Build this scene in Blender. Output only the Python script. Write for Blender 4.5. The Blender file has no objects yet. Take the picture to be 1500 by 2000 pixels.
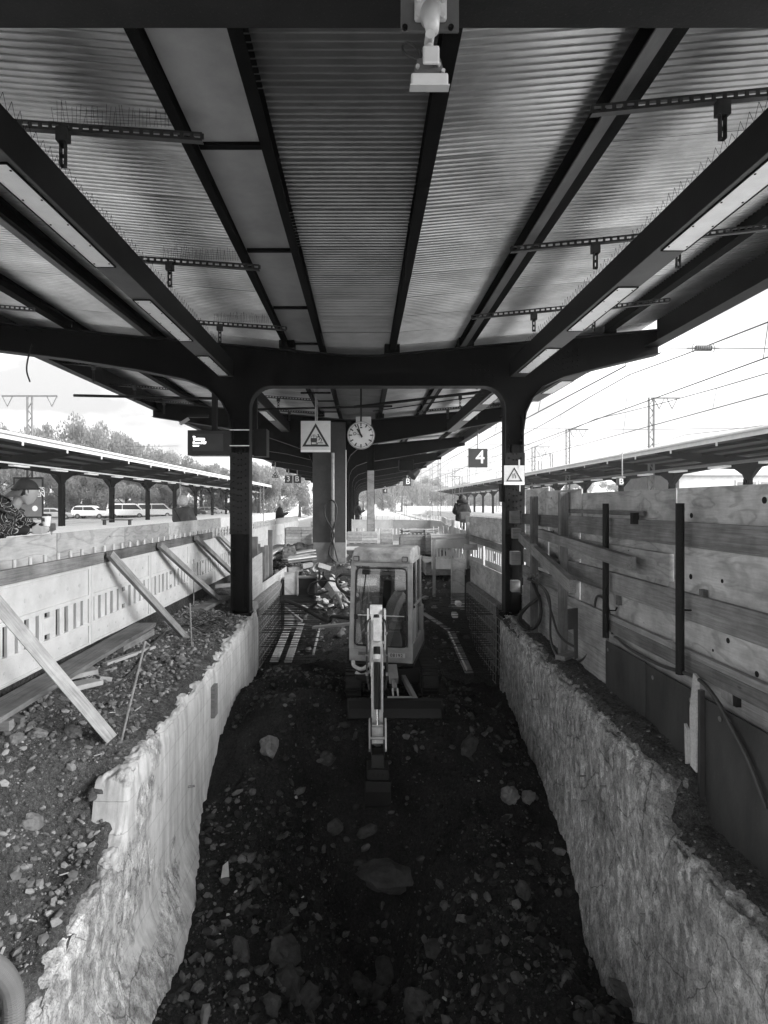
import bpy, bmesh, math, random
from mathutils import Vector, Matrix, Euler, noise
R = math.radians
random.seed(7)
S = bpy.context.scene
COL = S.collection

# ------------------------------------------------------------------ camera
cd = bpy.data.cameras.new('camera'); cam = bpy.data.objects.new('camera', cd); COL.objects.link(cam)
cam.location = (0, 0, 1.65); cam.rotation_euler = (R(90), 0, 0)
cd.sensor_fit = 'AUTO'; cd.sensor_width = 36.0; cd.lens = 36.0*1150/2000
cd.shift_x = 40/2000; cd.shift_y = -15/2000
cd.clip_start = 0.05; cd.clip_end = 5000
S.camera = cam
# ------------------------------------------------------------------ exposure, sky, sun
S.view_settings.view_transform = 'Standard'; S.view_settings.look = 'None'
S.view_settings.gamma = 1; S.view_settings.use_curve_mapping = False
S.view_settings.exposure = EXPOSURE = 2.9
S.cycles.max_bounces = 7; S.cycles.diffuse_bounces = 4; S.cycles.glossy_bounces = 3
S.cycles.transparent_max_bounces = 16; S.cycles.volume_bounces = 1
S.cycles.use_denoising = True; S.cycles.sample_clamp_indirect = 6
SUN_EL, SUN_AZ = R(23), R(112)      # azimuth clockwise from +Y: light comes from the right, a little behind the camera
w = bpy.data.worlds.new('World'); S.world = w; w.use_nodes = True
nt = w.node_tree; nt.nodes.clear()
out = nt.nodes.new('ShaderNodeOutputWorld'); bg = nt.nodes.new('ShaderNodeBackground')
sky = nt.nodes.new('ShaderNodeTexSky'); sky.sky_type = 'NISHITA'; sky.sun_disc = False
sky.sun_elevation = SUN_EL; sky.sun_rotation = SUN_AZ; sky.air_density = 1.0; sky.dust_density = 3.0
bw = nt.nodes.new('ShaderNodeRGBToBW')
tc = nt.nodes.new('ShaderNodeTexCoord'); mp = nt.nodes.new('ShaderNodeMapping'); mp.inputs['Scale'].default_value = (1.6, 1.6, 4.2)
nz = nt.nodes.new('ShaderNodeTexNoise'); nz.inputs['Scale'].default_value = 2.2; nz.inputs['Detail'].default_value = 6; nz.inputs['Roughness'].default_value = .52
cr = nt.nodes.new('ShaderNodeMapRange'); cr.inputs[1].default_value = .40; cr.inputs[2].default_value = .60
cr.inputs[3].default_value = .92; cr.inputs[4].default_value = 2.0
mx = nt.nodes.new('ShaderNodeMix'); mx.data_type = 'FLOAT'; mx.inputs[0].default_value = .992   # a closed cloud deck over the clear sky
# an overcast sky is brighter towards the zenith than at the horizon
sz = nt.nodes.new('ShaderNodeSeparateXYZ'); zr = nt.nodes.new('ShaderNodeMapRange'); zr.inputs[1].default_value = 0; zr.inputs[2].default_value = 1; zr.inputs[3].default_value = 1; zr.inputs[4].default_value = 2.6
ml = nt.nodes.new('ShaderNodeMath'); ml.operation = 'MULTIPLY'
nt.links.new(tc.outputs['Generated'], sz.inputs[0]); nt.links.new(sz.outputs[2], zr.inputs[0]); nt.links.new(cr.outputs[0], ml.inputs[0]); nt.links.new(zr.outputs[0], ml.inputs[1])
nt.links.new(sky.outputs[0], bw.inputs[0]); nt.links.new(tc.outputs['Generated'], mp.inputs[0]); nt.links.new(mp.outputs[0], nz.inputs['Vector'])
nt.links.new(nz.outputs['Fac'], cr.inputs[0]); nt.links.new(bw.outputs[0], mx.inputs[2]); nt.links.new(ml.outputs[0], mx.inputs[3])
nt.links.new(mx.outputs[0], bg.inputs['Color']); bg.inputs['Strength'].default_value = .1
nt.links.new(bg.outputs[0], out.inputs[0])
sl = bpy.data.lights.new('sun', 'SUN'); sun = bpy.data.objects.new('sun', sl); COL.objects.link(sun)
sl.energy = 1.5; sl.angle = R(40); sl.color = (1, 1, 1)
sd = Vector((math.sin(SUN_AZ)*math.cos(SUN_EL), math.cos(SUN_AZ)*math.cos(SUN_EL), math.sin(SUN_EL)))
sun.rotation_euler = sd.to_track_quat('Z', 'Y').to_euler(); sun.location = (20, -10, 30)

# ------------------------------------------------------------------ materials (the place is rendered in greys, like the black and white photograph)
MATS = {}
def nodes(name):
    m = bpy.data.materials.new(name); m.use_nodes = True; n = m.node_tree
    b = n.nodes['Principled BSDF']; MATS[name] = m
    return m, n, b
def new(n, t, **k):
    x = n.nodes.new(t)
    for a, v in k.items(): setattr(x, a, v)
    return x
def mth(n, op, a, b=None, clamp=False):
    x = new(n, 'ShaderNodeMath', operation=op); x.use_clamp = clamp
    for i, v in enumerate((a, b)):
        if v is None: continue
        if isinstance(v, (int, float)): x.inputs[i].default_value = v
        else: n.links.new(v, x.inputs[i])
    return x.outputs[0]
def mr(n, v, a, b, c, d, smooth=False):
    x = new(n, 'ShaderNodeMapRange'); x.interpolation_type = 'SMOOTHSTEP' if smooth else 'LINEAR'
    n.links.new(v, x.inputs[0])
    for i, q in enumerate((a, b, c, d)): x.inputs[i+1].default_value = q
    return x.outputs[0]
def coord(n, stretch=(1, 1, 1)):
    t = new(n, 'ShaderNodeTexCoord'); m = new(n, 'ShaderNodeMapping'); m.inputs['Scale'].default_value = stretch
    oi = new(n, 'ShaderNodeObjectInfo'); sc = mth(n, 'MULTIPLY', oi.outputs['Random'], 37.0)
    cx = new(n, 'ShaderNodeCombineXYZ'); n.links.new(sc, cx.inputs[0]); n.links.new(sc, cx.inputs[1])
    n.links.new(t.outputs['Object'], m.inputs[0]); n.links.new(cx.outputs[0], m.inputs['Location'])
    return m.outputs[0]
def noi(n, v, scale, detail=6, rough=.6, dist=0):
    x = new(n, 'ShaderNodeTexNoise'); x.inputs['Scale'].default_value = scale; x.inputs['Detail'].default_value = detail
    x.inputs['Roughness'].default_value = rough; x.inputs['Distortion'].default_value = dist
    n.links.new(v, x.inputs['Vector']); return x.outputs['Fac']
def grey(n, val, b):
    c = new(n, 'ShaderNodeCombineColor')
    for i in range(3): n.links.new(val, c.inputs[i])
    n.links.new(c.outputs[0], b.inputs['Base Color'])
def bumpn(n, h, b, strength, dist=.01):
    x = new(n, 'ShaderNodeBump'); x.inputs['Strength'].default_value = strength; x.inputs['Distance'].default_value = dist
    n.links.new(h, x.inputs['Height']); n.links.new(x.outputs[0], b.inputs['Normal'])
def M(name, c, rough=.7, var=.25, scale=4, bump=.2, bscale=40, metal=0, stretch=(1, 1, 1), rnd=0, island=0, spec=.4, dist=.01, speck=0):
    if name in MATS: return MATS[name]
    m, n, b = nodes(name); v = coord(n, stretch)
    f = mr(n, noi(n, v, scale, 7, .65), .3, .7, c*(1-var), c*(1+var))
    if rnd: oi = new(n, 'ShaderNodeObjectInfo'); f = mth(n, 'MULTIPLY', f, mr(n, oi.outputs['Random'], 0, 1, 1-rnd, 1+rnd))
    if island: g = new(n, 'ShaderNodeNewGeometry'); f = mth(n, 'MULTIPLY', f, mr(n, mth(n, 'POWER', g.outputs['Random Per Island'], 2.2), 0, 1, 1-island, 1+island*2))
    if speck: f = mth(n, 'ADD', f, mth(n, 'MULTIPLY', mr(n, noi(n, v, 90, 2), .62, .72, 0, 1), speck))
    grey(n, f, b); b.inputs['Roughness'].default_value = rough; b.inputs['Metallic'].default_value = metal
    b.inputs['Specular IOR Level'].default_value = spec
    if bump: bumpn(n, noi(n, v, bscale, 5, .6), b, bump, dist)
    return m
def glow(name, c, strength):
    m, n, b = nodes(name); b.inputs['Base Color'].default_value = (c, c, c, 1)
    b.inputs['Emission Color'].default_value = (1, 1, 1, 1); b.inputs['Emission Strength'].default_value = strength; return m
def glassy(name, tint=.8, fac=.12, rough=.02):
    m, n, b = nodes(name); o = n.nodes['Material Output']
    t = new(n, 'ShaderNodeBsdfTransparent'); t.inputs[0].default_value = (tint, tint, tint, 1)
    g = new(n, 'ShaderNodeBsdfGlossy'); g.inputs['Roughness'].default_value = rough
    x = new(n, 'ShaderNodeMixShader'); x.inputs[0].default_value = fac
    n.links.new(t.outputs[0], x.inputs[1]); n.links.new(g.outputs[0], x.inputs[2]); n.links.new(x.outputs[0], o.inputs['Surface']); return m

STEEL = M('painted_steel', .005, .6, .4, 3, .15, 60, speck=.010, spec=.05)
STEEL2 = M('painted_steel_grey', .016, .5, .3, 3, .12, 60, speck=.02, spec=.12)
STEEL3 = M('weathered_flange_steel', .11, .55, .3, 5, .12, 60, stretch=(1, .3, 1))
GALV = M('galvanised_steel', .30, .42, .25, 9, .05, 50, metal=.6)
SLOT = M('dark_slotted_steel', .05, .45, .3, 9, .05, 50, metal=.4)
SHEETD = M('dark_roof_sheet', .22, .38, .25, 1.3, .03, 30, metal=.9, rnd=.08)  # darker base colour for the sheets of the centre bay
SHEET = M('ribbed_roof_sheet', .53, .34, .30, 1.3, .03, 30, metal=.96, rnd=.08)
SKYL = M('roof_light_panel', .30, .5, .18, 2.2, .03, 20, rnd=.08)
DUCT = M('duct_paint', .014, .5, .25, 4, .1, 60, spec=.2)
DUCTB = M('duct_underside', .06, .5, .25, 4, .1, 60)
LAMPP = M('lamp_cover', .80, .35, .08, 6, .03, 30)
ALU = M('cast_aluminium', .46, .45, .12, 8, .12, 220, metal=.15)
PLATEM = M('mount_plate', .075, .6, .2, 7, .1, 90)
PLASTIC = M('barrier_plastic', .56, .5, .14, 3.5, .05, 30, speck=-.12)
PLASTD = M('barrier_recess', .5, .6, .15, 3, .05, 30)
DARKH = M('dark_hole', .01, .9, .2, 5, 0)
RUBBER = M('black_rubber', .02, .5, .3, 9, .1, 60)
HOSE = M('grey_hose', .05, .42, .3, 9, .1, 60)
PLATE = M('dark_sheet_plate', .045, .5, .75, 2.0, .12, 20, stretch=(1, 1, .35), speck=.03)
WHITE = M('white_enamel', .78, .4, .06, 5, .02, 30)
SIGNW = M('sign_board', .55, .5, .1, 5, .05, 30)
BLACK = M('black_enamel', .012, .4, .2, 5, 0)
INK = M('sign_ink', .02, .5, .1, 5, 0)
NAVY = M('sign_dark_face', .035, .4, .1, 5, 0)
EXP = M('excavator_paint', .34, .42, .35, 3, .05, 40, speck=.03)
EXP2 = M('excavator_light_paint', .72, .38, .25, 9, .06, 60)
EXR = M('excavator_dusty_roof', .30, .7, .6, 3.2, .12, 40)
EXD = M('excavator_dark_steel', .005, .6, .4, 6, .2, 40)
TRACKM = M('rubber_track', .018, .8, .5, 9, .25, 50)
CHROME = M('chrome_rod', .75, .15, .05, 5, 0, metal=.9)
GLASS = glassy('cab_glass', .80, .12)
REBARD = M('dark_rebar', .02, .6, .4, 20, .2, 120)
REBAR = M('rebar', .24, .55, .4, 20, .25, 120)
CONC = M('broken_concrete', .36, .85, .35, 9, .5, 45, rnd=.2, dist=.02)
BLOCK = M('concrete_block', .34, .85, .25, 9, .3, 60, rnd=.25)
PAVE = M('platform_paving', .48, .8, .15, 2, .1, 40)
ASPH = M('asphalt', .22, .85, .2, 2, .1, 40)
BALL = M('ballast', .38, .9, .35, 9, .5, 22, dist=.03)
TARP = M('grey_tarpaulin', .22, .55, .3, 4, .2, 12, dist=.03)
CLAD = M('column_cladding', .05, .6, .2, 6, .15, 90)
CLADL = M('column_plinth', .22, .75, .2, 6, .2, 60)
FARW = M('far_wall', .5, .8, .15, 2, .1, 20)
CARW = M('white_car_paint', .72, .25, .04, 3, 0)
CARG = M('grey_car_paint', .25, .25, .04, 3, 0)
CARD = M('dark_car_paint', .05, .25, .04, 3, 0)
WIN = M('dark_window', .03, .12, .1, 3, 0)
SKIN = M('skin', .36, .5, .1, 9, .05, 60)
SKIND = M('skin_shaded', .24, .5, .1, 9, .05, 60)
HAIRG = M('grey_hair', .45, .7, .35, 40, .5, 160)
HAIRD = M('dark_hair', .015, .6, .3, 40, .4, 160)
CLOTHD = M('dark_cloth', .018, .85, .35, 6, .3, 40)
CLOTHG = M('grey_cloth', .07, .85, .3, 6, .3, 40)
CAPM = M('cap_cloth', .03, .85, .3, 9, .3, 120)
BARK = M('bark', .06, .9, .3, 9, .4, 30)
LEAF = M('leaves', .12, .7, .35, 3, 0, island=.45)
LEAF2 = M('dark_leaves', .09, .7, .35, 3, 0, island=.4)
SLATER = M('canopy_roof_skin', .025, .6, .2, 2, .05, 30)
FASC = M('fascia_metal', .42, .5, .15, 2, .05, 30)

def wood(name, c, grain=.35, knots=1.0, rings=False, dirty=.25):
    m, n, b = nodes(name)
    v = coord(n, (1, 1, 1))
    if rings:   # rotary-cut plywood: broad wandering contour figure
        a = noi(n, coord(n, (1.0, 3, 2.0)), 1.25, 3, .45, .9)
        wv = mth(n, 'PINGPONG', mth(n, 'MULTIPLY', a, 9.0), 1.0)
        wv = mr(n, wv, 0, .42, 0, 1, True)
        f = mr(n, wv, 0, 1, c*(1-grain), c*1.05)
        f2 = noi(n, coord(n, (3, 30, 60)), 2.0, 5, .6); f = mth(n, 'MULTIPLY', f, mr(n, f2, .3, .7, .86, 1.1))
    else:
        a = noi(n, coord(n, (1.2, 26, 26)), 2.2, 6, .62, .5)
        f = mr(n, a, .32, .68, c*(1-grain), c*(1+grain*.45))
    dz = noi(n, v, 2.6, 6, .62); f = mth(n, 'MULTIPLY', f, mr(n, dz, .35, .65, 1-dirty, 1+dirty*.4))
    if knots:
        vo = new(n, 'ShaderNodeTexVoronoi'); vo.inputs['Scale'].default_value = 2.6
        n.links.new(coord(n, (1, 2.2, 1.0) if rings else (1, 3, 3)), vo.inputs['Vector'])
        k = mr(n, vo.outputs['Distance'], .045, .085, 0, 1, True)
        sel = new(n, 'ShaderNodeSeparateColor'); n.links.new(vo.outputs['Color'], sel.inputs[0])
        k = mth(n, 'MAXIMUM', k, mr(n, sel.outputs[0], .42, .45, 0, 1))
        f = mth(n, 'MULTIPLY', f, mr(n, k, 0, 1, 1-.75*knots, 1))
    oi = new(n, 'ShaderNodeObjectInfo'); f = mth(n, 'MULTIPLY', f, mr(n, oi.outputs['Random'], 0, 1, .62, 1.2))
    grey(n, f, b); b.inputs['Roughness'].default_value = .75; b.inputs['Specular IOR Level'].default_value = .25
    bumpn(n, a, b, .25, .004); return m
PLY = wood('plywood_pale', .45, .20, .9, True, .2)
PLYD = wood('plywood_weathered', .62, .22, .95, True, .35)
TIM = wood('sawn_timber', .36, .34, .7, False, .35)
TIMD = wood('weathered_timber', .23, .4, .6, False, .4)
TIML = wood('pale_timber', .55, .25, .4, False, .2)

def wallmat(name, c, mode):
    m, n, b = nodes(name); v = coord(n)
    chips = new(n, 'ShaderNodeTexVoronoi'); chips.feature = 'F1'; chips.inputs['Scale'].default_value = 8.5
    vv = new(n, 'ShaderNodeVectorMath', operation='ADD')
    nn = new(n, 'ShaderNodeTexNoise'); nn.inputs['Scale'].default_value = 6; nn.inputs['Detail'].default_value = 4
    sv = new(n, 'ShaderNodeMapping'); sv.inputs['Scale'].default_value = (1.4, 2.3, 1.15); sv.inputs['Rotation'].default_value = (R(25), 0, 0)
    t = new(n, 'ShaderNodeTexCoord'); n.links.new(t.outputs['Object'], sv.inputs[0]); n.links.new(t.outputs['Object'], nn.inputs['Vector'])
    sm = new(n, 'ShaderNodeVectorMath', operation='SCALE'); sm.inputs['Scale'].default_value = .16; n.links.new(nn.outputs['Color'], sm.inputs[0])
    n.links.new(sv.outputs[0], vv.inputs[0]); n.links.new(sm.outputs[0], vv.inputs[1]); n.links.new(vv.outputs[0], chips.inputs['Vector'])
    sc = new(n, 'ShaderNodeSeparateColor'); n.links.new(chips.outputs['Color'], sc.inputs[0])
    n1 = noi(n, v, 1.6, 6, .6); n2 = noi(n, coord(n, (1, 1.2, .9)), 11, 10, .76); n3 = noi(n, v, 70, 3, .6)
    sep = new(n, 'ShaderNodeSeparateXYZ'); n.links.new(t.outputs['Object'], sep.inputs[0])
    facet = mth(n, 'ADD', mth(n, 'MULTIPLY', sc.outputs[1], .35), mth(n, 'MULTIPLY', n2, .9))
    col = mr(n, n2, .34, .66, c*.5, c*1.3)
    colc = mth(n, 'MULTIPLY', col, mr(n, mth(n, 'POWER', sc.outputs[0], 1.6), 0, 1, .76, 1.4))
    colc = mth(n, 'MULTIPLY', colc, mr(n, n3, .36, .5, .62, 1.05))
    pit = noi(n, v, 7.5, 8, .7); colc = mth(n, 'MULTIPLY', colc, mr(n, pit, .34, .46, .5, 1.0))
    colc = mth(n, 'MULTIPLY', colc, mr(n, n1, .3, .7, .72, 1.2))
    # cracks, and dirt that has run down the face
    ck = new(n, 'ShaderNodeTexVoronoi'); ck.feature = 'DISTANCE_TO_EDGE'; ck.inputs['Scale'].default_value = .9; n.links.new(vv.outputs[0], ck.inputs['Vector'])
    crack = mr(n, ck.outputs['Distance'], .002, .010, .45, 1); runs = mr(n, noi(n, coord(n, (3, 3, .35)), 3.2, 6, .65), .36, .62, .72, 1.06)
    patch = mr(n, noi(n, coord(n), .9, 3, .5), .42, .6, .8, 1.12); dirt = mth(n, 'MULTIPLY', mth(n, 'MULTIPLY', runs, crack), patch)
    colc = mth(n, 'MULTIPLY', colc, dirt)
    if mode == 'smooth':  # smooth render with thin board lines above, hacked rough patches towards the camera and the foot
        mask = mth(n, 'ADD', mth(n, 'MULTIPLY', mr(n, sep.outputs[1], 3.6, 6.6, 1, -.6), 1.0), mth(n, 'MULTIPLY', mr(n, n1, .3, .7, -.75, .75), 1.0))
        mask = mr(n, mask, .05, .35, 0, 1, True)
        def line(s, off, period, wd):
            q = mth(n, 'PINGPONG', mth(n, 'ADD', mth(n, 'ADD', s, off), mth(n, 'MULTIPLY', n1, .03)), period/2)
            return mr(n, q, wd*.4, wd, 0, 1)
        ln = mth(n, 'MINIMUM', line(sep.outputs[2], 10, .235, .005), line(sep.outputs[1], 0, .60, .006))
        sm_ = mth(n, 'MULTIPLY', mr(n, n1, .3, .7, c*1.02, c*1.3), mr(n, ln, 0, 1, .72, 1))
        sm_ = mth(n, 'MULTIPLY', sm_, mth(n, 'MULTIPLY', runs, mr(n, n2, .3, .7, .88, 1.07)))
        mixf = new(n, 'ShaderNodeMix'); mixf.data_type = 'FLOAT'; n.links.new(mask, mixf.inputs[0]); n.links.new(sm_, mixf.inputs[2]); n.links.new(colc, mixf.inputs[3])
        grey(n, mixf.outputs[0], b)
        hmx = new(n, 'ShaderNodeMix'); hmx.data_type = 'FLOAT'; n.links.new(mask, hmx.inputs[0])
        n.links.new(mth(n, 'MULTIPLY', ln, .12), hmx.inputs[2]); n.links.new(facet, hmx.inputs[3])
        bumpn(n, hmx.outputs[0], b, .6, .025)
    else:
        grey(n, colc, b); bumpn(n, facet, b, 1.0, .05)
    b.inputs['Roughness'].default_value = .9; b.inputs['Specular IOR Level'].default_value = .2
    return m
WALLL = wallmat('rendered_wall_face', .49, 'smooth')
WALLR = wallmat('hacked_wall_face', .68, 'rough')

def soil(name, c, c2, light=.0):
    m, n, b = nodes(name); v = coord(n)
    a = noi(n, v, 2.2, 8, .68); d = noi(n, v, 30, 9, .82); e = noi(n, v, 120, 3, .6)
    f = mr(n, a, .3, .7, c, c2); f = mth(n, 'MULTIPLY', f, mr(n, d, .36, .64, .3, 1.9))
    f = mth(n, 'ADD', f, mth(n, 'MULTIPLY', mr(n, e, .64, .72, 0, 1), c2*1.5+light))
    grey(n, f, b); b.inputs['Roughness'].default_value = .95; b.inputs['Specular IOR Level'].default_value = .1
    bumpn(n, mth(n, 'ADD', d, mth(n, 'MULTIPLY', e, .4)), b, 1.0, .04); return m
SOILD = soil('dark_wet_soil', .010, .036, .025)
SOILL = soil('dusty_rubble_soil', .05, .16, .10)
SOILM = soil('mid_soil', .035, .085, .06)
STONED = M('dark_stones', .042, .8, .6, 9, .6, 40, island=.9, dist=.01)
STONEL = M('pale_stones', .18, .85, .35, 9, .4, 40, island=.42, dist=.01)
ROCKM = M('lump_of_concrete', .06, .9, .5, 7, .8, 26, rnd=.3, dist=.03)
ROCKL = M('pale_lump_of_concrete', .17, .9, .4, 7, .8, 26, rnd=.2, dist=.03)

for m_ in (LEAF, LEAF2):    # light comes through; extra paleness stands in for distant haze
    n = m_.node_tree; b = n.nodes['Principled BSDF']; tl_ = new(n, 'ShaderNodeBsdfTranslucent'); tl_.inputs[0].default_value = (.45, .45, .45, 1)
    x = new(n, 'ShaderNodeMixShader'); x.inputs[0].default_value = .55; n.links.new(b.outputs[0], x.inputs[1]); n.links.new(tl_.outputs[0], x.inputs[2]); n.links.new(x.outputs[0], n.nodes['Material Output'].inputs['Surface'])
# jacket cloth printed with pale contour lines
jm, n, b = nodes('contour_print_cloth')
v = coord(n); a = noi(n, v, 5.2, 2.5, .5, 1.1); wv = mth(n, 'PINGPONG', mth(n, 'MULTIPLY', a, 22), 1.0)
f = mr(n, wv, .0, .26, .5, .010, True); grey(n, f, b); b.inputs['Roughness'].default_value = .8
JACK = jm

# ------------------------------------------------------------------ building helpers 
ORG = {}
def org(o):
    return ORG.get(o.name, Vector((0, 0, 0))) if o else Vector((0, 0, 0))
def tag(o, label=None, cat=None, group=None, kind=None):
    if label: o['label'] = label
    if cat: o['category'] = cat
    if group: o['group'] = group
    if kind: o['kind'] = kind
    return o
def thing(name, label, cat, loc=(0, 0, 0), group=None):
    o = bpy.data.objects.new(name, None); COL.objects.link(o); o.location = loc; o.empty_display_size = .2
    ORG[o.name] = Vector(loc); return tag(o, label, cat, group)
class MB:
    def __init__(s): s.v = []; s.f = []
    def add(s, vs, fs):
        k = len(s.v); s.v += [tuple(p) for p in vs]; s.f += [tuple(i+k for i in q) for q in fs]; return s
    def box(s, x0, x1, y0, y1, z0, z1):
        v = [(x, y, z) for x in (x0, x1) for y in (y0, y1) for z in (z0, z1)]
        return s.add(v, [(0, 1, 3, 2), (4, 6, 7, 5), (0, 4, 5, 1), (2, 3, 7, 6), (0, 2, 6, 4), (1, 5, 7, 3)])
    def bar(s, p0, p1, w, h, up=(0, 0, 1)):
        p0 = Vector(p0); p1 = Vector(p1); d = (p1-p0).normalized(); u = Vector(up)
        sdv = d.cross(u)
        if sdv.length < 1e-4: sdv = d.cross(Vector((1, 0, 0)))
        sdv.normalize(); u = sdv.cross(d).normalized()
        v = [q + sdv*a*w/2 + u*c*h/2 for q in (p0, p1) for a, c in ((-1, -1), (1, -1), (1, 1), (-1, 1))]
        return s.add(v, [(0, 3, 2, 1), (4, 5, 6, 7), (0, 1, 5, 4), (1, 2, 6, 5), (2, 3, 7, 6), (3, 0, 4, 7)])
    def tube(s, pts, r, n=8, cap=True):
        pts = [Vector(p) for p in pts]; rs = r if isinstance(r, (list, tuple)) else [r]*len(pts)
        k0 = len(s.v); ref = None; fs = []
        for i, p in enumerate(pts):
            d = (pts[min(i+1, len(pts)-1)] - pts[max(i-1, 0)])
            d = d.normalized() if d.length > 1e-9 else Vector((0, 0, 1))
            if ref is None:
                ref = d.cross(Vector((0, 0, 1)))
                if ref.length < .1: ref = d.cross(Vector((1, 0, 0)))
            ref = (ref - d*ref.dot(d)).normalized(); o = d.cross(ref)
            for j in range(n):
                a = 2*math.pi*j/n; s.v.append(tuple(p + (ref*math.cos(a) + o*math.sin(a))*rs[i]))
        for i in range(len(pts)-1):
            for j in range(n):
                a = k0+i*n+j; b_ = k0+i*n+(j+1) % n; fs.append((a, b_, b_+n, a+n))
        if cap:
            fs.append(tuple(k0+j for j in range(n))[::-1]); fs.append(tuple(k0+(len(pts)-1)*n+j for j in range(n)))
        s.f += fs; return s
    def cyl(s, p0, p1, r, n=12, r2=None): return s.tube([p0, p1], [r, r if r2 is None else r2], n)
    def prism(s, poly, axis, a0, a1):
        """poly: 2D points; axis 'y' -> poly in xz, 'x' -> poly in yz, 'z' -> poly in xy"""
        def P(q, a): return {'y': (q[0], a, q[1]), 'x': (a, q[0], q[1]), 'z': (q[0], q[1], a)}[axis]
        m = len(poly); v = [P(q, a0) for q in poly] + [P(q, a1) for q in poly]
        fs = [tuple(range(m))[::-1], tuple(range(m, 2*m))] + [(i, (i+1) % m, m+(i+1) % m, m+i) for i in range(m)]
        return s.add(v, fs)
    def ribbon(s, line, axis, a0, a1, t):
        """a strip of thickness t following a 2D polyline"""
        L = [Vector(q) for q in line]; up = []
        for i in range(len(L)):
            d = L[min(i+1, len(L)-1)]-L[max(i-1, 0)]; nn = Vector((-d.y, d.x)).normalized(); up.append(L[i]+nn*t)
        for i in range(len(L)-1): s.prism([L[i], L[i+1], up[i+1], up[i]], axis, a0, a1)
        return s
    def disc(s, c, r, t, n=24, axis='y'):
        c = Vector(c); d = {'y': Vector((0, 1, 0)), 'x': Vector((1, 0, 0)), 'z': Vector((0, 0, 1))}[axis]
        return s.cyl(c-d*t/2, c+d*t/2, r, n)
    def rock(s, c, r, seed=0, sub=1, flat=.7):
        bm = bmesh.new(); bmesh.ops.create_icosphere(bm, subdivisions=sub, radius=1)
        sx, sy, sz = random.uniform(.7, 1.4), random.uniform(.55, 1.1), random.uniform(.45, 1)*flat/.8
        rot = Euler((random.uniform(-.5, .5), random.uniform(-.5, .5), random.uniform(0, 6.28))).to_matrix()
        vs = []
        for q in bm.verts:
            p = q.co.copy(); k = 1+(.55 if sub < 2 else .38)*noise.noise(p*1.6+Vector((seed*3.1, seed, 0)))+(.16*noise.noise(p*4+Vector((seed, 0, 9))) if sub > 1 else 0)
            vs.append(Vector(c)+rot @ Vector((p.x*sx, p.y*sy, p.z*sz))*r*k)
        fs = [tuple(x.index for x in q.verts) for q in bm.faces]; bm.free(); return s.add(vs, fs)
    def build(s, name, mat, parent=None, smooth=False, bevel=0, loc=None, kind=None, fix=True):
        me = bpy.data.meshes.new(name); o_ = org(parent) if loc is None else Vector(loc)
        me.from_pydata([(a-o_.x, b_-o_.y, c-o_.z) for a, b_, c in s.v], [], s.f)
        if fix and len(s.f) < 4000:
            bm = bmesh.new(); bm.from_mesh(me); bmesh.ops.recalc_face_normals(bm, faces=bm.faces); bm.to_mesh(me); bm.free()
        o = bpy.data.objects.new(name, me); COL.objects.link(o); me.materials.append(mat)
        if smooth: me.polygons.foreach_set('use_smooth', [True]*len(me.polygons))
        if parent: o.parent = parent; ORG[o.name] = org(parent)
        elif loc is not None: o.location = loc; ORG[o.name] = Vector(loc)
        if bevel:
            bv = o.modifiers.new('bevel', 'BEVEL'); bv.width = bevel; bv.segments = 2; bv.limit_method = 'ANGLE'; bv.angle_limit = R(40)
        if kind: o['kind'] = kind
        return o
def plank(name, p0, p1, w, h, mat, parent=None, up=(0, 0, 1), bevel=.004, share={}):
    """a straight member whose own X axis runs along it, so the grain follows it"""
    p0 = Vector(p0); p1 = Vector(p1); d = p1-p0; L = d.length
    mb = MB().box(-L/2, L/2, -w/2, w/2, -h/2, h/2)
    o = mb.build(name, mat, None, bevel=bevel)
    x = d.normalized(); u = Vector(up); y = u.cross(x)
    if y.length < 1e-3: y = Vector((0, 1, 0)).cross(x)
    y.normalize(); z = x.cross(y)
    mtx = Matrix((x, y, z)).transposed().to_4x4(); mtx.translation = (p0+p1)/2 - org(parent)
    if parent: o.parent = parent
    o.matrix_basis = mtx; return o
def copy_tree(o, parent=None, loc=None):
    c = o.copy(); COL.objects.link(c); c.parent = parent
    if loc is not None: c.location = loc
    for ch in KIDS.get(o.name, []): copy_tree(ch, c)
    return c
KIDS = {}
def reg(o):   # remember the children of a thing that will be copied
    ks = [c for c in COL.objects if c.parent == o]; KIDS[o.name] = ks
    for k in ks: reg(k)
def text(name, body, size, loc, mat, parent=None, rot=(R(90), 0, 0), extrude=.002, align='CENTER', bold=0, space=1):
    c = bpy.data.curves.new(name, 'FONT'); c.body = body; c.size = size; c.extrude = extrude; c.offset = bold; c.space_character = space
    c.align_x = align; c.align_y = 'CENTER'; tmp = bpy.data.objects.new(name, c); COL.objects.link(tmp)
    me = bpy.data.meshes.new_from_object(tmp.evaluated_get(bpy.context.evaluated_depsgraph_get())); bpy.data.objects.remove(tmp); me.materials.clear(); me.materials.append(mat)
    o = bpy.data.objects.new(name, me); COL.objects.link(o); o.rotation_euler = rot; o.location = Vector(loc)-org(parent)
    if parent: o.parent = parent
    return o
def W(px, py, Y): return Vector(((px-710)/1150*Y, Y, 1.65-(py-985)/1150*Y))
def lerp(a, b_, t): return a+(b_-a)*t
def sstep(t): t = max(0, min(1, t)); return t*t*(3-2*t)
def interp(tab, y):
    if y <= tab[0][0]: return tab[0][1]
    for (a, p), (c, q) in zip(tab, tab[1:]):
        if y <= c: return p+(q-p)*(y-a)/(c-a)
    return tab[-1][1]
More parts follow.
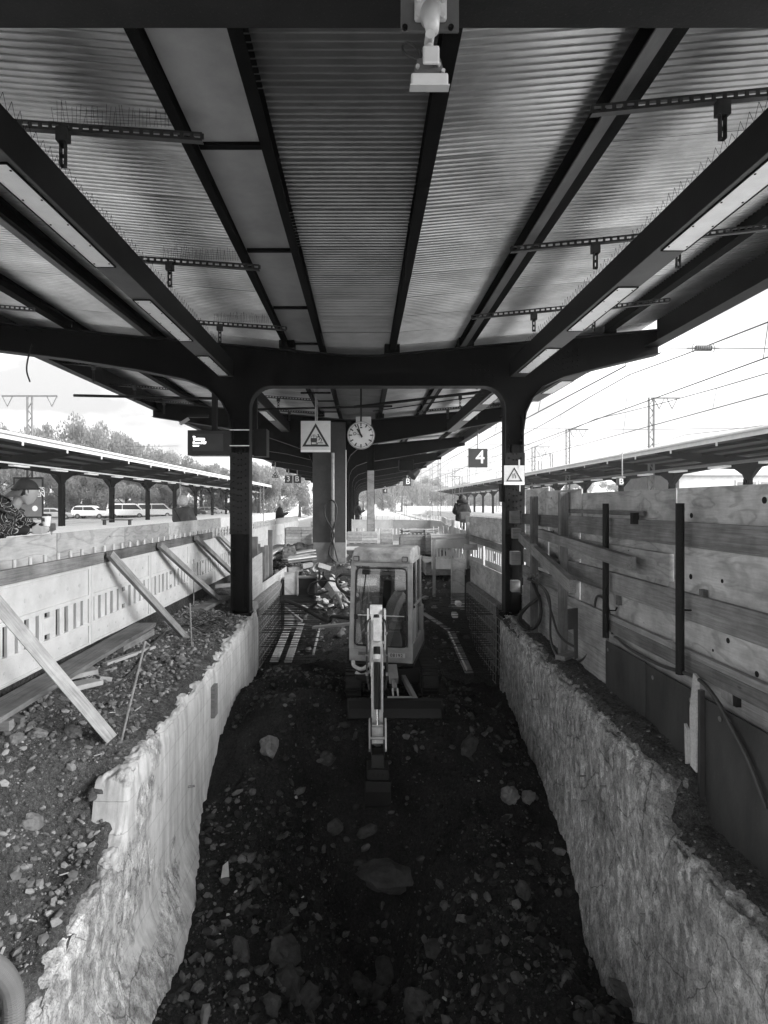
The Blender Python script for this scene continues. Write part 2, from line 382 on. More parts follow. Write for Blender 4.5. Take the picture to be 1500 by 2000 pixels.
def curve(pts, n=8):
    """Catmull-Rom through the points"""
    P = [Vector(p) for p in pts]; P = [P[0]*2-P[1]]+P+[P[-1]*2-P[-2]]; o = []
    for i in range(1, len(P)-2):
        for k in range(n):
            t = k/n; a, b_, c, d = P[i-1:i+3]
            o.append(.5*((2*b_)+(c-a)*t+(2*a-5*b_+4*c-d)*t*t+(3*b_-a-3*c+d)*t**3))
    o.append(P[-2]); return o
def fb(x, y, z=0, s=1, o=4): return noise.fractal(Vector((x*s, y*s, z*s)), .9, 2.1, o)
ORD = 'first second third fourth fifth sixth seventh eighth ninth tenth eleventh twelfth thirteenth fourteenth fifteenth sixteenth seventeenth eighteenth nineteenth twentieth'.split()
# ================================================================== the ground
mb = MB()   # one sheet to the horizon with the opening of our platform cut out of it
for x0, x1, y0, y1 in ((-2500, -6.5, -400, 3500), (5.9, 2500, -400, 3500), (-6.5, 5.9, 150, 3500), (-6.5, 5.9, -400, -6)):
    mb.add([(x0, y0, -1), (x1, y0, -1), (x1, y1, -1), (x0, y1, -1)], [(0, 1, 2, 3)])
tag(mb.build('ground', BALL), kind='structure')
tag(MB().box(-130, -27.5, 20, 200, -.9, -.2).build('car_park', ASPH), kind='structure')
XL, XR = -3.25, 2.92
tag(MB().box(-6.5, XL, -6, 150, -3.6, 0).box(XR+.0, 5.9, -6, 150, -3.6, 0).box(XL, XR, 21.5, 150, -1.2, -.001).build('platform', PAVE), kind='structure')
tag(MB().box(-26.2, -16.2, -30, 170, -1.1, .1).build('left_platform', PAVE), kind='structure')
tag(MB().box(16.6, 26.6, -30, 170, -1.1, .1).build('right_platform', PAVE), kind='structure')
mb = MB()
for x in (8.2, 9.635, 12.6, 14.035, -9.4, -7.965, -13.4, -11.965, 29, 30.4, 33.5, 34.9, 38, 39.4):
    mb.box(x-.035, x+.035, -20, 400, -.95, -.80)
tag(mb.build('rail_track', M('rail_steel', .2, .4, .3, 9, .05, 30, metal=.6)), 'railway rails on pale ballast running away between the platforms', 'railway track', kind='structure')

for x_ in (XL, XR-.012): tag(MB().box(x_, x_+.012, -6, 21.5, -3.6, -.012).build('soil_bank', SOILM), kind='structure')
zc = [(3, -3.0), (5.0, -2.95), (5.9, -2.85), (6.9, -2.6), (7.4, -2.45), (7.85, -2.1), (8.2, -1.5), (8.5, -1.38), (11, -1.33), (12, -1.2), (13.5, -1.0), (15, -.78), (17, -.5), (19, -.38), (22, -.12)]
zl_ = [(4.8, -2.61), (5.75, -2.67), (6.76, -2.26), (7.5, -2.0), (8.1, -1.62), (9.1, -1.40), (10.8, -1.45), (12, -1.5), (14, -1.35), (15, -.8), (17, -.45), (19, -.36), (22, -.1)]
zr_ = [(4.95, -2.72), (6.2, -2.75), (6.95, -2.38), (8.3, -2.08), (9.5, -1.9), (11.4, -1.75), (13.6, -1.5), (14.6, -.8), (17, -.5), (19, -.36), (22, -.1)]
def pit_z(x, y, detail=True):
    xc = .15; a = interp(zc, y)
    if x < xc: t = sstep((xc-x)/(xc+1.95)*1.05); z = lerp(a, interp(zl_, y), t)
    else: t = sstep((x-xc)/(2.45-xc)); z = lerp(a, interp(zr_, y), t)
    if y < 8.6:    # spoil heaped either side of the trench the bucket is digging
        z += .30*math.exp(-((x-1.35)/.5)**2-((y-7.6)/.9)**2) + .40*math.exp(-((x+1.2)/.5)**2-((y-8.1)/.9)**2)
        z += .32*math.exp(-((x-1.5)/.5)**2-((y-5.9)/.7)**2) - .30*math.exp(-((x-.05)/.45)**2-((y-6.95)/.5)**2)
        z -= .30*math.exp(-((x-2.15)/.35)**2-((y-5.9)/.7)**2)
    k = max(0., min(1., (1.7-abs(y-9.6))/.5)); z = lerp(z, -1.37, k*sstep((x+.62)/.3)*sstep((1.55-x)/.3))
    z += .46*math.exp(-((x+1.25)/.60)**2-((y-9.15)/.62)**2) + .34*math.exp(-((x-1.85)/.42)**2-((y-9.1)/.7)**2)
    z += .24*math.exp(-((x+.62)/.28)**2-((y-8.5)/.35)**2) + .22*math.exp(-((x-1.42)/.28)**2-((y-8.5)/.35)**2)
    z -= 1.05*math.exp(-((x-.1)/.72)**2)*sstep((y-4.6)/1.2)*sstep((8.05-y)/.7)
    z -= .35*math.exp(-((x-.1)/.45)**2-((y-7.1)/.5)**2)
    z += .10*fb(x, y, 3, .9) + .075*fb(x, y, 7, 3.1, 5) + .03*abs(fb(x, y, 4, 5.2, 3)) + (.03*fb(x, y, 1, 11, 4) if detail else 0)
    return z
def grid(name, mat, x0, x1, y0, y1, sx, sy, fn, kind='structure'):
    nx = int((x1-x0)/sx)+1; ny = int((y1-y0)/sy)+1; v = []; f = []
    for j in range(ny+1):
        y = y0+(y1-y0)*j/ny
        for i in range(nx+1):
            x = x0+(x1-x0)*i/nx; v.append((x, y, fn(x, y)))
    for j in range(ny):
        for i in range(nx):
            a = j*(nx+1)+i; f.append((a, a+1, a+nx+2, a+nx+1))
    m = MB(); m.v = v; m.f = f
    return tag(m.build(name, mat, smooth=True, fix=False), kind=kind)
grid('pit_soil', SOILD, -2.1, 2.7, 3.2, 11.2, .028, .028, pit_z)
def far_soil(x, y):
    z = pit_z(max(-1.95, min(2.45, x)), y)
    t = sstep((y-14.2)/.7)
    if x < -1.85 and y > 13.9: z = lerp(z, -.25, sstep((-1.85-x)/.5)*t)
    z += (.16*math.exp(-((x-2.1)/.7)**2-((y-16.3)/1.1)**2) + .3*math.exp(-((x+.9)/1.0)**2-((y-17.2)/.7)**2))
    if y > 20.5: z = lerp(z, -.03, (y-20.5)/1.0)
    return z
grid('excavated_soil', SOILM, -3.26, 2.93, 11.15, 21.6, .06, .06, far_soil)

def ledge_l(x, y):
    base = interp([(2, -1.6), (3.5, -1.5), (4.3, -1.28), (4.85, -1.12), (5.15, -.62), (6, -.52), (11, -.47), (16, -.4)], y)
    hi = interp([(2, -.6), (4.5, -.36), (6, -.28), (16, -.22)], y)
    t = sstep((-2.35-x)/.75); z = lerp(base, hi, t)
    if 5.3 < y < 12: z += .10*math.exp(-((x+2.45)/.22)**2)*(.6+.8*fb(x, y, 0, .8))
    z -= .16*math.exp(-((x+2.75)/.25)**2-((y-4.75)/.25)**2)
    z += .03-.07*sstep((x+2.14)/.1)
    return z+.045*fb(x, y, 5, 1.7)+.035*fb(x, y, 9, 6, 4)
grid('left_ledge_soil', SOILL, -3.3, -2.02, 2.6, 14.6, .022, .022, ledge_l)
def ledge_r(x, y):
    base = interp([(2, -1.05), (4.8, -1.0), (5.02, -.62), (6, -.53), (11, -.46), (14.5, -.4)], y)
    base += .025-.07*sstep((2.64-x)/.1)
    return base+.03*fb(x, y, 5, 1.7)+.025*fb(x, y, 9, 7, 4)
grid('right_ledge_soil', SOILL, 2.54, 3.0, 2.6, 14.6, .022, .022, ledge_r)

# ------------------------------------------------------------------ the two old foundation walls of the stair pit
def xin(side, y, z):
    if side < 0: return -1.98 + .26*sstep((-1.9-z)/.8) - .012*math.sin(y*.8)
    return 2.46 + .02*math.sin(y*.7+1) + .10*sstep((y-9)/2) - .12*sstep((-1.6-z)/1.6)
def foundation(side, name, label, mat, y0, y1, ztab, thick):
    ny = int((y1-y0)/.026); NT, NF = 26, 92; v = []; f = []; n = NT+NF
    for j in range(ny+1):
        y = y0+(y1-y0)*j/ny; zt = interp(ztab, y)+.035*fb(0, y, side, 2.3)
        for i in range(n+1):
            if i <= NT:     # the broken top, from the soil to the arris
                t = i/NT; x = xin(side, y, zt)+side*thick*(1-t); z = zt-.05*(1-t)*(1-t)
                rag = 1.0; nx, nz_ = 0, 1
            else:
                t = (i-NT)/NF; z = zt-t*(zt+3.5); x = xin(side, y, z); nx, nz_ = -side, 0; rag = 0
            e = math.exp(-((i-NT)/(3.6 if side < 0 else 5.0))**2)                       # chipped arris
            q = (.045 if side < 0 else .07)*abs(round(fb(x, y, z, 2.9)*7)/7) + (.035 if side < 0 else .05)*abs(round(fb(x, y, z, 8.5, 3)*4)/4)
            if i <= NT: z += .03*fb(x, y, 2, 4)+.03*fb(x, y, 3, 13, 3)-e*q*1.2; x += side*e*q*1.2
            else:
                rough = 1 if side > 0 else max(.10, min(1, (5.6-y)*.5+.4+fb(0, y, z, .8)*.8)) if z > -2 else .3
                a = .012*fb(x, y*1.2+z*.4, z, 9, 5) + .009*fb(x, y, z, 1.5)
                x += side*(e*q*1.1) - side*a*rough; z -= e*q*.8
            v.append((x, y, z))
    for j in range(ny):
        for i in range(n):
            a = j*(n+1)+i; q = (a, a+1, a+n+2, a+n+1); f.append(q if side < 0 else q[::-1])
    # close the far end
    k = ny*(n+1); e0 = len(v); xx = v[k][0]; v.append((xx, y1, -3.5)); f.append(tuple([k+i for i in range(n+1)]+[e0])[::(1 if side < 0 else -1)])
    m = MB(); m.v = v; m.f = f
    o = m.build(name, mat, smooth=True, fix=False); tag(o, label, 'foundation wall'); return o
wl = foundation(-1, 'foundation_wall', 'pale rendered foundation wall along the left side of the dark pit, broken lower towards the viewer', WALLL, 2.6, 11.12,
    [(2.6, -1.62), (3.5, -1.52), (4.3, -1.26), (4.82, -1.12), (4.90, -1.02), (4.98, -.64), (5.4, -.58), (7, -.52), (9, -.47), (11, -.38), (11.2, -.36)], .30)
wr = foundation(1, 'foundation_wall', 'hacked rough foundation wall along the right side of the dark pit with a broken step', WALLR, 2.6, 11.12,
    [(2.6, -1.03), (4.78, -1.0), (4.86, -.95), (4.96, -.66), (5.3, -.6), (7, -.53), (9, -.46), (11.2, -.36)], .30)
# end stubs and chases in the wall faces
MB().box(-1.98, -1.93, 7.62, 7.80, -1.12, -.72).build('cable_chase_board', TIMD, wl)
MB().box(2.46, 2.505, 6.83, 6.98, -1.32, -.84).build('cable_chase_board', TIMD, wr)
for y, z in ((6.6, -1.52),): MB().cyl((-2.0, y, z), (-1.9, y+.03, z), .012).build('cut_bar', REBAR, wl)
for y, z in ((5.1, -1.9), (6.5, -1.35), (6.45, -1.6), (5.95, -1.2), (5.6, -2.5), (8.3, -1.1), (8.6, -.95)): MB().cyl((2.5, y, z), (2.38, y-.02, z+.01), .010).build('cut_bar', REBAR, wr)

# ------------------------------------------------------------------ stones and lumps
def scatter(name, mat, n, fx, fy, fz, r0, r1, sub=1, flat=.7, mask=None):
    mb = MB(); base = []
    for s in range(9):
        t = MB().rock((0, 0, 0), 1, s, sub, flat); base.append((t.v, t.f))
    k = 0
    while k < n:
        x, y = fx(), fy()
        if mask and not mask(x, y): continue
        r = r0*(r1/r0)**(random.random()**2.6); c = math.cos(random.uniform(0, 6.28)); sn = math.sqrt(1-c*c)
        bv, bf = base[k % 9]; z = fz(x, y)+r*.25
        mb.add([(x+r*(c*p[0]-sn*p[1]), y+r*(sn*p[0]+c*p[1]), z+r*p[2]) for p in bv], bf); k += 1
    return tag(mb.build(name, mat, fix=False), kind='stuff')
U = random.uniform
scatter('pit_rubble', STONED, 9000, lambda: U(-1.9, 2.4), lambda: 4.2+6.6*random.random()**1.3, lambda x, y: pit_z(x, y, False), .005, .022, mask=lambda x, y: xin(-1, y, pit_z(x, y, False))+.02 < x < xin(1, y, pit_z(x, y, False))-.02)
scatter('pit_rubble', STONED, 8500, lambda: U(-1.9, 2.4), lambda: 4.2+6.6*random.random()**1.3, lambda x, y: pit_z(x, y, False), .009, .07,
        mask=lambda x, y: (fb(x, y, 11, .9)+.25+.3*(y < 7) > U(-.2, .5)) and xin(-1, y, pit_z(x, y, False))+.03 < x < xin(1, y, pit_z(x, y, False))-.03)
scatter('far_rubble', STONEL, 1300, lambda: U(-2.9, 2.8), lambda: U(12, 21), far_soil, .02, .09, mask=lambda x, y: y > 13.5 or -1.5 < x < 2)
scatter('ledge_rubble', STONEL, 7000, lambda: U(-3.2, -2.15), lambda: 2.7+9*random.random()**1.4, ledge_l, .006, .042)
scatter('ledge_rubble', STONEL, 1400, lambda: U(2.5, 2.84), lambda: 3+8*random.random()**1.2, lambda x, y: ledge_r(x, y)-.012, .006, .022)
chip = [(438, 1718, 6.2), (430, 1826, 5.7), (578, 1560, 7), (1150, 1990, 5), (700, 1960, 5.4), (870, 1955, 5.3), (1112, 1962, 5.2)]
def ray_pit(px, py):
    best = None
    y = 4.0
    while y < 11:
        p = W(px, py, y)
        if p.z < pit_z(p.x, y, False): return p
        y += .02
    return W(px, py, 7)
lumps = [  # px, py, radius in px, label
 (758, 1680, 56, 'largest dark angular block lying in the middle of the pit floor'),
 (995, 1548, 22, 'left of two pale stones lying together near the right pit wall'),
 (1032, 1552, 19, 'right of two pale stones lying together near the right pit wall'),
 (560, 1910, 34, 'dark lump on top of the heap at the bottom left of the pit'),
 (600, 1935, 30, 'rounded dark lump leaning on the right side of the bottom left heap'),
 (470, 1840, 26, 'dark round boulder beside the left wall, above the bottom heap'),
 (555, 1845, 27, 'squarish dark boulder just behind the bottom left heap'),
 (525, 1955, 26, 'small dark lump at the front of the bottom left heap'),
 (815, 1950, 38, 'lone dark boulder at the bottom of the pit right of the heaps'),
 (755, 1885, 28, 'upper dark lump of the bottom middle heap'),
 (740, 1930, 26, 'lower dark lump of the bottom middle heap'),
 (700, 1920, 20, 'small dark lump at the left edge of the bottom middle heap'),
 (1235, 1935, 34, 'grey boulder wedged against the foot of the right wall'),
 (1020, 1735, 17, 'grey stone lying alone on the spoil slope below the right wall'),
 (525, 1450, 24, 'pale crusted lump half buried in the left spoil bank'),
 (640, 1475, 22, 'lump of broken concrete beside the digging bucket on its left'),
 (915, 1450, 21, 'grey lump half buried in the right spoil bank'),
 (1070, 1385, 26, 'flat slab of concrete at the right end of the dozer blade'),
 (655, 1610, 17, 'flat dark stone in the trench below the bucket, left one'),
 (715, 1618, 18, 'flat dark stone in the trench directly under the bucket'),
 (410, 1400, 0, ''), (850, 1850, 18, 'small grey lump between the bottom heaps and the right slope'),
 (1010, 1905, 16, 'grey stone near the dark hollow at the foot of the right wall')]
for i, (px, py, r, lab) in enumerate(lumps):
    if not lab: continue
    p = ray_pit(px, py+r*.5); rr = r/1150*p.y
    pale = 'pale' in lab
    p.z += rr*(.05 if r > 25 else .2)
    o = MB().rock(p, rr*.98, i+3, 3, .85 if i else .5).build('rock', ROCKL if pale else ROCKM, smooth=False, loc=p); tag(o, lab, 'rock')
# pale chips and splinters on the dark floor
mb = MB()
for px, py, _ in chip+[(445, 1790, 0), (460, 1745, 0), (590, 1755, 0), (1118, 1500, 0), (935, 1528, 0), (1090, 1745, 0), (1205, 1905, 0), (1000, 1690, 0)]:
    p = ray_pit(px, py); r = U(.018, .035); mb.rock(p+Vector((0, 0, .02)), r, px, 1, .4)
tag(mb.build('pale_chips', M('pale_chip', .55, .7, .2, 9, 0), fix=False), kind='stuff')
p = ray_pit(438, 1718); q = MB().prism([(0, 0), (.085, .02), (.05, .17), (.0, .12)], 'z', 0, .02)
o = q.build('slate_shard', M('pale_slate', .42, .7, .2, 9, .2)); o.location = p+Vector((-.03, -.03, .03)); o.rotation_euler = (R(40), R(10), R(10)); tag(o, 'pale pointed shard of stone standing by the left wall in the pit', 'stone shard')
# ================================================================== the canopy over our platform
CAN = thing('platform_canopy', 'dark riveted steel canopy with ribbed metal roof spanning over the excavated platform', 'platform canopy')
def ztop(x): return 4.40+.088*abs(x)
def arc(cx, cz, r, a0, a1, n=8): return [(cx+r*math.cos(R(a0+(a1-a0)*i/n)), cz+r*math.sin(R(a0+(a1-a0)*i/n))) for i in range(n+1)]
LX0, LX1, RX0, RX1 = -2.44, -2.12, 2.63, 2.95
XEL, XER = -7.15, 5.5
def rivets(mb, pts, y, r=.014):
    for x, z in pts: mb.add([(x-r, y, z-r), (x+r, y, z-r), (x+r, y, z+r), (x-r, y, z+r), (x, y-.012, z)], [(0, 1, 4), (1, 2, 4), (2, 3, 4), (3, 0, 4)])
def portal(y):
    inner = [(LX1, 3.45)] + arc(LX1+.42, 3.43, .42, 180, 90)[1:] + arc(RX0-.42, 3.43, .42, 90, 0) + [(RX0, -.36)]
    outr = [(RX1, -.36), (RX1, 3.0)] + [(3.0, 3.35), (3.12, 3.62), (3.35, 3.86), (3.7, 4.02), (4.4, 4.20), (XER, 4.46)]
    outl = [(XEL, 4.56), (-5.5, 4.36), (-4.2, 4.16), (-3.3, 3.98), (-2.9, 3.82), (-2.62, 3.55), (-2.5, 3.3), (LX0, 2.9), (LX0, -.36)]
    top = [(XER, ztop(XER)), (0.3, 4.40), (-.3, 4.40), (XEL, ztop(XEL))]
    poly = [(LX1, -.36)] + inner + outr + top + outl
    mb = MB().prism(poly, 'y', y-.012, y+.012)
    b_ = mb.build('bent_beam', STEEL, CAN)
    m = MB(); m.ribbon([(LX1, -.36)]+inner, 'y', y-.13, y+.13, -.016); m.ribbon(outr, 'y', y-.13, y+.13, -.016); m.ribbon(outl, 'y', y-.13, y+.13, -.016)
    m.ribbon(top, 'y', y-.13, y+.13, -.016); m.build('flange', STEEL2, b_)  # lighter grey paints the edge highlight into the flange colour
    rv = MB()
    for i in range(44): rivets(rv, [(XEL+.3+i*.28, ztop(XEL+.3+i*.28)-.06)], y-.012)
    for i in range(6):
        for j in range(4): rivets(rv, [(2.0+i*.085, 3.95+j*.10), (3.55+i*.09, 4.14+j*.10+.02*i)], y-.012)
    tag(rv.build('rivets', STEEL, b_, fix=False), kind='stuff')
    for x0, x1, s in ((LX0, LX1, 1), (RX0, RX1, 1)):
        c = MB()
        c.box(x0, x0+.016, y-.13, y+.13, -.36, 3.3).box(x1-.016, x1, y-.13, y+.13, -.36, 3.3)
        c.box(x0+.02, x1-.02, y-.13, y-.115, -.3, 2.75).box(x0+.02, x1-.02, y+.115, y+.13, -.3, 2.75)
        c.box(x0+.1, x1-.1, y-.155, y-.13, -.3, 2.75)
        for z in (.1, .9, 1.7): c.box(x0-.012, x0, y-.10, y+.10, z, z+.3)
        col = c.build('column', STEEL, CAN, bevel=.003)
        MB().box(x0-.06, x1+.06, y-.2, y+.2, -.44, -.36).build('base_plate', STEEL, col)
        MB().box(x0-.02, x1+.02, y-.165, y-.13, 1.1, 2.6).build('splice_plate', STEEL2, col)
        rv = MB()
        for i in range(30):
            zz = -.25+i*.11; yy = y-.157 if not 1.1 < zz < 2.6 else y-.167
            rivets(rv, [(x0+.05, zz), (x1-.05, zz)], yy, .013)
        for i in range(14): rivets(rv, [(x0+.13, 1.15+i*.11), (x1-.13, 1.15+i*.11)], y-.167, .013)
        tag(rv.build('rivets', STEEL, col, fix=False), kind='stuff')
YB = 11.0
portal(2.57); portal(YB)
def tee(y, cx, w, zfoot=0, clad=False):
    x0, x1 = cx-w/2, cx+w/2; xl, xr = -6.9, 4.75
    r = [(x1, 2.7), (x1+.03, 3.0), (x1+.14, 3.26), (x1+.36, 3.46), (x1+.8, 3.62), (2.2, 3.96), (xr, 4.42)]
    l = [(xl, 4.52), (-3.6, 4.02), (x0-.8, 3.62), (x0-.36, 3.46), (x0-.14, 3.26), (x0-.03, 3.0), (x0, 2.7)]
    top = [(xr, ztop(xr)), (0.2, 4.40), (-.5, 4.40), (xl, ztop(xl))]
    b_ = MB().prism(r+top+l, 'y', y-.012, y+.012).build('bent_beam', STEEL, CAN)
    m = MB(); m.ribbon(r, 'y', y-.13, y+.13, -.016); m.ribbon(l, 'y', y-.13, y+.13, -.016); m.ribbon(top, 'y', y-.13, y+.13, -.016); m.build('flange', STEEL2, b_)  # flange coloured lighter to imitate the highlight along the arcs
    if clad:
        c = MB().box(x0, x1, y-.33, y+.33, zfoot+.78, 4.3).build('column', CLAD, CAN, bevel=.01)
        c['label'] = 'wide boxed column, dark above and pale at its foot'
        MB().box(x0-.004, x1+.004, y-.334, y+.334, zfoot+.28, zfoot+.78).build('pale_plinth', CLADL, c)
        for i in range(2): MB().box(x0-.006, x1+.006, y-.336, y+.336, zfoot+.006+i*.14, zfoot+.136+i*.14).build('plinth_block', CLADL, c)
        MB().box(x1+.004, x1+.03, y-.336, y-.29, zfoot+.3, 3.4).build('corner_strip', WHITE, c)
    else:
        MB().box(x0, x0+.02, y-.13, y+.13, zfoot, 3.0).box(x1-.02, x1, y-.13, y+.13, zfoot, 3.0).box(x0+.02, x1-.02, y-.012, y+.012, zfoot, 3.1).box(x0+.02, x1-.02, y-.13, y-.12, zfoot, 2.9).build('column', STEEL, CAN)
YC = 19.3
tee(YC, -1.11, 1.06, -.36, True)
for k in range(1, 9): tee(YC+8.3*k, -.93, .46)
YEND = YC+8.3*8+3
# purlins (rolled sections lying on the bents)
def isec(mb, x, w, h, y0, y1, z0):
    t = .012
    mb.box(x-w/2, x+w/2, y0, y1, z0, z0+t).box(x-t/2, x+t/2, y0, y1, z0+t, z0+h-t).box(x-w/2, x+w/2, y0, y1, z0+h-t, z0+h)
PUR = [(-5.45, .16), (-3.95, .16), (-1.42, .08), (-.77, .09), (.533, .11), (1.905, .21)]
ys = [-6.9, 2.57, YB] + [YC+8.3*k for k in range(0, 9)] + [YEND]  # unseen run behind the camera, its end set to cut sky light
for x, wd in PUR:
    for a, c in zip(ys, ys[1:]):
        m = MB(); isec(m, x, wd, .17, a+.02, c-.02, ztop(x)+.018)
        p = m.build('purlin', STEEL, CAN)
        if abs(x-1.905) < .01 or abs(x+3.95) < .01: MB().box(x-wd/2+.0, x-wd/2+.10, a+.02, c-.02, ztop(x)+.004, ztop(x)+.016).build('flange', STEEL3, p)
for a, c in zip(ys, ys[1:]):   # lapped purlin ends standing on the bents
    for x in (.53, 1.90, -1.42):
        MB().box(x-.14, x+.14, c-.14, c+.14, ztop(x)+.018, ztop(x)+.16).build('bearing_cleat', STEEL, CAN)
# edge channels
for xe, s in ((XER, 1), (XEL, -1)):
    for a, c in zip(ys, ys[1:]):
        q = 1 if c <= YB+.1 else .86 if s > 0 else .955
        x = xe*q; z = ztop(x)
        w_ = .26 if s > 0 else .2
        m = MB().box(x-s*.02, x, a, c, z-.30, z+.26).box(x-s*w_, x-s*.02, a, c, z-.30, z-.284).box(x-s*.22, x-s*.02, a, c, z+.24, z+.258)
        e = m.build('edge_beam', STEEL2, CAN)
        if s > 0:
            MB().box(x-s*1.0, x-s*.86, a, c, z-.02, z+.2).build('inner_channel', STEEL, e)
            MB().box(x+.004, x+.10, a, c, z+.12, z+.30).build('gutter', FASC, e)
# roof: ribbed sheets, every sheet a piece of its own, with plain panels in the strip beside the centre
def zroof(x): return ztop(x)+.212
def seg_mesh(x0, x1, ribs=12, wd=.846, h=.012):
    v = []; f = []; n = 0; z0, z1 = zroof(x0), zroof(x1); pr = []
    if x0 < 0 < x1: z0 = z1 = zroof(.5)
    p = wd/ribs
    for i in range(ribs):
        a = i*p; pr += [(a, 0), (a+p*.72, 0), (a+p*.80, -h), (a+p*.92, -h)]
    pr.append((wd, 0))
    for (a, dz) in pr: v += [(x0, a, z0+dz), (x1, a, z1+dz)]
    for i in range(len(pr)-1): f.append((2*i, 2*i+2, 2*i+3, 2*i+1))
    return v, f
SEG = {}
for nm, x0, x1 in (('l', XEL+.02, -1.40), ('c', -.79, .53), ('r1', .531, 1.90), ('r2', 1.901, XER-.02)):
    v, f = seg_mesh(x0, x1); m = bpy.data.meshes.new('roof_sheet'); m.from_pydata(v, [], f); m.materials.append(SHEETD if nm == 'c' else SHEET); SEG[nm] = m
row = 0; y = -6.92; far = {k: MB() for k in SEG}
while y < YEND-1:
    for k, m in SEG.items():
        if y < 32 and y > -.2:
            o = bpy.data.objects.new('roof_sheet', m); COL.objects.link(o); o.parent = CAN; o.location = (0, y, U(-.004, .004))
        else:
            far[k].add([(a, b_+y, c) for a, b_, c in [tuple(q.co) for q in m.vertices]], [tuple(q.vertices) for q in m.polygons])
    y += .86; row += 1
mf = MB()
for k in far: mf.add(far[k].v, far[k].f)
tag(mf.build('distant_roof_sheets', SHEET, CAN, fix=False), kind='stuff')
yy = -7.29; k = 0
while yy < 40:
    L = 2.04
    z = zroof(-1.0)-.02
    MB().box(-1.395, -.795, yy+.01, yy+L-.01, z, z+.03).build('roof_light_panel', SKYL, CAN)
    MB().box(-1.38, -.80, yy+L-.035, yy+L+.035, z-.03, z-.002).build('cross_bar', STEEL, CAN)
    yy += L; k += 1
MB().box(-1.395, -.795, 40, YEND, zroof(-1)-.02, zroof(-1)+.01).build('roof_light_panel', SKYL, CAN)
m = MB()
for x0, x1 in ((XEL-.1, 0), (0, XER+.05)):
    m.add([(x0, -7.0, zroof(x0)+.06), (x1, -7.0, zroof(x1)+.06), (x1, YEND, zroof(x1)+.06), (x0, YEND, zroof(x0)+.06),
           (x0, -7.0, zroof(x0)+.16), (x1, -7.0, zroof(x1)+.16), (x1, YEND, zroof(x1)+.16), (x0, YEND, zroof(x0)+.16)],
          [(0, 3, 2, 1), (4, 5, 6, 7), (0, 1, 5, 4), (1, 2, 6, 5), (2, 3, 7, 6), (3, 0, 4, 7)])
m.build('light_stop_deck', SLATER, CAN)  # deck added above the sheets to stop light leaking through the seams

# lighting ducts hung along the column lines
def duct(x0, x1, z0, z1, y0, y1, lamps, inner):
    d = MB().box(x0, x1, y0, y1, z0+.006, z1).build('lighting_duct', DUCT, CAN)
    MB().box(x0+.002, x1-.002, y0, y1, z0, z0+.005).build('duct_underside', DUCTB, d)
    for a, c in lamps:
        lx0, lx1 = (x0+.02, x1-.055) if inner > 0 else (x0+.055, x1-.02)
        lp = MB().box(lx0, lx1, a, c, z0-.008, z0-.001).build('lamp_cover', LAMPP, d)
        MB().box(lx0-.01, lx0, a-.01, c+.01, z0-.014, z0).box(lx1, lx1+.01, a-.01, c+.01, z0-.014, z0).box(lx0, lx1, a-.01, a, z0-.014, z0).box(lx0, lx1, c, c+.01, z0-.014, z0).build('lamp_frame', STEEL, d)
        sc_ = MB()
        for i in range(5):
            for xx in (lx0+.02, lx1-.02): sc_.disc((xx, a+.08+(c-a-.16)*i/4, z0-.010), .008, .006, 6, 'z')
        tag(sc_.build('screws', STEEL, d, fix=False), kind='stuff')
    return d
duct(-2.66, -2.40, 4.0, 4.30, .5, YB-.14, [(1.4, 3.15), (4.05, 5.81), (6.76, 8.45), (9.32, 10.7)], 1)
duct(2.70, 2.98, 4.0, 4.30, .5, YB-.14, [(1.1, 2.8), (3.7, 5.43), (6.36, 7.95), (8.86, 10.5)], -1)
duct(-2.66, -2.40, 4.0, 4.30, YB+.14, YC-.2, [(12.1, 13.8), (14.8, 16.5)], 1)
duct(2.70, 2.98, 4.0, 4.30, YB+.14, YC-.2, [(12.1, 13.8), (14.8, 16.5)], -1)
d = duct(4.42, 4.76, 4.44, 4.60, YB+.15, YB+5, [(YB+.3, YB+1.5), (YB+2.3, YB+3.8)], -1)
# slotted rails with hangers, bird spikes over them
def slotted(x0, x1, y, z0, z1, name='slotted_rail'):
    n = max(2, int((x1-x0)/.075)); m = MB()
    def Z(x): return lerp(z0, z1, (x-x0)/(x1-x0))
    m.bar((x0, y, Z(x0)+.03), (x1, y, Z(x1)+.03), .008, .012).bar((x0, y, Z(x0)-.012), (x1, y, Z(x1)-.012), .008, .016)
    for i in range(n+1):
        x = x0+(x1-x0)*i/n; m.box(x-.014, x+.014, y-.004, y+.004, Z(x)-.012, Z(x)+.03)
    m.bar((x0, y+.02, Z(x0)-.022), (x1, y+.02, Z(x1)-.022), .05, .004).bar((x0, y+.02, Z(x0)+.038), (x1, y+.02, Z(x1)+.038), .05, .004)
    return m.build(name, SLOT, CAN)
def hanger(x, y, z0, z1, parent):
    m = MB().box(x-.022, x-.014, y-.02, y+.02, z0, z1).box(x+.014, x+.022, y-.02, y+.02, z0, z1)
    k = z0
    while k < z1: m.box(x-.014, x+.014, y+.014, y+.02, k, k+.03); k += .075
    m.box(x-.045, x+.045, y-.03, y+.03, z1-.11, z1-.01)
    m.build('hanger', SLOT, parent)
def spikes(pts, h=.14, step=.022):
    m = MB()
    for (a, b_) in pts:
        a, b_ = Vector(a), Vector(b_); n = int((b_-a).length/step)
        for i in range(n):
            p = a.lerp(b_, i/n); q = p+Vector((U(-.02, .02), U(-.03, .03), h*U(.75, 1.1))); m.tube([p, q], .0016, 3, False)
    return tag(m.build('bird_spikes', STEEL, CAN, fix=False), kind='stuff')
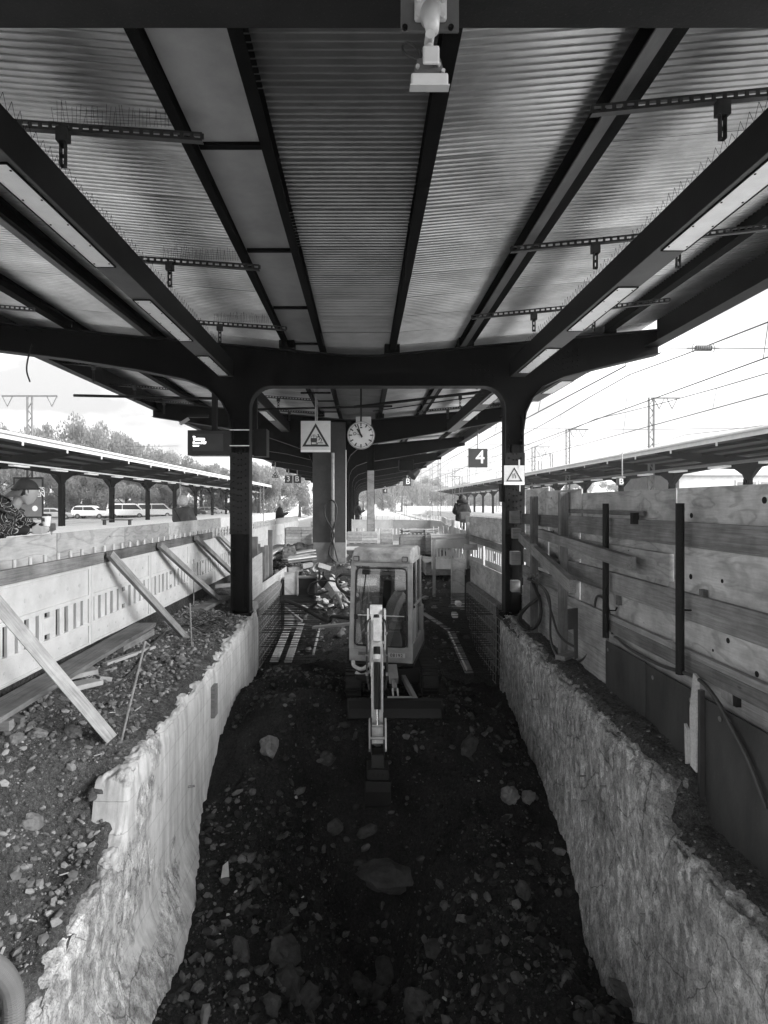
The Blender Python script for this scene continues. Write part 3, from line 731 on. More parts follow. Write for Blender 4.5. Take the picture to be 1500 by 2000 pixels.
for y in (2.0, 4.2, 6.5, 8.85, 13.3, 15.6, 17.9):
    s_ = slotted(1.63, 3.05, y, 4.46, 4.60); hanger(2.56, y, 4.25, 4.53, s_)
    s_ = slotted(2.98, 4.55, y-.1, 4.50, 4.68); hanger(3.42, y-.1, 4.22, 4.55, s_)
for y in (2.1, 4.45, 6.9, 9.3, 13.3, 15.7, 18.0):
    s_ = slotted(-2.75, -1.22, y, 4.53, 4.42); hanger(-2.27, y, 4.2, 4.5, s_)
    s_ = slotted(-6.9, -5.2, y, 4.86, 4.72); hanger(-6.1, y, 4.42, 4.8, s_)
m = MB()
for y in (4.45, 6.9, 9.3):
    for i in range(5): m.tube([(-2.35+U(-.05, .05), y+.02, 4.56+i*.022), (-1.45+U(-.1, .1), y+.02, 4.53+i*.022)], .0013, 3, False)
tag(m.build('bird_wire_mesh', STEEL, CAN, fix=False), kind='stuff')
spikes([((-2.35, y+.02, 4.54), (-1.45, y+.02, 4.51)) for y in (4.45, 6.9, 9.3)], .15, .028)
m = MB()
for x in (2.72, -2.42):
    p = None; y = 3.0
    while y < 10.6:
        q = Vector((x, y, 4.31 if int(y/.05) % 2 else 4.405+U(-.02, .02)))
        if p: m.tube([p, q], .0018, 3, False)
        p = q; y += .05
tag(m.build('bird_spikes', STEEL, CAN, fix=False), kind='stuff')
# conduits and pipes under the second bay
cb = MB()
cb.tube([(-6.2, 12.6, 3.98), (-2.6, 12.6, 3.90)], .03).tube([(-2.2, 12.2, 3.62), (.6, 12.3, 3.70)], .022).tube([(-.2, 12.4, 3.70), (2.5, 12.4, 4.02)], .03).tube([(.2, 12.45, 3.62), (2.55, 12.45, 3.95)], .012)
cb.build('cable_conduit', STEEL2, CAN)
tag(MB().tube(curve([(-6.1, 10.84, 4.6), (-6.16, 10.8, 4.3), (-6.2, 10.84, 4.1), (-6.12, 10.8, 3.9)]), .014).build('hanging_cable', RUBBER, CAN))
# cable ties round the left column, and a drain pipe on the boxed column
for z in (2.72, 3.36-.35):
    MB().box(LX0-.02, LX1+.02, YB-.18, YB-.172, z, z+.015).build('cable_tie', WHITE, CAN)
o = MB().tube([(-.98, YC-.42, -.36), (-.98, YC-.42, 3.3)], .05, 12).tube([(-.98, YC-.42, 1.0), (-.98, YC-.42, 1.1)], .065, 12).build('drain_pipe', GALV); tag(o, 'grey drain pipe standing in front of the wide boxed column', 'drain pipe')
pts = curve([(-.80, YC-.55, -.3), (-1.1, YC-.5, .1), (-.95, YC-.5, .7), (-1.22, YC-.5, 1.25), (-1.2, YC-.5, 1.65), (-1.0, YC-.5, 1.78), (-.86, YC-.5, 1.55), (-.9, YC-.5, 1.1), (-1.0, YC-.5, .65), (-.88, YC-.5, .1), (-.75, YC-.55, -.34)])
tag(MB().tube(pts, .028).build('hanging_hose', RUBBER), 'black hose looped up and tied against the wide boxed column', 'hose')
# camera on its plate under the nearest beam
cm = thing('security_camera', 'pale security camera on a knuckled arm bolted to a dark plate under the nearest beam', 'security camera', (.30, 2.4, 3.9))
Y = 2.42
def q(px, py, dy=0): return W(px, py, Y+dy)
a, c = q(782, -40), q(895, 68)
MB().box(a.x, c.x, 2.40, 2.415, c.z, a.z).build('mount_plate', PLATEM, cm, bevel=.003)
a, c = q(808, 12), q(870, 55)
MB().box(a.x, c.x, 2.37, 2.398, c.z, a.z).build('arm_foot', ALU, cm, bevel=.01)
for px, py in ((815, 22), (863, 22), (816, 52), (860, 52), (790, 63), (879, 63)):
    p = q(px, py); MB().disc((p.x, 2.365 if py < 60 else 2.395, p.z), .011, .012, 10).build('bolt', ALU if py < 60 else STEEL, cm)
m = MB(); p0, p1 = q(839, 34, -.06), q(840, 92, -.12)
m.tube([(p0.x, 2.37, p0.z), (p0.x, 2.32, p0.z-.01), (p1.x, 2.26, lerp(p0.z, p1.z, .5)), (p1.x, 2.22, p1.z)], [.036, .040, .034, .024], 16)
m.build('camera_arm', ALU, cm, smooth=True)
pk = W(839, 74, 2.22); MB().disc((pk.x, 2.225, pk.z), .018, .05, 16).build('arm_joint', ALU, cm)
p2 = W(839, 92, 2.22); p3 = W(839, 112, 2.20); MB().tube([p2, p3], .016, 14).build('swivel', ALU, cm)
a, c = W(823, 110, 2.18), W(855, 145, 2.18); MB().box(a.x, c.x, 2.125, 2.138, c.z, a.z).build('camera_block', ALU, cm, bevel=.008)
a, c = W(803, 141, 2.14), W(876, 165, 2.14); hx0, hx1 = a.x, c.x
MB().box(hx0, hx1, 2.14, 2.165, c.z, a.z).build('camera_housing', ALU, cm, bevel=.006)
zt = W(0, 112, 2.16).z; MB().prism([(hx0+.008, a.z), (hx1-.008, a.z), (hx1-.026, zt), (hx0+.026, zt)], 'y', 2.165, 2.175).build('back_plate', PLATEM, cm)
for px, py in ((816, 128), (866, 137), (857, 124)): q1 = W(px, py, 2.155); MB().disc((q1.x, 2.16, q1.z), .007, .012, 10).build('screw', ALU, cm)
MB().box(hx0-.004, hx1+.004, 2.135, 2.172, c.z-.005, c.z-.001).build('sun_shield', ALU, cm)
MB().tube(curve([W(828, 122, 2.25), W(795, 108, 2.26), W(786, 92, 2.28), W(795, 84, 2.28), W(815, 95, 2.26), W(824, 124, 2.23)]), .0045, 8).build('cable', RUBBER, cm)
# ================================================================== barriers, plywood and props
def make_barrier(h=1.0):
    t = thing('barrier_panel', 'x', 'barrier panel')
    L = 1.90
    m = MB().box(.06, L-.06, -.02, .02, .60, .90); m.box(.05, L-.05, -.028, .028, .90, .945).box(.05, L-.05, -.028, .028, .555, .60)
    tb = m.build('top_board', PLASTIC, t, bevel=.006)
    m = MB()
    for i in range(6): m.disc((.28+i*.27, -.0215, .74), .022, .005, 12)
    m.build('dimple', PLASTD, tb)
    m = MB().box(.06, L-.06, -.02, .02, .03, .235).box(.05, L-.05, -.028, .028, .235, .27).box(.05, L-.05, -.026, .026, .0, .03)
    bb = m.build('bottom_board', PLASTIC, t, bevel=.006)
    m = MB()
    for i in range(7): m.disc((.22+i*.24, -.0215, .13), .016, .005, 10)
    m.build('dimple', PLASTD, bb)
    xs = [.10, .27, .44, .62, .80, 1.0, 1.2, 1.38, 1.56, 1.72]
    for i, x in enumerate(xs):
        wd = .11 if i % 2 == 0 else .13
        MB().box(x, x+wd*.9, -.018, .018, .265, .56).build('slat', PLASTIC, t, bevel=.004)
    MB().box(.86, 1.08, -.024, .024, .33, .50).build('sticker_plate', PLASTIC, t, bevel=.004)
    MB().box(0, .05, -.03, .03, 0, .97).build('end_post', PLASTIC, t, bevel=.006); MB().box(L-.05, L, -.03, .03, 0, .97).build('end_post', PLASTIC, t, bevel=.006)
    for i in range(7): MB().cyl((.14+i*.265, 0, .945), (.14+i*.265, 0, 1.15), .019, 10).build('peg', PLASTIC, t)
    reg(t); return t
BAR = make_barrier(); first_bar = [True]
def barrier(p0, p1, label, group, tilt=0):
    """the front face (-y) shows on the right-hand side of the run p0 -> p1"""
    o = BAR if first_bar[0] else copy_tree(BAR); first_bar[0] = False
    p0, p1 = Vector(p0), Vector(p1); d = p1-p0
    o.location = p0; o.rotation_euler = (tilt, 0, math.atan2(d.y, d.x)); L = d.length/1.90
    o.scale = (L, 1, 1); o['label'] = label; o['group'] = group
    return o
ly = [1.35, 3.25, 5.14, 7.02, 8.90, 10.8, 12.7, 14.6]
for i, (a, c) in enumerate(zip(ly, ly[1:])):
    if i == 0: continue
    x0, x1 = [-3.33+.02*k-.0 for k in (i, i+1)]
    barrier((x0, a, -.02 if i > 1 else -.03), (x1, c-.01, -.02), f'pale plastic barrier panel along the left ledge, {ORD[i-1]} from the viewer', 'barrier panels along the left ledge')
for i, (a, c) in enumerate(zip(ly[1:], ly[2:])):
    o = MB().box(-3.43, -3.415, a, c-.02, .02, .69).build('gap_dark_panel', DARKH); tag(o, f'dark panel added to darken the left barrier slat gaps, {ORD[i]} from the viewer', 'board', 'dark panels added behind the left barriers')  # added panels put the shade between the slats into dark colour
    o = plank('plywood_sheet', (-3.45, a-.4, 1.01), (-3.45, c-.42, 1.01), .63, .021, PLY, None, up=(1, 0, 0))
    tag(o, f'pale plywood sheet on edge behind the left barriers, {ORD[i]} from the viewer', 'plywood sheet', 'plywood sheets along the left barriers')
# timber rail clamped along the barrier tops
for i, (a, c) in enumerate(((1.6, 7.2), (7.22, 12.4))):
    o = plank('timber_rail', (-3.24, a, .99), (-3.20, c, 1.0), .05, .13, TIMD, None)
    tag(o, ('long weathered timber rail along the left barrier tops, nearer length', 'weathered timber rail along the left barrier tops, farther length')[i], 'timber rail', 'timber rails along the left barriers')
# raking struts
ST = [((-3.15, 4.62, 1.20), (-2.30, 5.35, -.47), .10, .105, 'thick pale raking timber strut nearest the viewer on the left ledge'),
      ((-3.14, 7.28, 1.04), (-2.63, 8.95, -.46), .07, .09, 'second raking timber strut, its foot in front of the cable heap'),
      ((-3.14, 9.05, 1.03), (-2.72, 11.9, -.46), .07, .09, 'third raking timber strut, its foot beside the left steel column'),
      ((-3.12, 10.95, 1.03), (-2.9, 14.6, -.38), .07, .09, 'fourth raking timber strut, partly behind the left steel column'),
      ((-3.10, 12.6, 1.0), (-2.9, 16.4, -.3), .06, .08, 'small far raking strut left of the steel column')]
for i, (a, c, w_, h_, lab) in enumerate(ST):
    tag(plank('timber_strut', a, c, w_, h_, TIM if i else TIM, None), lab, 'timber strut', 'raking struts propping the left barriers')
# planks, kerbs and bits on the left ledge
def led(x, y, dz=0): return Vector((x, y, ledge_l(x, y)+dz))
def lp(px, py, dz=0):   # the point of the left ledge seen at a pixel of the photograph
    y = 3.
    while y < 22:
        p = W(px, py, y)
        if p.z < ledge_l(min(-2.1, max(-3.3, p.x)), y): return p+Vector((0, 0, dz))
        y += .02
    return W(px, py, 8)
def item(name, a, c, w_, h_, mat, label, cat, dz=.0, up=(0, 0, 1)):
    a, c = lp(*a), lp(*c); a.z += h_/2+dz; c.z += h_/2+dz
    return tag(plank(name, a, c, w_, h_, mat, None, up=up), label, cat)
o = plank('scaffold_plank', (-2.97, 4.1, -.04), (-3.07, 8.3, -.04), .29, .045, TIMD, None); tag(o, 'long dirty scaffold plank lying along the foot of the left barriers', 'plank')
item('timber_beam', (-60, 1410), (62, 1375), .10, .10, TIML, 'short pale squared timber at the left picture edge under the plank', 'timber beam', .05)
item('timber_beam', (-40, 1372), (28, 1385), .2, .05, TIMD, 'dark board end lying on the pale squared timber', 'timber beam', .10)
item('wood_block', (-20, 1425), (25, 1425), .10, .09, TIM, 'cut timber block at the left edge, nearest one', 'wood block')
item('timber_beam', (-20, 1410), (45, 1432), .05, .05, TIMD, 'thin grey batten lying on the nearest timber block', 'timber beam', .09)
item('paving_slab', (125, 1350), (190, 1335), .2, .05, BLOCK, 'grey slab piece, lower of the two stacked by the strut', 'paving slab')
item('paving_slab', (128, 1335), (186, 1322), .22, .05, BLOCK, 'grey slab piece, upper of the two stacked by the strut', 'paving slab', .055)
item('paving_slab', (190, 1328), (214, 1330), .10, .045, BLOCK, 'small pale broken corner of slab right of the stacked slabs', 'paving slab')
item('timber_batten', (205, 1300), (300, 1266), .07, .035, TIML, 'thin pale batten lying on the soil behind the leaning rod', 'timber batten')
item('timber_beam', (235, 1275), (296, 1240), .09, .09, TIMD, 'grey squared timber lying under the scaffold plank end', 'timber beam', .0)
item('wood_block', (300, 1200), (335, 1192), .3, .08, TIMD, 'dark flat timber piece between the second and third struts', 'wood block')
item('timber_beam', (385, 1195), (440, 1168), .25, .06, TIMD, 'dirty timber lying near the foot of the left column', 'timber beam')
item('timber_beam', (400, 1155), (455, 1150), .12, .08, TIM, 'pale round-edged timber left of the steel column foot', 'timber beam', .05)
kb = 0
for (a, c) in (((318, 1190), (360, 1163)), ((362, 1162), (400, 1140)), ((402, 1138), (430, 1122))):
    kb += 1; item('kerb_stone', a, c, .16, .12, BLOCK, f'dark kerb stone at the foot of the left barriers, {ORD[kb-1]} of three', 'kerb stone')
# upright steel rods
for a, c, r, lab in (((232, 1446), (284, 1252), .011, 'thin steel rod leaning by the foot of the nearest strut'), ((375, 1262), (371, 1178), .011, 'short upright steel rod beside the foot of the second strut'), ((378, 1180), (379, 1092), .011, 'upright steel rod behind the second strut against the barriers')):
    b0 = lp(*a); y1 = b0.y+(.12 if a[0] < 300 else 0)
    tag(MB().cyl(b0-Vector((0, 0, .1)), W(c[0], c[1], y1), r, 8).build('steel_rod', REBAR), lab, 'steel rod')
o = MB().tube([lp(90, 1300, .05), lp(88, 1290, .2), W(86, 1245, lp(90, 1300).y)], .014, 6).tube([W(88, 1268, lp(90, 1300).y), W(78, 1262, lp(90, 1300).y)], .01, 6).build('steel_hook', REBAR); tag(o, 'short dark hooked bar standing at the barrier foot behind the nearest strut', 'steel hook')
pts = [lp(120, 1325, .03), lp(150, 1340, .02), lp(190, 1346, .02), lp(230, 1338, .02), lp(262, 1312, .03), lp(290, 1275, .04), lp(320, 1245, .05), lp(345, 1232, .05)]
tag(MB().tube(curve(pts), .014, 8).build('ledge_cable', HOSE), 'thick grey cable curving over the soil of the left ledge', 'cable')
m = MB()
for k in range(9):
    c0 = lp(395+U(-22, 26), 1232+U(-12, 10), .04+.02*k); rr = U(.16, .32); a0 = U(0, 6)
    m.tube(curve([c0+Vector((rr*math.cos(a0+t)*(1+.2*math.sin(3*t)), rr*math.sin(a0+t)*.9, .07*math.sin(2*t+k))) for t in [i*.7 for i in range(10)]], 4), .009, 6)
tag(m.build('cable_heap', HOSE), 'tangled heap of thin grey cable between the second and third strut feet', 'cable heap')
# ribbed conduit end at the lower left
cp = curve([(-2.55, 2.95, -1.55), (-2.36, 3.22, -1.12), (-2.26, 3.45, -1.12), (-2.18, 3.5, -1.45), (-2.2, 3.4, -1.8)], 26)
cp = [W(-60, 1880, 3.3), W(-15, 1885, 3.4), W(15, 1915, 3.45), W(27, 1960, 3.45), W(25, 2040, 3.4)]; cp = curve(cp, 26)
tag(MB().tube(cp, [.052 if i % 2 else .060 for i in range(len(cp))], 14).build('ribbed_conduit', M('ribbed_plastic', .17, .5, .12, 6, 0)), 'grey ribbed flexible conduit end at the lower left edge', 'conduit')
m = MB()
for _ in range(46):
    p = led(U(-3.1, -2.2), 3.2+8*random.random()**1.6, .02); a0 = U(0, 6.28); L = U(.04, .14)
    m.bar(p, p+Vector((math.cos(a0)*L, math.sin(a0)*L, U(-.01, .03))), U(.006, .02), .006)
tag(m.build('wood_splinters', TIML), kind='stuff')
for i, (px, py, r) in enumerate(((75, 1435, 17), (140, 1432, 20), (28, 1445, 16), (445, 1215, 12), (175, 1325, 6), (60, 1612, 22), (205, 1540, 26), (352, 1290, 12))):
    p = lp(px, py); o = MB().rock(p, r/1150*p.y*1.05, i+30, 3, .8).build('rock', ROCKL if i != 6 else ROCKM, loc=p)
    tag(o, ['pale knobbly lump in front of the cut timber block', 'pale jagged lump left of the nearest strut foot', 'grey crumbly lump at the far left edge of the ledge', 'pale lump just left of the pit edge near the steel column', 'small grey lump by the stacked slabs',
            'grey stone in the soil slope at the lower left', 'dark lump of broken wall in the hollow beside the wall step', 'pale lump between the leaning rod and the cable heap'][i], 'rock')

# ------------------------------------------------------------------ right hand hoarding
FX = 2.955
def rp(y, z, x=FX): return Vector((x, y, z))
def hoard(name, y0, y1, z0, z1, mat, x, t, label, cat, parent=None, slope=0):
    o = plank(name, (x, y0, (z0+z1)/2), (x, y1, (z0+z1)/2+slope), z1-z0, t, mat, parent, up=(-1, 0, 0))
    if not parent: tag(o, label, cat)
    else: o['label'] = label
    return o
H = thing('plywood_hoarding', 'tall weathered plywood hoarding with boards and posts along the right side of the pit', 'hoarding', (2.955, 6, -.5))
for i, (a, c, z0, z1, mt) in enumerate(((3.0, 5.53, .28, 1.80, PLYD), (5.55, 8.0, .30, 1.80, PLYD), (8.02, 9.35, .30, 1.86, PLYD), (9.37, 10.7, .30, 1.92, PLYD))):
    hoard('plywood_sheet', a, c, z0, z1, mt, FX, .021, f'plywood sheet of the right hoarding, {ORD[i]} from the viewer', '', H)
hoard('plywood_sheet', 7.9, 9.5, 1.45, 1.86, PLYD, FX-.022, .021, 'short plywood offcut at the top of the right hoarding', '', H)
bz = [(3.0, 8.45, 1.27, 1.49, TIMD), (3.0, 8.5, .62, .86, TIM), (3.0, 10.6, .17, .36, TIM), (7.0, 10.7, -.15, .18, TIM), (6.9, 10.7, -.60, -.14, TIM), (8.6, 10.7, 1.30, 1.48, TIMD), (8.6, 10.7, .32, .55, TIMD), (5.55, 8.4, .92, 1.18, PLYD), (8.3, 10.6, .62, .84, TIM)]
for i, (a, c, z0, z1, mt) in enumerate(bz): hoard('board', a, c, z0, z1, mt, FX-.045-.006*(i % 3), .05, 'long horizontal board of the right hoarding', '', H)
hoard('board', 6.1, 8.3, 1.53, 1.58, TIMD, FX-.05, .03, 'thin batten lying on the upper board', '', H)
for px, y, wd in ((1043, 9.6, .11), (1100, 8.35, .12)):
    x = (px-710)/1150*y
    plank('timber_post', (x, y, -.52), (x, y, 1.82 if y < 9 else 1.78), wd, wd*.8, TIMD, H, up=(0, 1, 0))
for px, y, z0 in ((1183, 6.85, .10), (1328, 5.2, .15)):
    x = (px-710)/1150*y; p_ = MB().cyl((x, y, z0), (x, y, 1.66), .036, 18).build('steel_post', STEEL2, H, smooth=False)
    MB().tube([(x+.03, y-.02, .42 if y > 6 else .72), (x+.1, y-.03, .42 if y > 6 else .72), (x+.12, y-.03, .46 if y > 6 else .76)], .009, 6).build('hook', STEEL2, H)
MB().box(FX-.06, FX-.02, 6.7, 6.76, .50, .62).box(FX-.06, FX-.02, 5.02, 5.08, .78, .92).build('wedge', TIMD, H)
MB().box(FX-.12, FX-.06, 6.18, 6.26, 1.44, 1.56).build('board_end', DARKH, H)
plank('block', (FX-.06, 4.66, .10), (FX-.06, 4.66, .30), .14, .05, TIM, H, up=(-1, 0, 0)); MB().box(FX-.075, FX-.03, 4.55, 4.59, .08, .29).build('block', DARKH, H)
MB().box(FX-.03, FX-.012, 3.0, 7.0, .295, .315).build('pale_drip_edge', WHITE, H)
for (y, z) in ((3.6, 1.6), (4.4, 1.68), (4.9, 1.02), (4.0, 1.1), (5.2, 1.0), (4.7, .55), (3.7, .5), (5.3, 1.55), (5.1, 1.42), (4.45, .38), (5.35, .75), (4.2, 1.18), (4.95, .42)):
    MB().disc((FX-.0125, y+U(-.1, .1), z), U(.012, .03), .002, 10, 'x').build('knot_hole', DARKH, H)
hoard('board', 3.0, 7.0, -.12, .165, TIM, FX-.02, .03, 'low board of the right hoarding behind the dark plates', '', H)
hoard('board', 3.0, 6.9, .17, .30, TIMD, FX-.075, .03, 'low weathered rail above the dark plates', '', H)
# beams propped across the hoarding
tag(plank('timber_beam', (2.86, 11.0-.3, 1.06), (2.52, 7.1, .66), .09, .16, TIM, None), 'thick timber beam sloping down from the right steel column along the hoarding', 'timber beam')
tag(plank('timber_beam', (2.80, 9.3, 1.19), (2.72, 5.97, 1.05), .09, .14, TIM, None), 'squared timber beam fixed level across the posts of the right hoarding', 'timber beam')
for i, (px, py, w_, h_) in enumerate(((1006, 1010, 18, 24), (1009, 1042, 16, 20), (1007, 1090, 18, 26), (1007, 1145, 16, 22))):
    p = W(px, py, 10.72); s = 10.72/1150
    tag(MB().box(p.x-w_*s/2, p.x+w_*s/2, 10.68, 10.83, p.z-h_*s/2, p.z+h_*s/2).build('wood_block', TIM if i != 1 else TIMD, bevel=.004), f'square wood block wedged on the right steel column, {ORD[i]} from the top', 'wood block', 'blocks wedged on the right column')
tag(MB().prism([(2.62, .30), (2.75, .32), (2.75, -.32), (2.715, -.34), (2.70, .05), (2.63, .04)], 'y', 7.55, 7.58).build('steel_bracket', PLATE), 'dark bent steel plate hanging behind the sloping beam', 'steel bracket')
# dark sheet plates along the ledge
PY = [(6.92, 5.94, -.55, .05), (5.93, 4.96, -.75, .04), (4.94, 2.9, -1.1, .03)]
for i, (a, c, z0, z1) in enumerate(PY):
    x = 2.845+.02*i*0
    o = MB().box(x, x+.012, c, a, z0, z1).build('sheet_plate', PLATE); tag(o, ['dark sheet plate at the far end of the row under the hoarding', 'middle dark sheet plate between two joints under the hoarding', 'large dark sheet plate nearest the viewer under the right hoarding'][i], 'sheet plate')
    for yy in ((a-.08,) if i == 0 else (a-.15, c+.15) if i == 1 else (a-.25,)):
        MB().disc((x-.004, yy, z1-.09), .013, .008, 8, 'x').disc((x-.008, yy, z1-.09), .022, .003, 10, 'x').build('bolt', GALV, o)
tag(MB().box(2.80, 2.842, 4.90, 4.935, -1.08, .10).build('edge_strip', PLATE), 'narrow dark strip covering the joint beside the splintered board', 'edge strip')
o = MB().prism([(4.93, .20), (4.985, .22), (5.0, .13), (5.04, -.1), (5.03, -.58), (4.94, -.60), (4.93, -.2)], 'x', 2.79, 2.815).build('splintered_board', TIML); tag(o, 'pale splintered board standing on the wall step against the dark plates', 'splintered board')
MB().prism([(5.03, -.28), (5.08, -.24), (5.06, -.58), (5.02, -.56)], 'x', 2.765, 2.79).build('splinter', TIML, o)
# hoses on the right
hp = [W(1030, 1130, 8.9), W(1062, 1150, 8.8), W(1078, 1200, 8.5), W(1092, 1240, 8.2), W(1120, 1262, 8.0), W(1150, 1265, 7.8), W(1178, 1246, 7.4), W(1200, 1243, 6.9), W(1240, 1268, 6.2), W(1300, 1298, 5.6), W(1380, 1322, 5.0), W(1420, 1360, 4.72), W(1450, 1420, 4.5), W(1480, 1485, 4.3), W(1530, 1580, 4.1)]
for h_ in hp[8:]: h_.x = min(h_.x, 2.81)
tag(MB().tube(curve(hp), .017, 8).build('long_hose', HOSE), 'long grey hose running from the column over the dark plates to the right edge', 'hose')
hp = [W(1040, 1130, 8.9), W(1072, 1165, 8.6), W(1076, 1250, 8.1), W(1095, 1288, 7.9), W(1130, 1292, 7.8), W(1155, 1262, 7.5), W(1162, 1180, 7.4), W(1170, 1164, 7.3), W(1186, 1180, 7.1), W(1194, 1225, 6.95), W(1196, 1238, 6.9)]
tag(MB().tube(curve(hp), .016, 8).build('looped_hose', HOSE), 'thin grey hose making a tall loop in front of the hoarding', 'hose')
hp = [W(1058, 1160, 9.6), W(1030, 1185, 9.7), W(1016, 1205, 9.7), W(1020, 1222, 9.65), W(1040, 1228, 9.5), W(1054, 1212, 9.4), W(1056, 1180, 9.4), W(1046, 1150, 9.4), W(1036, 1128, 9.4)]
tag(MB().tube(curve(hp), .026, 10).build('coiled_hose', RUBBER), 'thick black hose loop beside the foot of the right steel column', 'hose')
hp = [W(1054, 1166, 9.5), W(1024, 1190, 9.6), W(1012, 1208, 9.6), W(1024, 1224, 9.6), W(1034, 1226, 9.5)]
tag(MB().tube(curve(hp), .026, 10).build('coiled_hose', RUBBER), 'short black hose piece inside the loop by the right column', 'hose')
m = MB()
for i in range(12): c0 = W(1038+U(-10, 12), 1128+U(-7, 7), 9.4); m.tube([c0, c0+Vector((U(-.1, .1), U(-.1, .1), U(-.05, .08)))], .012, 6)
tag(m.build('hose_couplings', GALV), 'bundle of metal hose couplings hung on the hoarding post', 'hose couplings')
tag(plank('timber_beam', W(1094, 1285, 7.75), W(1118, 1275, 8.0), .14, .06, TIM, None), 'small timber offcut lying at the foot of the hoarding post', 'timber offcut')
# ------------------------------------------------------------------ beyond the columns: lining, cages, starter bars
def cage(name, x0, dx, y0, y1, z0, z1, label):
    """a reinforcement cage: two meshes joined by hoops"""
    t = thing(name, label, 'rebar cage', (x0, y0, z0))
    for xx in (x0, x0+dx):
        n = int((y1-y0)/.2)
        for i in range(n+1):
            y = y0+(y1-y0)*i/n; MB().cyl((xx, y, z0), (xx, y, z1), .0085, 5).build('upright_bar', REBAR, t)
        n = 9
        for i in range(n+1):
            z = z0+(z1-z0)*i/n; MB().cyl((xx+.008, y0, z), (xx+.008, y1, z), .0085, 5).build('lengthwise_bar', REBAR, t)
    n = int((y1-y0)/.075)
    for i in range(n+1):
        y = y0+(y1-y0)*i/n; c = [(x0+dx/2+dx/2*math.cos(a), y, z1+.0+.05*math.sin(a)) for a in [j*math.pi/6 for j in range(7)]]
        MB().tube([(x0+dx, y, z1-.25)]+c+[(x0, y, z1-.25)], .006, 5).build('hoop', REBAR, t)
    return t
cage('rebar_cage', -1.98, -.16, 11.15, 14.0, -1.45, -.22, 'dark rebar cage standing at the left side beyond the steel column')
cage('rebar_cage', 2.50, .16, 11.15, 14.3, -1.75, -.28, 'dark rebar cage standing at the right side beyond the steel column')
tag(MB().box(-2.26, -2.24, 11.2, 14.1, -1.7, -.30).build('cage_dark_board', DARKH), 'black board added to darken the gaps behind the left rebar cage', 'board')  # black boards added on both sides so the cage gaps read dark
tag(MB().box(2.76, 2.78, 11.2, 14.4, -1.9, -.34).build('cage_dark_board', DARKH), 'black board added to darken the gaps behind the right rebar cage', 'board')
def starters(x0, s, y0, y1, zt, L, label, n_y=17, rows=5):
    t = thing('starter_bars', label, 'starter bars', (x0, y0, -1.2))
    for r in range(rows):
        z = zt-.02-r*(.26 if r else .0)-(.0 if r < 1 else .08)
        for i in range(n_y if r < rows-0 else 6):
            y = y0+(y1-y0)*(i+U(-.2, .2))/n_y
            l = L*U(.8, 1.12); MB().tube([(x0, y, z), (x0+s*l*.5, y+U(-.02, .02), z+U(-.01, .01)), (x0+s*l, y+U(-.06, .06), z+U(-.03, .02))], .0075, 5).build('bar', REBARD, t)
starters(-1.96, 1, 11.3, 13.9, -.45, 1.05, 'rows of thin starter bars sticking out of the left rebar cage')
starters(2.49, -1, 11.3, 14.2, -.45, 1.0, 'rows of thin starter bars sticking out of the right rebar cage')
# formwork boards lying below the bars
tag(plank('formwork_board', (-1.45, 11.3, -1.37), (-1.45, 13.8, -1.12), .14, .04, TIML, None), 'pale formwork board lying under the left starter bars', 'formwork board')
tag(plank('formwork_board', (-1.72, 11.3, -1.37), (-1.72, 13.8, -1.12), .16, .02, PLYD, None), 'darker formwork board beside the left rebar cage foot', 'formwork board')
tag(plank('batten', (-.98, 11.5, -1.27), (-.98, 13.4, -1.08), .035, .05, TIML, None), 'thin pale batten left of the excavator under the bars', 'batten')
tag(plank('formwork_board', (2.05, 11.4, -1.62), (2.0, 13.6, -1.25), .16, .04, TIM, None), 'formwork board lying under the right starter bars', 'formwork board')
tag(plank('batten', (2.0, 11.4, -1.55), (1.9, 13.2, -1.18), .02, .05, WHITE, None), 'thin white batten edge on the right formwork board', 'batten')
tag(plank('formwork_board', (1.9, 13.2, -1.15), (1.45, 14.2, -.98), .10, .04, TIML, None), 'pale kinked formwork board end behind the right bars', 'formwork board')
for i, (x, y) in enumerate(((-1.62, 14.15), (2.46, 14.45))):
    s = -1 if i == 0 else 1
    o = MB().box(x-.28, x+.02, y, y+.02, -1.3, .02 if s < 0 else .33).build('stop_end_board', PLYD); tag(o, ('upright plywood board closing the end of the left cage', 'upright plywood board closing the end of the right cage')[i], 'formwork board')
    MB().box(x+.02 if s < 0 else x-.31, x+.05 if s < 0 else x-.28, y-.03, y+.04, -1.25, .05 if s < 0 else .33).build('pale_edge', TIML, o)
# pale sheeting on the left beyond the column
for i, (a, c, z1) in enumerate(((11.2, 12.3, .62), (12.32, 15.4, .0))):
    o = plank('plywood_sheet', (-2.12 if i == 0 else -2.12, a, (z1-.45)/2), (-2.12 if i == 0 else -2.02, c, (z1-.4)/2), z1+.45, .021, TIML, None, up=(1, 0, 0)); tag(o, ['pale tall sheet right behind the left steel column', 'pale low sheet lining the left side behind the rebar cage'][i], 'plywood sheet')
for i, (px, pt, y, wd) in enumerate(((498, 1048, 13.4, .13), (506, 1062, 13.6, .06), (513, 1068, 13.2, .11), (520, 1065, 13.8, .10), (528, 1035, 14.6, .11))):
    p = W(px, pt, y); s_ = plank('upright_timber', (p.x, y, -.5), (p.x, y, p.z), wd, .05, TIMD if i in (1, 2, 4) else TIM, None, up=(0, 1, 0)); tag(s_, f'upright timber behind the left steel column, {ORD[i]} from the left', 'upright timber', 'upright timbers behind the left column')
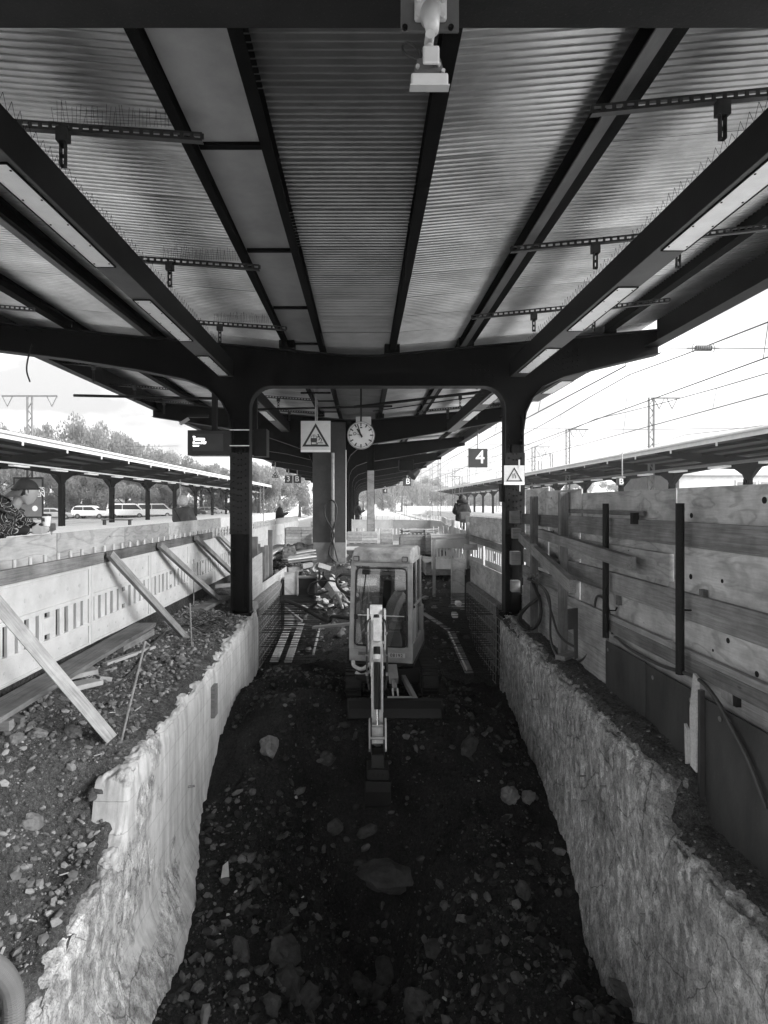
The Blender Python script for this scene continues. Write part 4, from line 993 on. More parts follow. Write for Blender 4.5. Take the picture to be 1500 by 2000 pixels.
# right side beyond the column
tag(plank('plywood_sheet', (3.12, 13.0, 1.03), (2.82, 16.2, 1.03), .60, .021, PLYD, None, up=(1, 0, 0)), 'weathered plywood sheet on edge behind the right steel column', 'plywood sheet')
tag(plank('plywood_sheet', (2.72, 11.3, -.02), (2.66, 14.6, -.02), .62, .021, PLYD, None, up=(1, 0, 0)), 'mottled plywood lining above the right rebar cage', 'plywood sheet')
barrier((3.10, 14.9, -.02), (3.16, 13.1, -.02), 'pale barrier panel below the plywood behind the right steel column', 'barrier panels on the right side')
barrier((2.78, 16.9, -.02), (3.08, 15.0, -.02), 'pale barrier panel behind the right column, farther one', 'barrier panels on the right side')
tag(plank('timber_rail', (2.95, 12.4, .72), (2.75, 16.0, .78), .05, .16, TIMD, None), 'weathered timber rail across the barriers behind the right column', 'timber rail')
tag(MB().box(2.30, 2.62, 13.55, 13.6, .60, .73).build('clamp_plate', TIM, bevel=.004), 'short board end clamped on the rail left of the right column', 'board end')
# timber trestle frame and tilted barrier
Y = 14.6
a = W(850, 1165, Y); c = W(850, 1052, Y)
fr = thing('trestle_frame', 'timber frame of two posts and a rail beside the excavator on the right', 'timber frame', tuple(a))
for p0, p1 in ((W(848, 1165, Y), W(848, 1052, Y)), (W(914, 1110, Y), W(914, 1020, Y))): plank('post', p0, p1, .07, .07, TIM, fr, up=(0, 1, 0))
plank('rail', W(843, 1052, Y), W(914, 1050, Y), .07, .05, TIM, fr)
barrier(W(843, 1112, 15.6), W(912, 1112, 15.6), 'leaning pale barrier panel behind the timber frame', 'barrier panels on the right side', R(-10))
# ring of barriers round the working area farther off
ring = [((-3.1, 14.7), 0), ((-3.1, 16.6), 0), ((-3.1, 18.5), 0), ((-3.05, 20.4), 0), ((-3.0, 22.3), 0), ((-2.95, 24.2), 0), ((-2.9, 26.1), 0)]
for i in range(6):
    a, c = ring[i][0], ring[i+1][0]; barrier((a[0], a[1], 0), (c[0], c[1]-.02, 0), f'pale barrier panel left of the wide column, {ORD[i]} of the far left run', 'barrier panels of the far left run')
rg = [(-.55, 27.2), (1.3, 27.0), (3.0, 26.4), (3.25, 24.5), (3.1, 22.6), (2.9, 20.7), (2.8, 18.8), (2.78, 16.95)]
for i in range(7):
    a, c = rg[i], rg[i+1]; barrier((a[0], a[1], 0), (c[0], c[1], 0), f'pale barrier panel closing the far end of the works, {ORD[i]} from the boxed column', 'barrier panels closing the works')
# ------------------------------------------------------------------ material stacks on the platform
def pallet(x, y, z, L=1.2, D=.8, rot=0, label='', block=(4, 3, 3), wrap=False, group='stacks of stone on pallets'):
    t = thing('stone_pallet', label, 'pallet', (x, y, z), group)
    for yy in (-D/2+.05, 0, D/2-.05): MB().box(x-L/2, x+L/2, y+yy-.05, y+yy+.05, z, z+.09).build('pallet_skid', TIMD, t)
    for i in range(5): MB().box(x-L/2+i*(L-.1)/4, x-L/2+i*(L-.1)/4+.1, y-D/2, y+D/2, z+.092, z+.115).build('pallet_board', TIM, t)
    nx, ny, nz_ = block; sx, sy = L/nx, D/ny; h = .11
    for k in range(nz_):
        for i in range(nx):
            for j in range(ny):
                if k == nz_-1 and random.random() < .15: continue
                MB().box(x-L/2+i*sx+.006, x-L/2+(i+1)*sx-.006, y-D/2+j*sy+.006, y-D/2+(j+1)*sy-.006, z+.118+k*h, z+.118+(k+1)*h-.008).build('paving_stone', BLOCK, t, bevel=.006)
    t.rotation_euler = (0, 0, rot); return t
pallet(-2.35, 22.6, 0, label='stack of grey stone slabs on a pallet left of the wide boxed column', block=(2, 2, 6))
pallet(-1.75, 26.2, 0, label='smaller stone stack behind, partly hidden by the wide boxed column', block=(2, 2, 7), rot=.1)
pallet(-1.35, 22.4, 0, label='low stone stack touching the left side of the wide boxed column', block=(3, 2, 4))
pallet(-.05, 23.5, 0, label='pale stone stack just right of the wide boxed column', block=(2, 2, 4))
pallet(.95, 24.4, 0, label='narrow tall stack of slabs behind the excavator cab', L=.5, D=.5, block=(1, 1, 5))
pallet(1.75, 20.5, -.05, label='large grey kerb block stack behind the excavator roof, left one', L=1.0, block=(1, 2, 5))
pallet(2.35, 20.4, -.05, label='grey kerb block stack beside the leaning bars, right one', L=.5, block=(1, 2, 5))
pallet(.9, 17.6, -.42, label='low wide row of blocks on a pallet right behind the excavator cab', L=1.7, block=(5, 1, 4))
m = 0
for i in range(12):
    z = .66+.045*(i//4); x = 1.6+.28*(i % 4)*.9; o = plank('loose_slab', (x-.3, 20.3+U(-.1, .1), z+U(0, .02)), (x+.2, 20.3+U(-.15, .15), z+U(0, .06)), .32, .04, BLOCK, None, bevel=.004)
    tag(o, 'loose grey slab thrown on top of the kerb block stacks', 'slab', 'loose slabs on the kerb block stacks')
# sand heap, tarpaulin and rubble left of the column
grid_o = MB(); 
def heap(name, cx, cy, rx, ry, h, mat, seed, label, cat, z0=0, kind=None):
    v = []; f = []; n = 26
    for j in range(n+1):
        for i in range(n+1):
            a, b_ = i/n*2-1, j/n*2-1; x, y = cx+a*rx, cy+b_*ry; d = math.sqrt(a*a+b_*b_)
            z = z0-.06+(h+.05)*max(0, math.cos(min(1, d)*math.pi/2))**1.3*(1+.4*fb(x, y, seed, 1.2))+.03*fb(x, y, seed, 5)
            v.append((x, y, z))
    for j in range(n):
        for i in range(n): k = j*(n+1)+i; f.append((k, k+1, k+n+2, k+n+1))
    mm = MB(); mm.v = v; mm.f = f; return tag(mm.build(name, mat, smooth=True), label, cat, kind=kind)
heap('sand_heap', -2.1, 20.3, .9, .9, .16, SOILL, 3, 'flat heap of grey sand between the tarpaulin and the stone stacks', 'sand heap', -.1)
def cloth(name, pts, mat, label, cat, amp=.06):
    """a sagging sheet through four corners"""
    a, b_, c, d = [Vector(p) for p in pts]; n = 22; v = []; f = []
    for j in range(n+1):
        for i in range(n+1):
            s, t = i/n, j/n; p = a.lerp(b_, s).lerp(d.lerp(c, s), t); p.z += amp*fb(p.x, p.y, 2, 2.6)+amp*.5*fb(p.x*2, p.y*.7, 8, 6); v.append(tuple(p))
    for j in range(n):
        for i in range(n): k = j*(n+1)+i; f.append((k, k+1, k+n+2, k+n+1))
    mm = MB(); mm.v = v; mm.f = f; o = mm.build(name, mat, smooth=True); s_ = o.modifiers.new('t', 'SOLIDIFY'); s_.thickness = .006; return tag(o, label, cat)
cloth('tarpaulin', [W(552, 1092, 16.6), W(580, 1082, 16.8), W(575, 1065, 18.6), W(552, 1070, 18)], TARP, 'pale tarpaulin draped over the slope left of the wide boxed column', 'tarpaulin', .05)
cloth('tarpaulin', [W(560, 1078, 17.9), W(612, 1076, 18.3), W(612, 1062, 19.2), W(560, 1064, 19.2)], M('dark_tarpaulin', .08, .5, .3, 4, .2, 12), 'darker crumpled tarpaulin at the foot of the wide boxed column', 'tarpaulin', .10)
for i in range(4):
    o = plank('stacked_board', W(556, 1098-i*5, 16.5+i*.4), W(612, 1092-i*6, 17.4+i*.3), .3, .04, TIML if i % 2 else TIMD, None); tag(o, f'board lying flat left of the wide boxed column foot, {ORD[i]} from the front', 'board', 'boards left of the wide column')
for i, (px, py, w_, rz) in enumerate(((600, 1104, 20, .3), (575, 1112, 26, .15), (632, 1106, 26, -.6), (612, 1108, 16, 1.2), (590, 1128, 14, .5))):
    p = W(px, py, 15.9); s = 15.9/1150; d = Vector((math.cos(rz), .3, math.sin(rz)*.5)).normalized()*w_*s/2
    tag(plank('concrete_block', p-d, p+d, .22, .12, BLOCK, None), f'tumbled concrete block on the rubble in front of the boxed column, {ORD[i]} of five', 'concrete block', 'tumbled blocks before the wide column')
m = MB()
for i in range(90):
    p = W(U(560, 700), U(1104, 1142), 15.4); p.y += U(-.9, .9); p.z = far_soil(p.x, p.y)+.04+.28*math.exp(-((p.x+1.0)/.8)**2)*random.random()
    m.rock(p, U(.05, .14), i, 1, .5)
tag(m.build('rubble_heap', M('pale_rubble', .42, .85, .35, 7, .5, 30, island=.4), fix=False), kind='stuff')
# boards stacked on the left ground behind the barriers' end
for i in range(7):
    o = plank('stacked_board', (-2.95+.09*(i % 3), 15.4, -.02+.05*i), (-2.75+.05*(i % 2), 19.6, -.0+.05*i), .28, .035, TIML if i % 3 else TIMD, None); tag(o, f'long board in the loose pile behind the upright timbers, {ORD[i]} from the bottom', 'board', 'board pile on the left')
# spare digging bucket, hydraulic breaker, hoses
bk = thing('spare_bucket', 'wide dark excavator bucket lying open behind the left rebar cage', 'digger bucket', (-1.3, 14.3, -.75))
a = W(553, 1138, 14.5); c = W(612, 1162, 13.9); x0, x1 = a.x, c.x+.03
MB().prism([(13.85, -.62), (13.95, -.60), (14.5, -.42), (14.75, -.2), (14.8, -.18), (14.7, -.5), (14.2, -.74), (13.85, -.66)], 'x', x0, x1).build('bucket_shell', EXD, bk)
for xx in (x0, x1-.02): MB().prism([(13.85, -.64), (14.78, -.2), (14.6, -.15), (13.9, -.45)], 'x', xx, xx+.02).build('side_plate', EXD, bk)
for xx in (-1.12, -1.02): MB().prism([(14.5, -.25), (14.62, -.02), (14.75, -.02), (14.8, -.2)], 'x', xx, xx+.04).build('hanger_lug', EXD, bk)
MB().cyl((x0, 14.76, -.18), (x1, 14.76, -.18), .04, 12).build('lip_tube', GALV, bk)
br = thing('hydraulic_breaker', 'dirty hydraulic breaker with chisel lying on the soil left of the excavator', 'hydraulic breaker', tuple(W(650, 1160, 13)))
Y = 13.2
plank('breaker_body', W(640, 1135, Y+.3), W(658, 1162, Y), .20, .22, CONC, br); plank('breaker_head', W(634, 1130, Y+.35), W(642, 1140, Y+.28), .30, .26, EXD, br)
MB().tube([W(657, 1160, Y), W(662, 1170, Y-.1), W(668, 1184, Y-.25), W(670, 1189, Y-.3)], [.05, .045, .035, .008], 12).build('chisel', GALV, br)
MB().cyl(W(663, 1150, Y-.1), W(676, 1170, Y-.2), .016, 8).build('side_tube', GALV, br)
for nm, pts, r, lab in (('hydraulic_hose', [W(688, 1124, 12.6), W(668, 1122, 13), W(658, 1134, 13), W(664, 1150, 12.9), W(680, 1160, 12.7), W(690, 1160, 12.5)], .035, 'thick black hydraulic hose loop beside the excavator cab'),
        ('hydraulic_hose', [W(640, 1155, 13.2), W(620, 1160, 13.4), W(604, 1158, 13.5), W(602, 1150, 13.6), W(612, 1138, 13.6), W(640, 1134, 13.3), W(668, 1138, 13)], .022, 'thinner black hose looping from the breaker to the left'),
        ('ground_hose', [W(556, 1172, 12.6), W(585, 1184, 12.3), (-.75, 12, -.72), W(650, 1204, 11.6), W(684, 1208, 11.3)], .04, 'black hose lying across the soil below the starter bars to the excavator')):
    tag(MB().tube(curve(pts), r, 10).build(nm, RUBBER), lab, 'hose')
tag(plank('board', W(612, 1225, 11.3), W(690, 1218, 11.1), .16, .04, TIML, None), 'bright board lying on the soil left of the excavator', 'board')
tag(plank('batten', W(556, 1186, 12.4), W(590, 1213, 11.9), .05, .04, TIML, None), 'thin pale batten lying diagonally behind the left starter bars', 'batten')
for i, (px, py, w_) in enumerate(((895, 1178, 12), (888, 1200, 10))):
    p = W(px, py, 12.4); tag(MB().box(p.x-.06, p.x+.06, 12.3, 12.5, p.z-.06, p.z+.04).build('rubble_piece', M('pale_bag', .6, .7, .2, 20, .5), bevel=.02), ('pale crumpled piece among the right starter bars, upper', 'pale crumpled piece among the right starter bars, lower')[i], 'rubble piece')
tag(MB().box(1.75, 2.9, 16.6, 17.6, -.35, .0).build('concrete_step', CONC, bevel=.01), 'low pale concrete block with sheeting behind the timber frame', 'concrete block')
cloth('pale_sheeting', [(1.7, 16.4, .02), (2.9, 16.4, .02), (2.9, 18.2, .03), (1.7, 18.2, .03)], M('pale_sheeting', .5, .5, .2, 4, .2, 12), 'pale plastic sheeting spread on the concrete block behind the timber frame', 'sheeting', .05)
# ================================================================== the mini excavator
EX = thing('mini_excavator', 'grey mini excavator numbered 08192 working down in the pit, arm towards the viewer', 'mini excavator', (.42, 9.6, -1.36))
UX, UY, G = .44, 9.85, -1.36
# undercarriage
for s in (-1, 1):
    xc = UX+s*.60; w_ = .115
    prof = [(UY-.78, G+.20), (UY-.74, G+.34), (UY-.62, G+.41), (UY+.62, G+.41), (UY+.74, G+.34), (UY+.78, G+.20), (UY+.68, G+.04), (UY+.58, G), (UY-.58, G), (UY-.68, G+.04)]
    t = MB().prism(prof, 'x', xc-w_, xc+w_).build('rubber_track', TRACKM, EX, bevel=.02)
    n = 40; P = [Vector((0, y, z)) for y, z in prof]; P.append(P[0]); ll = [0]
    for a, c in zip(P, P[1:]): ll.append(ll[-1]+(c-a).length)
    for i in range(n):
        q_ = ll[-1]*i/n; k = max(j for j in range(len(ll)-1) if ll[j] <= q_); tt = (q_-ll[k])/(ll[k+1]-ll[k]); p = P[k].lerp(P[k+1], tt); d = (P[k+1]-P[k]).normalized()
        nn_ = Vector((0, -d.z, d.y)); 
        if nn_.dot(p-Vector((0, UY, G+.2))) < 0: nn_ = -nn_
        c_ = p+nn_*.012; MB().bar(Vector((xc-w_*1.02, c_.y, c_.z)), Vector((xc+w_*1.02, c_.y, c_.z)), .035, .026, up=tuple(nn_)).build('tread_bar', TRACKM, t)
    MB().box(xc-s*w_-s*.02, xc-s*w_, UY-.6, UY+.6, G+.12, G+.3).build('track_frame', EXD, EX)
    MB().box(xc+s*w_, xc+s*(w_+.012), UY-.56, UY+.56, G+.12, G+.3).build('track_frame', EXD, EX)
    MB().disc((xc, UY-.58, G+.2), .15, .25, 20, 'x').build('idler_wheel', EXD, EX)
MB().box(UX-.5, UX+.5, UY-.35, UY+.35, G+.12, G+.36).build('car_body', EXD, EX, bevel=.02)
MB().cyl((UX, UY, G+.36), (UX, UY, G+.48), .34, 28).build('slew_ring', EXD, EX)
# dozer blade
BY = 8.28
bl = MB().prism([(BY, G-.02), (BY-.05, G+.02), (BY-.015, G+.14), (BY-.03, G+.26), (BY+.0, G+.285), (BY+.03, G+.26), (BY+.02, G+.1)], 'x', UX-.66, UX+.66).build('dozer_blade', EXD, EX)
for s in (-1, 1): MB().prism([(BY-.03, G+.28), (BY-.10, G+.16), (BY-.05, G), (BY, G)], 'x', UX+s*.66-.01, UX+s*.66+.01).build('blade_wing', EXD, bl)
for s in (-1, 1): MB().bar((UX+s*.20, UY-.3, G+.22), (UX+s*.34, BY+.02, G+.16), .06, .08).build('push_arm', EXP, EX)
MB().cyl((UX-.1, BY+.05, G+.27), (UX+.26, BY+.05, G+.27), .025, 10).build('cross_tube', EXP, EX)
p0, p1 = Vector((UX-.0, 9.0, G+.52)), Vector((UX+.02, 8.42, G+.28))
MB().bar(p0, p0.lerp(p1, .5), .13, .12).build('ram_guard', EXP, EX, bevel=.008)
MB().cyl(p0.lerp(p1, .45), p0.lerp(p1, .8), .035, 14).build('blade_ram', GALV, EX)
for s in (-1, 1): MB().bar(p0.lerp(p1, .8)+Vector((s*.035, 0, 0)), p1+Vector((s*.035, 0, -.02)), .02, .05).build('ram_fork', EXP2, EX)
# the slewing house and cab, turned a little
CX, CY = .42, 9.95; YAW = R(-12)
cb_ = thing('tmp', 'x', 'x', (CX, CY, G)); cb_.name = 'upper_body'
for k in ('label', 'category'): del cb_[k]
ORG[cb_.name] = Vector((CX, CY, G)); cb_.parent = EX; cb_.location = Vector((CX, CY, G))-org(EX); cb_.rotation_euler = (0, 0, YAW)
w2 = .51; yf = CY-.72; yb = CY+.55
def X(a): return CX+a
z0, z1 = G+.50, G+.74           # skirt
MB().box(X(-w2-.01), X(w2+.01), yf, CY+.9, z0-.02, z0+.03).build('house_floor', EXD, cb_, bevel=.01)
MB().box(X(-w2), X(w2), yf, yf+.05, z0+.03, z1).box(X(-w2), X(-w2+.04), yf+.05, CY+.9, z0+.03, z1).box(X(w2-.04), X(w2), yf+.05, CY+.9, z0+.03, z1).build('skirt', EXP, cb_, bevel=.012)
MB().prism([(X(-w2), CY+.45), (X(w2), CY+.45), (X(w2), CY+.8), (X(.25), CY+1.0), (X(-.25), CY+1.0), (X(-w2), CY+.8)], 'z', z0+.03, z0+.72).build('engine_cover', EXP, cb_, bevel=.02)
# number plate with its figures
MB().box(X(.115), X(.385), yf-.006, yf-.001, z0+.115, z0+.185).build('number_plate', SIGNW, cb_)
text('number', '08192', .072, (X(.25), yf-.008, z0+.15), INK, cb_, space=1.15, bold=.0008)
m = MB()
for i in range(3): m.box(X(-.36), X(-.22), yf-.006, yf-.001, z0+.17-.018*i, z0+.176-.018*i)
m.build('louvre', EXD, cb_)
# cab frame: leaning posts, rounded corners
zt = G+2.10; yt = yf+.09
def fpt(x, z): t = (z-z1)/(zt-z1); return Vector((X(x*(1-.045*t)), lerp(yf+.01, yt, t), z))
def beamz(name, pts, w_, h_, mat=EXP):
    mm = MB()
    for a, c in zip(pts, pts[1:]): mm.bar(a, c, w_, h_, up=(0, 1, 0) if abs((c-a).normalized().y) < .9 else (0, 0, 1))
    return mm.build(name, mat, cb_, bevel=.008)
for s in (-1, 1):
    beamz('front_post', [fpt(s*.472, z1-.01), fpt(s*.472, zt)], .078, .07)
    beamz('rear_post', [Vector((X(s*.48), yb, z1)), Vector((X(s*.46), yb-.05, zt))], .06, .08)
    beamz('door_post', [Vector((X(s*.485), CY-.05, z1)), Vector((X(s*.465), CY-.05, zt))], .035, .05)
    beamz('side_sill', [Vector((X(s*.485), yf+.05, z1+.03)), Vector((X(s*.485), yb, z1+.03))], .04, .08)
    beamz('side_mid_rail', [Vector((X(s*.482), yf+.06, z1+.62)), Vector((X(s*.482), yb, z1+.62))], .03, .04)
    beamz('side_top_rail', [Vector((X(s*.455), yt, zt)), Vector((X(s*.455), yb-.05, zt))], .05, .07)
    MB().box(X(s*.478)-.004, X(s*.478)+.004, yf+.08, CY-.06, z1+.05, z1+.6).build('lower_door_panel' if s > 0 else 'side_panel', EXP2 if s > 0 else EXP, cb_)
    MB().box(X(s*.47)-.002, X(s*.47)+.002, yf+.1, CY-.07, z1+.64, zt-.04).box(X(s*.47)-.002, X(s*.47)+.002, CY-.02, yb-.06, z1+.1, zt-.04).build('side_glass', GLASS, cb_)
    MB().cyl((X(s*.49), yf+.12, z1+.66), (X(s*.525), yf+.12, z1+.66), .02, 10).build('door_handle', EXD, cb_)
beamz('front_sill', [fpt(-.44, z1+.015), fpt(.44, z1+.015)], .06, .06)
beamz('front_header', [fpt(-.45, zt-.04), fpt(.45, zt-.04)], .06, .10)
beamz('rear_header', [Vector((X(-.46), yb-.05, zt)), Vector((X(.46), yb-.05, zt))], .05, .08)
beamz('rear_sill', [Vector((X(-.46), yb, z1+.45)), Vector((X(.46), yb, z1+.45))], .05, .1)
# rubber seal round the windscreen, two panes with a bright bar between them
def rr(x0, x1, za, zb, r, n=5):
    o = []
    for cx, cz, a0 in ((x1-r, zb-r, 0), (x0+r, zb-r, 90), (x0+r, za+r, 180), (x1-r, za+r, 270)):
        for i in range(n+1): a = R(a0+90*i/n); o.append((cx+r*math.cos(a), cz+r*math.sin(a)))
    return o
ring_ = rr(-.418, .418, z1+.045, zt-.10, .07); m = MB(); m.tube([fpt(a, c)+Vector((0, -.032, 0)) for a, c in ring_+ring_[:2]], .013, 6); m.build('window_seal', RUBBER, cb_)
zm = z1+.52
for nm, a, c in (('lower_windscreen', z1+.05, zm), ('upper_windscreen', zm, zt-.10)):
    q0, q1, q2, q3 = fpt(-.43, a), fpt(.43, a), fpt(.43, c), fpt(-.43, c); d = Vector((0, -.022, 0)); e = Vector((0, -.018, 0))
    MB().add([q0+d, q1+d, q2+d, q3+d, q0+e, q1+e, q2+e, q3+e], [(0, 1, 2, 3), (4, 7, 6, 5), (0, 4, 5, 1), (2, 6, 7, 3), (1, 5, 6, 2), (3, 7, 4, 0)]).build(nm, GLASS, cb_)
MB().bar(fpt(-.41, zm)+Vector((0, -.03, 0)), fpt(.41, zm)+Vector((0, -.03, 0)), .014, .018, up=(0, 1, 0)).build('window_bar', SIGNW, cb_)
MB().bar(fpt(-.25, zt-.12)+Vector((0, -.045, 0)), fpt(-.31, z1+.7)+Vector((0, -.045, 0)), .01, .014, up=(0, 1, 0)).build('wiper', EXD, cb_)
mm = MB().box(X(-.30), X(-.18), yf-.0, yf+.05, zt-.2, zt-.12); mm.build('wiper_motor', EXD, cb_, bevel=.01)
for s in (-1, 1): MB().box(X(s*.40)-.03, X(s*.40)+.03, yf-.0, yf+.03, z1+.45, z1+.53).build('window_catch', EXD, cb_, bevel=.006)
# roof shell
rf = MB(); pr = [(yt-.06, zt-.02), (yt-.075, zt+.03), (yt-.03, zt+.13), (yt+.12, zt+.205), (yb-.3, zt+.215), (yb, zt+.16), (yb+.02, zt+.02)]
rf.prism(pr, 'x', X(-.475), X(.475)); rf.build('roof', EXR, cb_, bevel=.035)
for s in (-1, 1):
    ww = MB().box(X(s*.385)-.045, X(s*.385)+.045, yt-.14, yt-.08, zt+.015, zt+.095).build('work_lamp', EXD, cb_, bevel=.01)
    MB().box(X(s*.385)-.036, X(s*.385)+.036, yt-.146, yt-.141, zt+.024, zt+.086).build('lamp_lens', CARG, ww)
# interior: seat, levers, canister, rear window edge
MB().box(X(-.22), X(.24), CY+.05, CY+.45, z1+.12, z1+.30).build('seat_cushion', EXD, cb_, bevel=.04)
MB().prism([(CY+.38, z1+.3), (CY+.50, z1+.3), (CY+.60, z1+.92), (CY+.50, z1+.92)], 'x', X(-.18), X(.24)).build('seat_back', EXD, cb_, bevel=.03)
for s in (-1, 1):
    MB().box(X(s*.32)-.07, X(s*.32)+.07, CY-.12, CY+.35, z1+.1, z1+.42).build('console', EXD, cb_, bevel=.02)
    MB().tube([(X(s*.30), CY-.1, z1+.42), (X(s*.29), CY-.16, z1+.6)], [.014, .022], 8).build('joystick', RUBBER, cb_)
MB().box(X(-.30), X(-.16), CY-.2, CY-.08, z1+.40, z1+.56).build('canister', M('canister', .38, .5, .1, 9, .05), cb_, bevel=.02)
for x in (-.05, .05): MB().tube([(X(x), yf+.2, z1-.02), (X(x), yf+.15, z1+.36)], .012, 8).build('travel_lever', EXD, cb_)
MB().box(X(-.42), X(.42), yf+.08, CY+.4, z1-.02, z1+.02).build('cab_floor', EXD, cb_)
MB().box(X(-.40), X(.40), yb-.01, yb+.03, z1+.46, z1+.62).build('rear_ledge', EXR, cb_, bevel=.01)
MB().tube([(X(.44), CY+.1, z1+.7), (X(.42), CY+.1, z1+.95), (X(.36), CY+.2, z1+.98), (X(.34), CY+.3, z1+.8)], .014, 8).build('grab_rail', RUBBER, cb_)
# swing post
AX = .175
MB().prism([(AX-.3, yf-.14), (AX-.02, yf-.3), (AX+.16, yf-.3), (AX+.3, yf+.1), (AX-.3, yf+.1)], 'z', G+.30, G+.38).build('swing_bracket', EXD, EX, bevel=.02)
MB().tube(curve([(AX-.08, yf-.05, G+.52), (AX-.2, yf-.12, G+.46), (AX-.32, yf-.08, G+.50), (AX-.34, yf-.02, G+.56)], 5), [.03]*16, 8).tube(curve([(AX-.08, yf-.05, G+.40), (AX-.2, yf-.1, G+.36), (AX-.3, yf-.08, G+.40)], 5), [.026]*11, 8).build('swing_casting', EXP2, EX)
# boom (cranked box section) behind, arm and rams in front
def ytube(name, pts, w0, mat, parent=EX, d=.13):
    """box section with varying depth in the x = AX plane; pts (y, z, depth)"""
    P = [Vector((y, z)) for y, z, _ in pts]; L = []; Rr = []
    for i, (y, z, dd) in enumerate(pts):
        t = (P[min(i+1, len(P)-1)]-P[max(i-1, 0)]).normalized(); nn_ = Vector((-t.y, t.x)); L.append(P[i]+nn_*dd/2); Rr.append(P[i]-nn_*dd/2)
    mm = MB()
    for i in range(len(P)-1): mm.prism([L[i], L[i+1], Rr[i+1], Rr[i]], 'x', AX-w0/2, AX+w0/2)
    return mm.build(name, mat, parent)
PV = (8.02, .10)                     # arm pivot at the top
TP = (7.40, -1.36)                   # arm foot
ytube('boom', [(yf-.12, G+.50, .16), (8.75, -.35, .24), (8.45, .0, .22), (8.2, .16, .18), PV+(.12,)], .17, EXP2)
for s in (-1, 1):
    MB().prism([(8.10, .22), (7.96, .22), (7.86, .0), (7.80, -.28), (7.95, -.34), (8.06, -.05)], 'x', AX+s*.115-.012, AX+s*.115+.012).build('knuckle_plate', EXP2, EX)
    MB().prism([(7.85, -.2), (7.78, -.45), (7.70, -.60), (7.80, -.62), (7.93, -.42)], 'x', AX+s*.075-.01, AX+s*.075+.01).build('link_plate', EXP2, EX)
ytube('dipper_arm', [(PV[0]-.02, .14, .12), (7.93, -.05, .17), (7.84, -.32, .20), (7.68, -.80, .16), TP+(.12,)], .145, EXP2)
def along(t, off): # a point along the arm's front face
    a = Vector((AX, PV[0]-.02, .14)); c = Vector((AX, TP[0], TP[1])); p = a.lerp(c, t); return p+Vector((0, -off, 0))
MB().tube([along(.0, .03), along(.02, .04)], .05, 14).build('pin_boss', EXD, EX)
MB().bar(along(.02, .09), along(.20, .12), .10, .05, up=(0, 1, 0)).build('ram_cover', EXP2, EX, bevel=.01)
MB().cyl(along(.24, .13), along(.30, .13), .045, 16).build('ram_eye', EXD, EX)
MB().cyl(along(.30, .14), along(.34, .14), .05, 16).build('ram_gland', EXP2, EX)
MB().cyl(along(.36, .15), along(.70, .16), .042, 18).build('bucket_ram', EXD, EX)
for s in (-1, 1): MB().cyl(along(.36, .15)+Vector((s*.068, 0, 0)), along(.74, .14)+Vector((s*.062, 0, 0)), .012, 8).build('hydraulic_pipe', EXP2, EX)
MB().cyl(along(.70, .16), along(.83, .16), .022, 14).build('chrome_rod', CHROME, EX)
MB().cyl(along(.695, .16), along(.715, .16), .042, 16).build('rod_gland', EXD, EX)
for s in (-1, 1):
    pts = [along(.0, -.03), along(.05, .1)+Vector((s*.125, 0, 0)), along(.25, .13)+Vector((s*.13, 0, 0)), along(.45, .12)+Vector((s*.13, 0, 0)), along(.58, .10)+Vector((s*.1, 0, 0))]
    MB().tube(curve(pts, 6), .013, 8).build('arm_hose', RUBBER, EX)
    for t in (.12, .3, .44): p = along(t, .13)+Vector((s*.13, 0, 0)); MB().tube([p, p+Vector((0, .0, -.04))], .02, 8).build('hose_fitting', GALV, EX)
for t, w_ in ((.04, .17), (.22, .22), (.42, .2), (.84, .22), (.93, .2)):
    p = along(t, .03 if t < .5 else .12); MB().cyl(p-Vector((w_/2, 0, 0)), p+Vector((w_/2, 0, 0)), .022, 12).build('pin', ALU, EX)
for s in (-1, 1):
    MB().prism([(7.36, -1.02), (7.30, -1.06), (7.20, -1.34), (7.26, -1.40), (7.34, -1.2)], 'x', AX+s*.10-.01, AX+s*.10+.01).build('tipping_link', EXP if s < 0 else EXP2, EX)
    MB().prism([(7.46, -1.05), (7.34, -1.05), (7.28, -1.45), (7.42, -1.45)], 'x', AX+s*.08-.008, AX+s*.08+.008).build('bucket_ear', EXD, EX)
BX, BY2 = AX-.0, 7.30
MB().prism([(7.18, -1.66), (7.18, -1.56), (7.22, -1.42), (7.42, -1.42), (7.48, -1.6), (7.48, -1.70)], 'x', BX-.08, BX+.08).build('quick_hitch', EXD, EX, bevel=.01)
bz_ = -1.70
hb = MB().box(BX-.135, BX+.135, 7.14, 7.42, bz_, bz_+.13).build('hitch_block', EXP, EX, bevel=.008)
hb.data.materials[0] = EXD
for i in (-1, 0, 1): MB().disc((BX+i*.055, 7.137, bz_+.065), .018, .006, 12).build('hitch_hole', DARKH, hb)
bu = MB().prism([(7.10, bz_), (7.10, bz_-.12), (7.14, bz_-.30), (7.30, bz_-.42), (7.5, bz_-.40), (7.62, bz_-.2), (7.60, bz_-.19), (7.48, bz_-.36), (7.3, bz_-.38), (7.17, bz_-.28), (7.14, bz_)], 'x', BX-.155, BX+.155).build('bucket', EXD, EX, bevel=.006)
for s in (-1, 1): MB().prism([(7.11, bz_-.01), (7.12, bz_-.13), (7.16, bz_-.29), (7.30, bz_-.41), (7.5, bz_-.39), (7.62, bz_-.2), (7.45, bz_-.01)], 'x', BX+s*.155-.006, BX+s*.155+.006).build('bucket_side', EXD, bu)
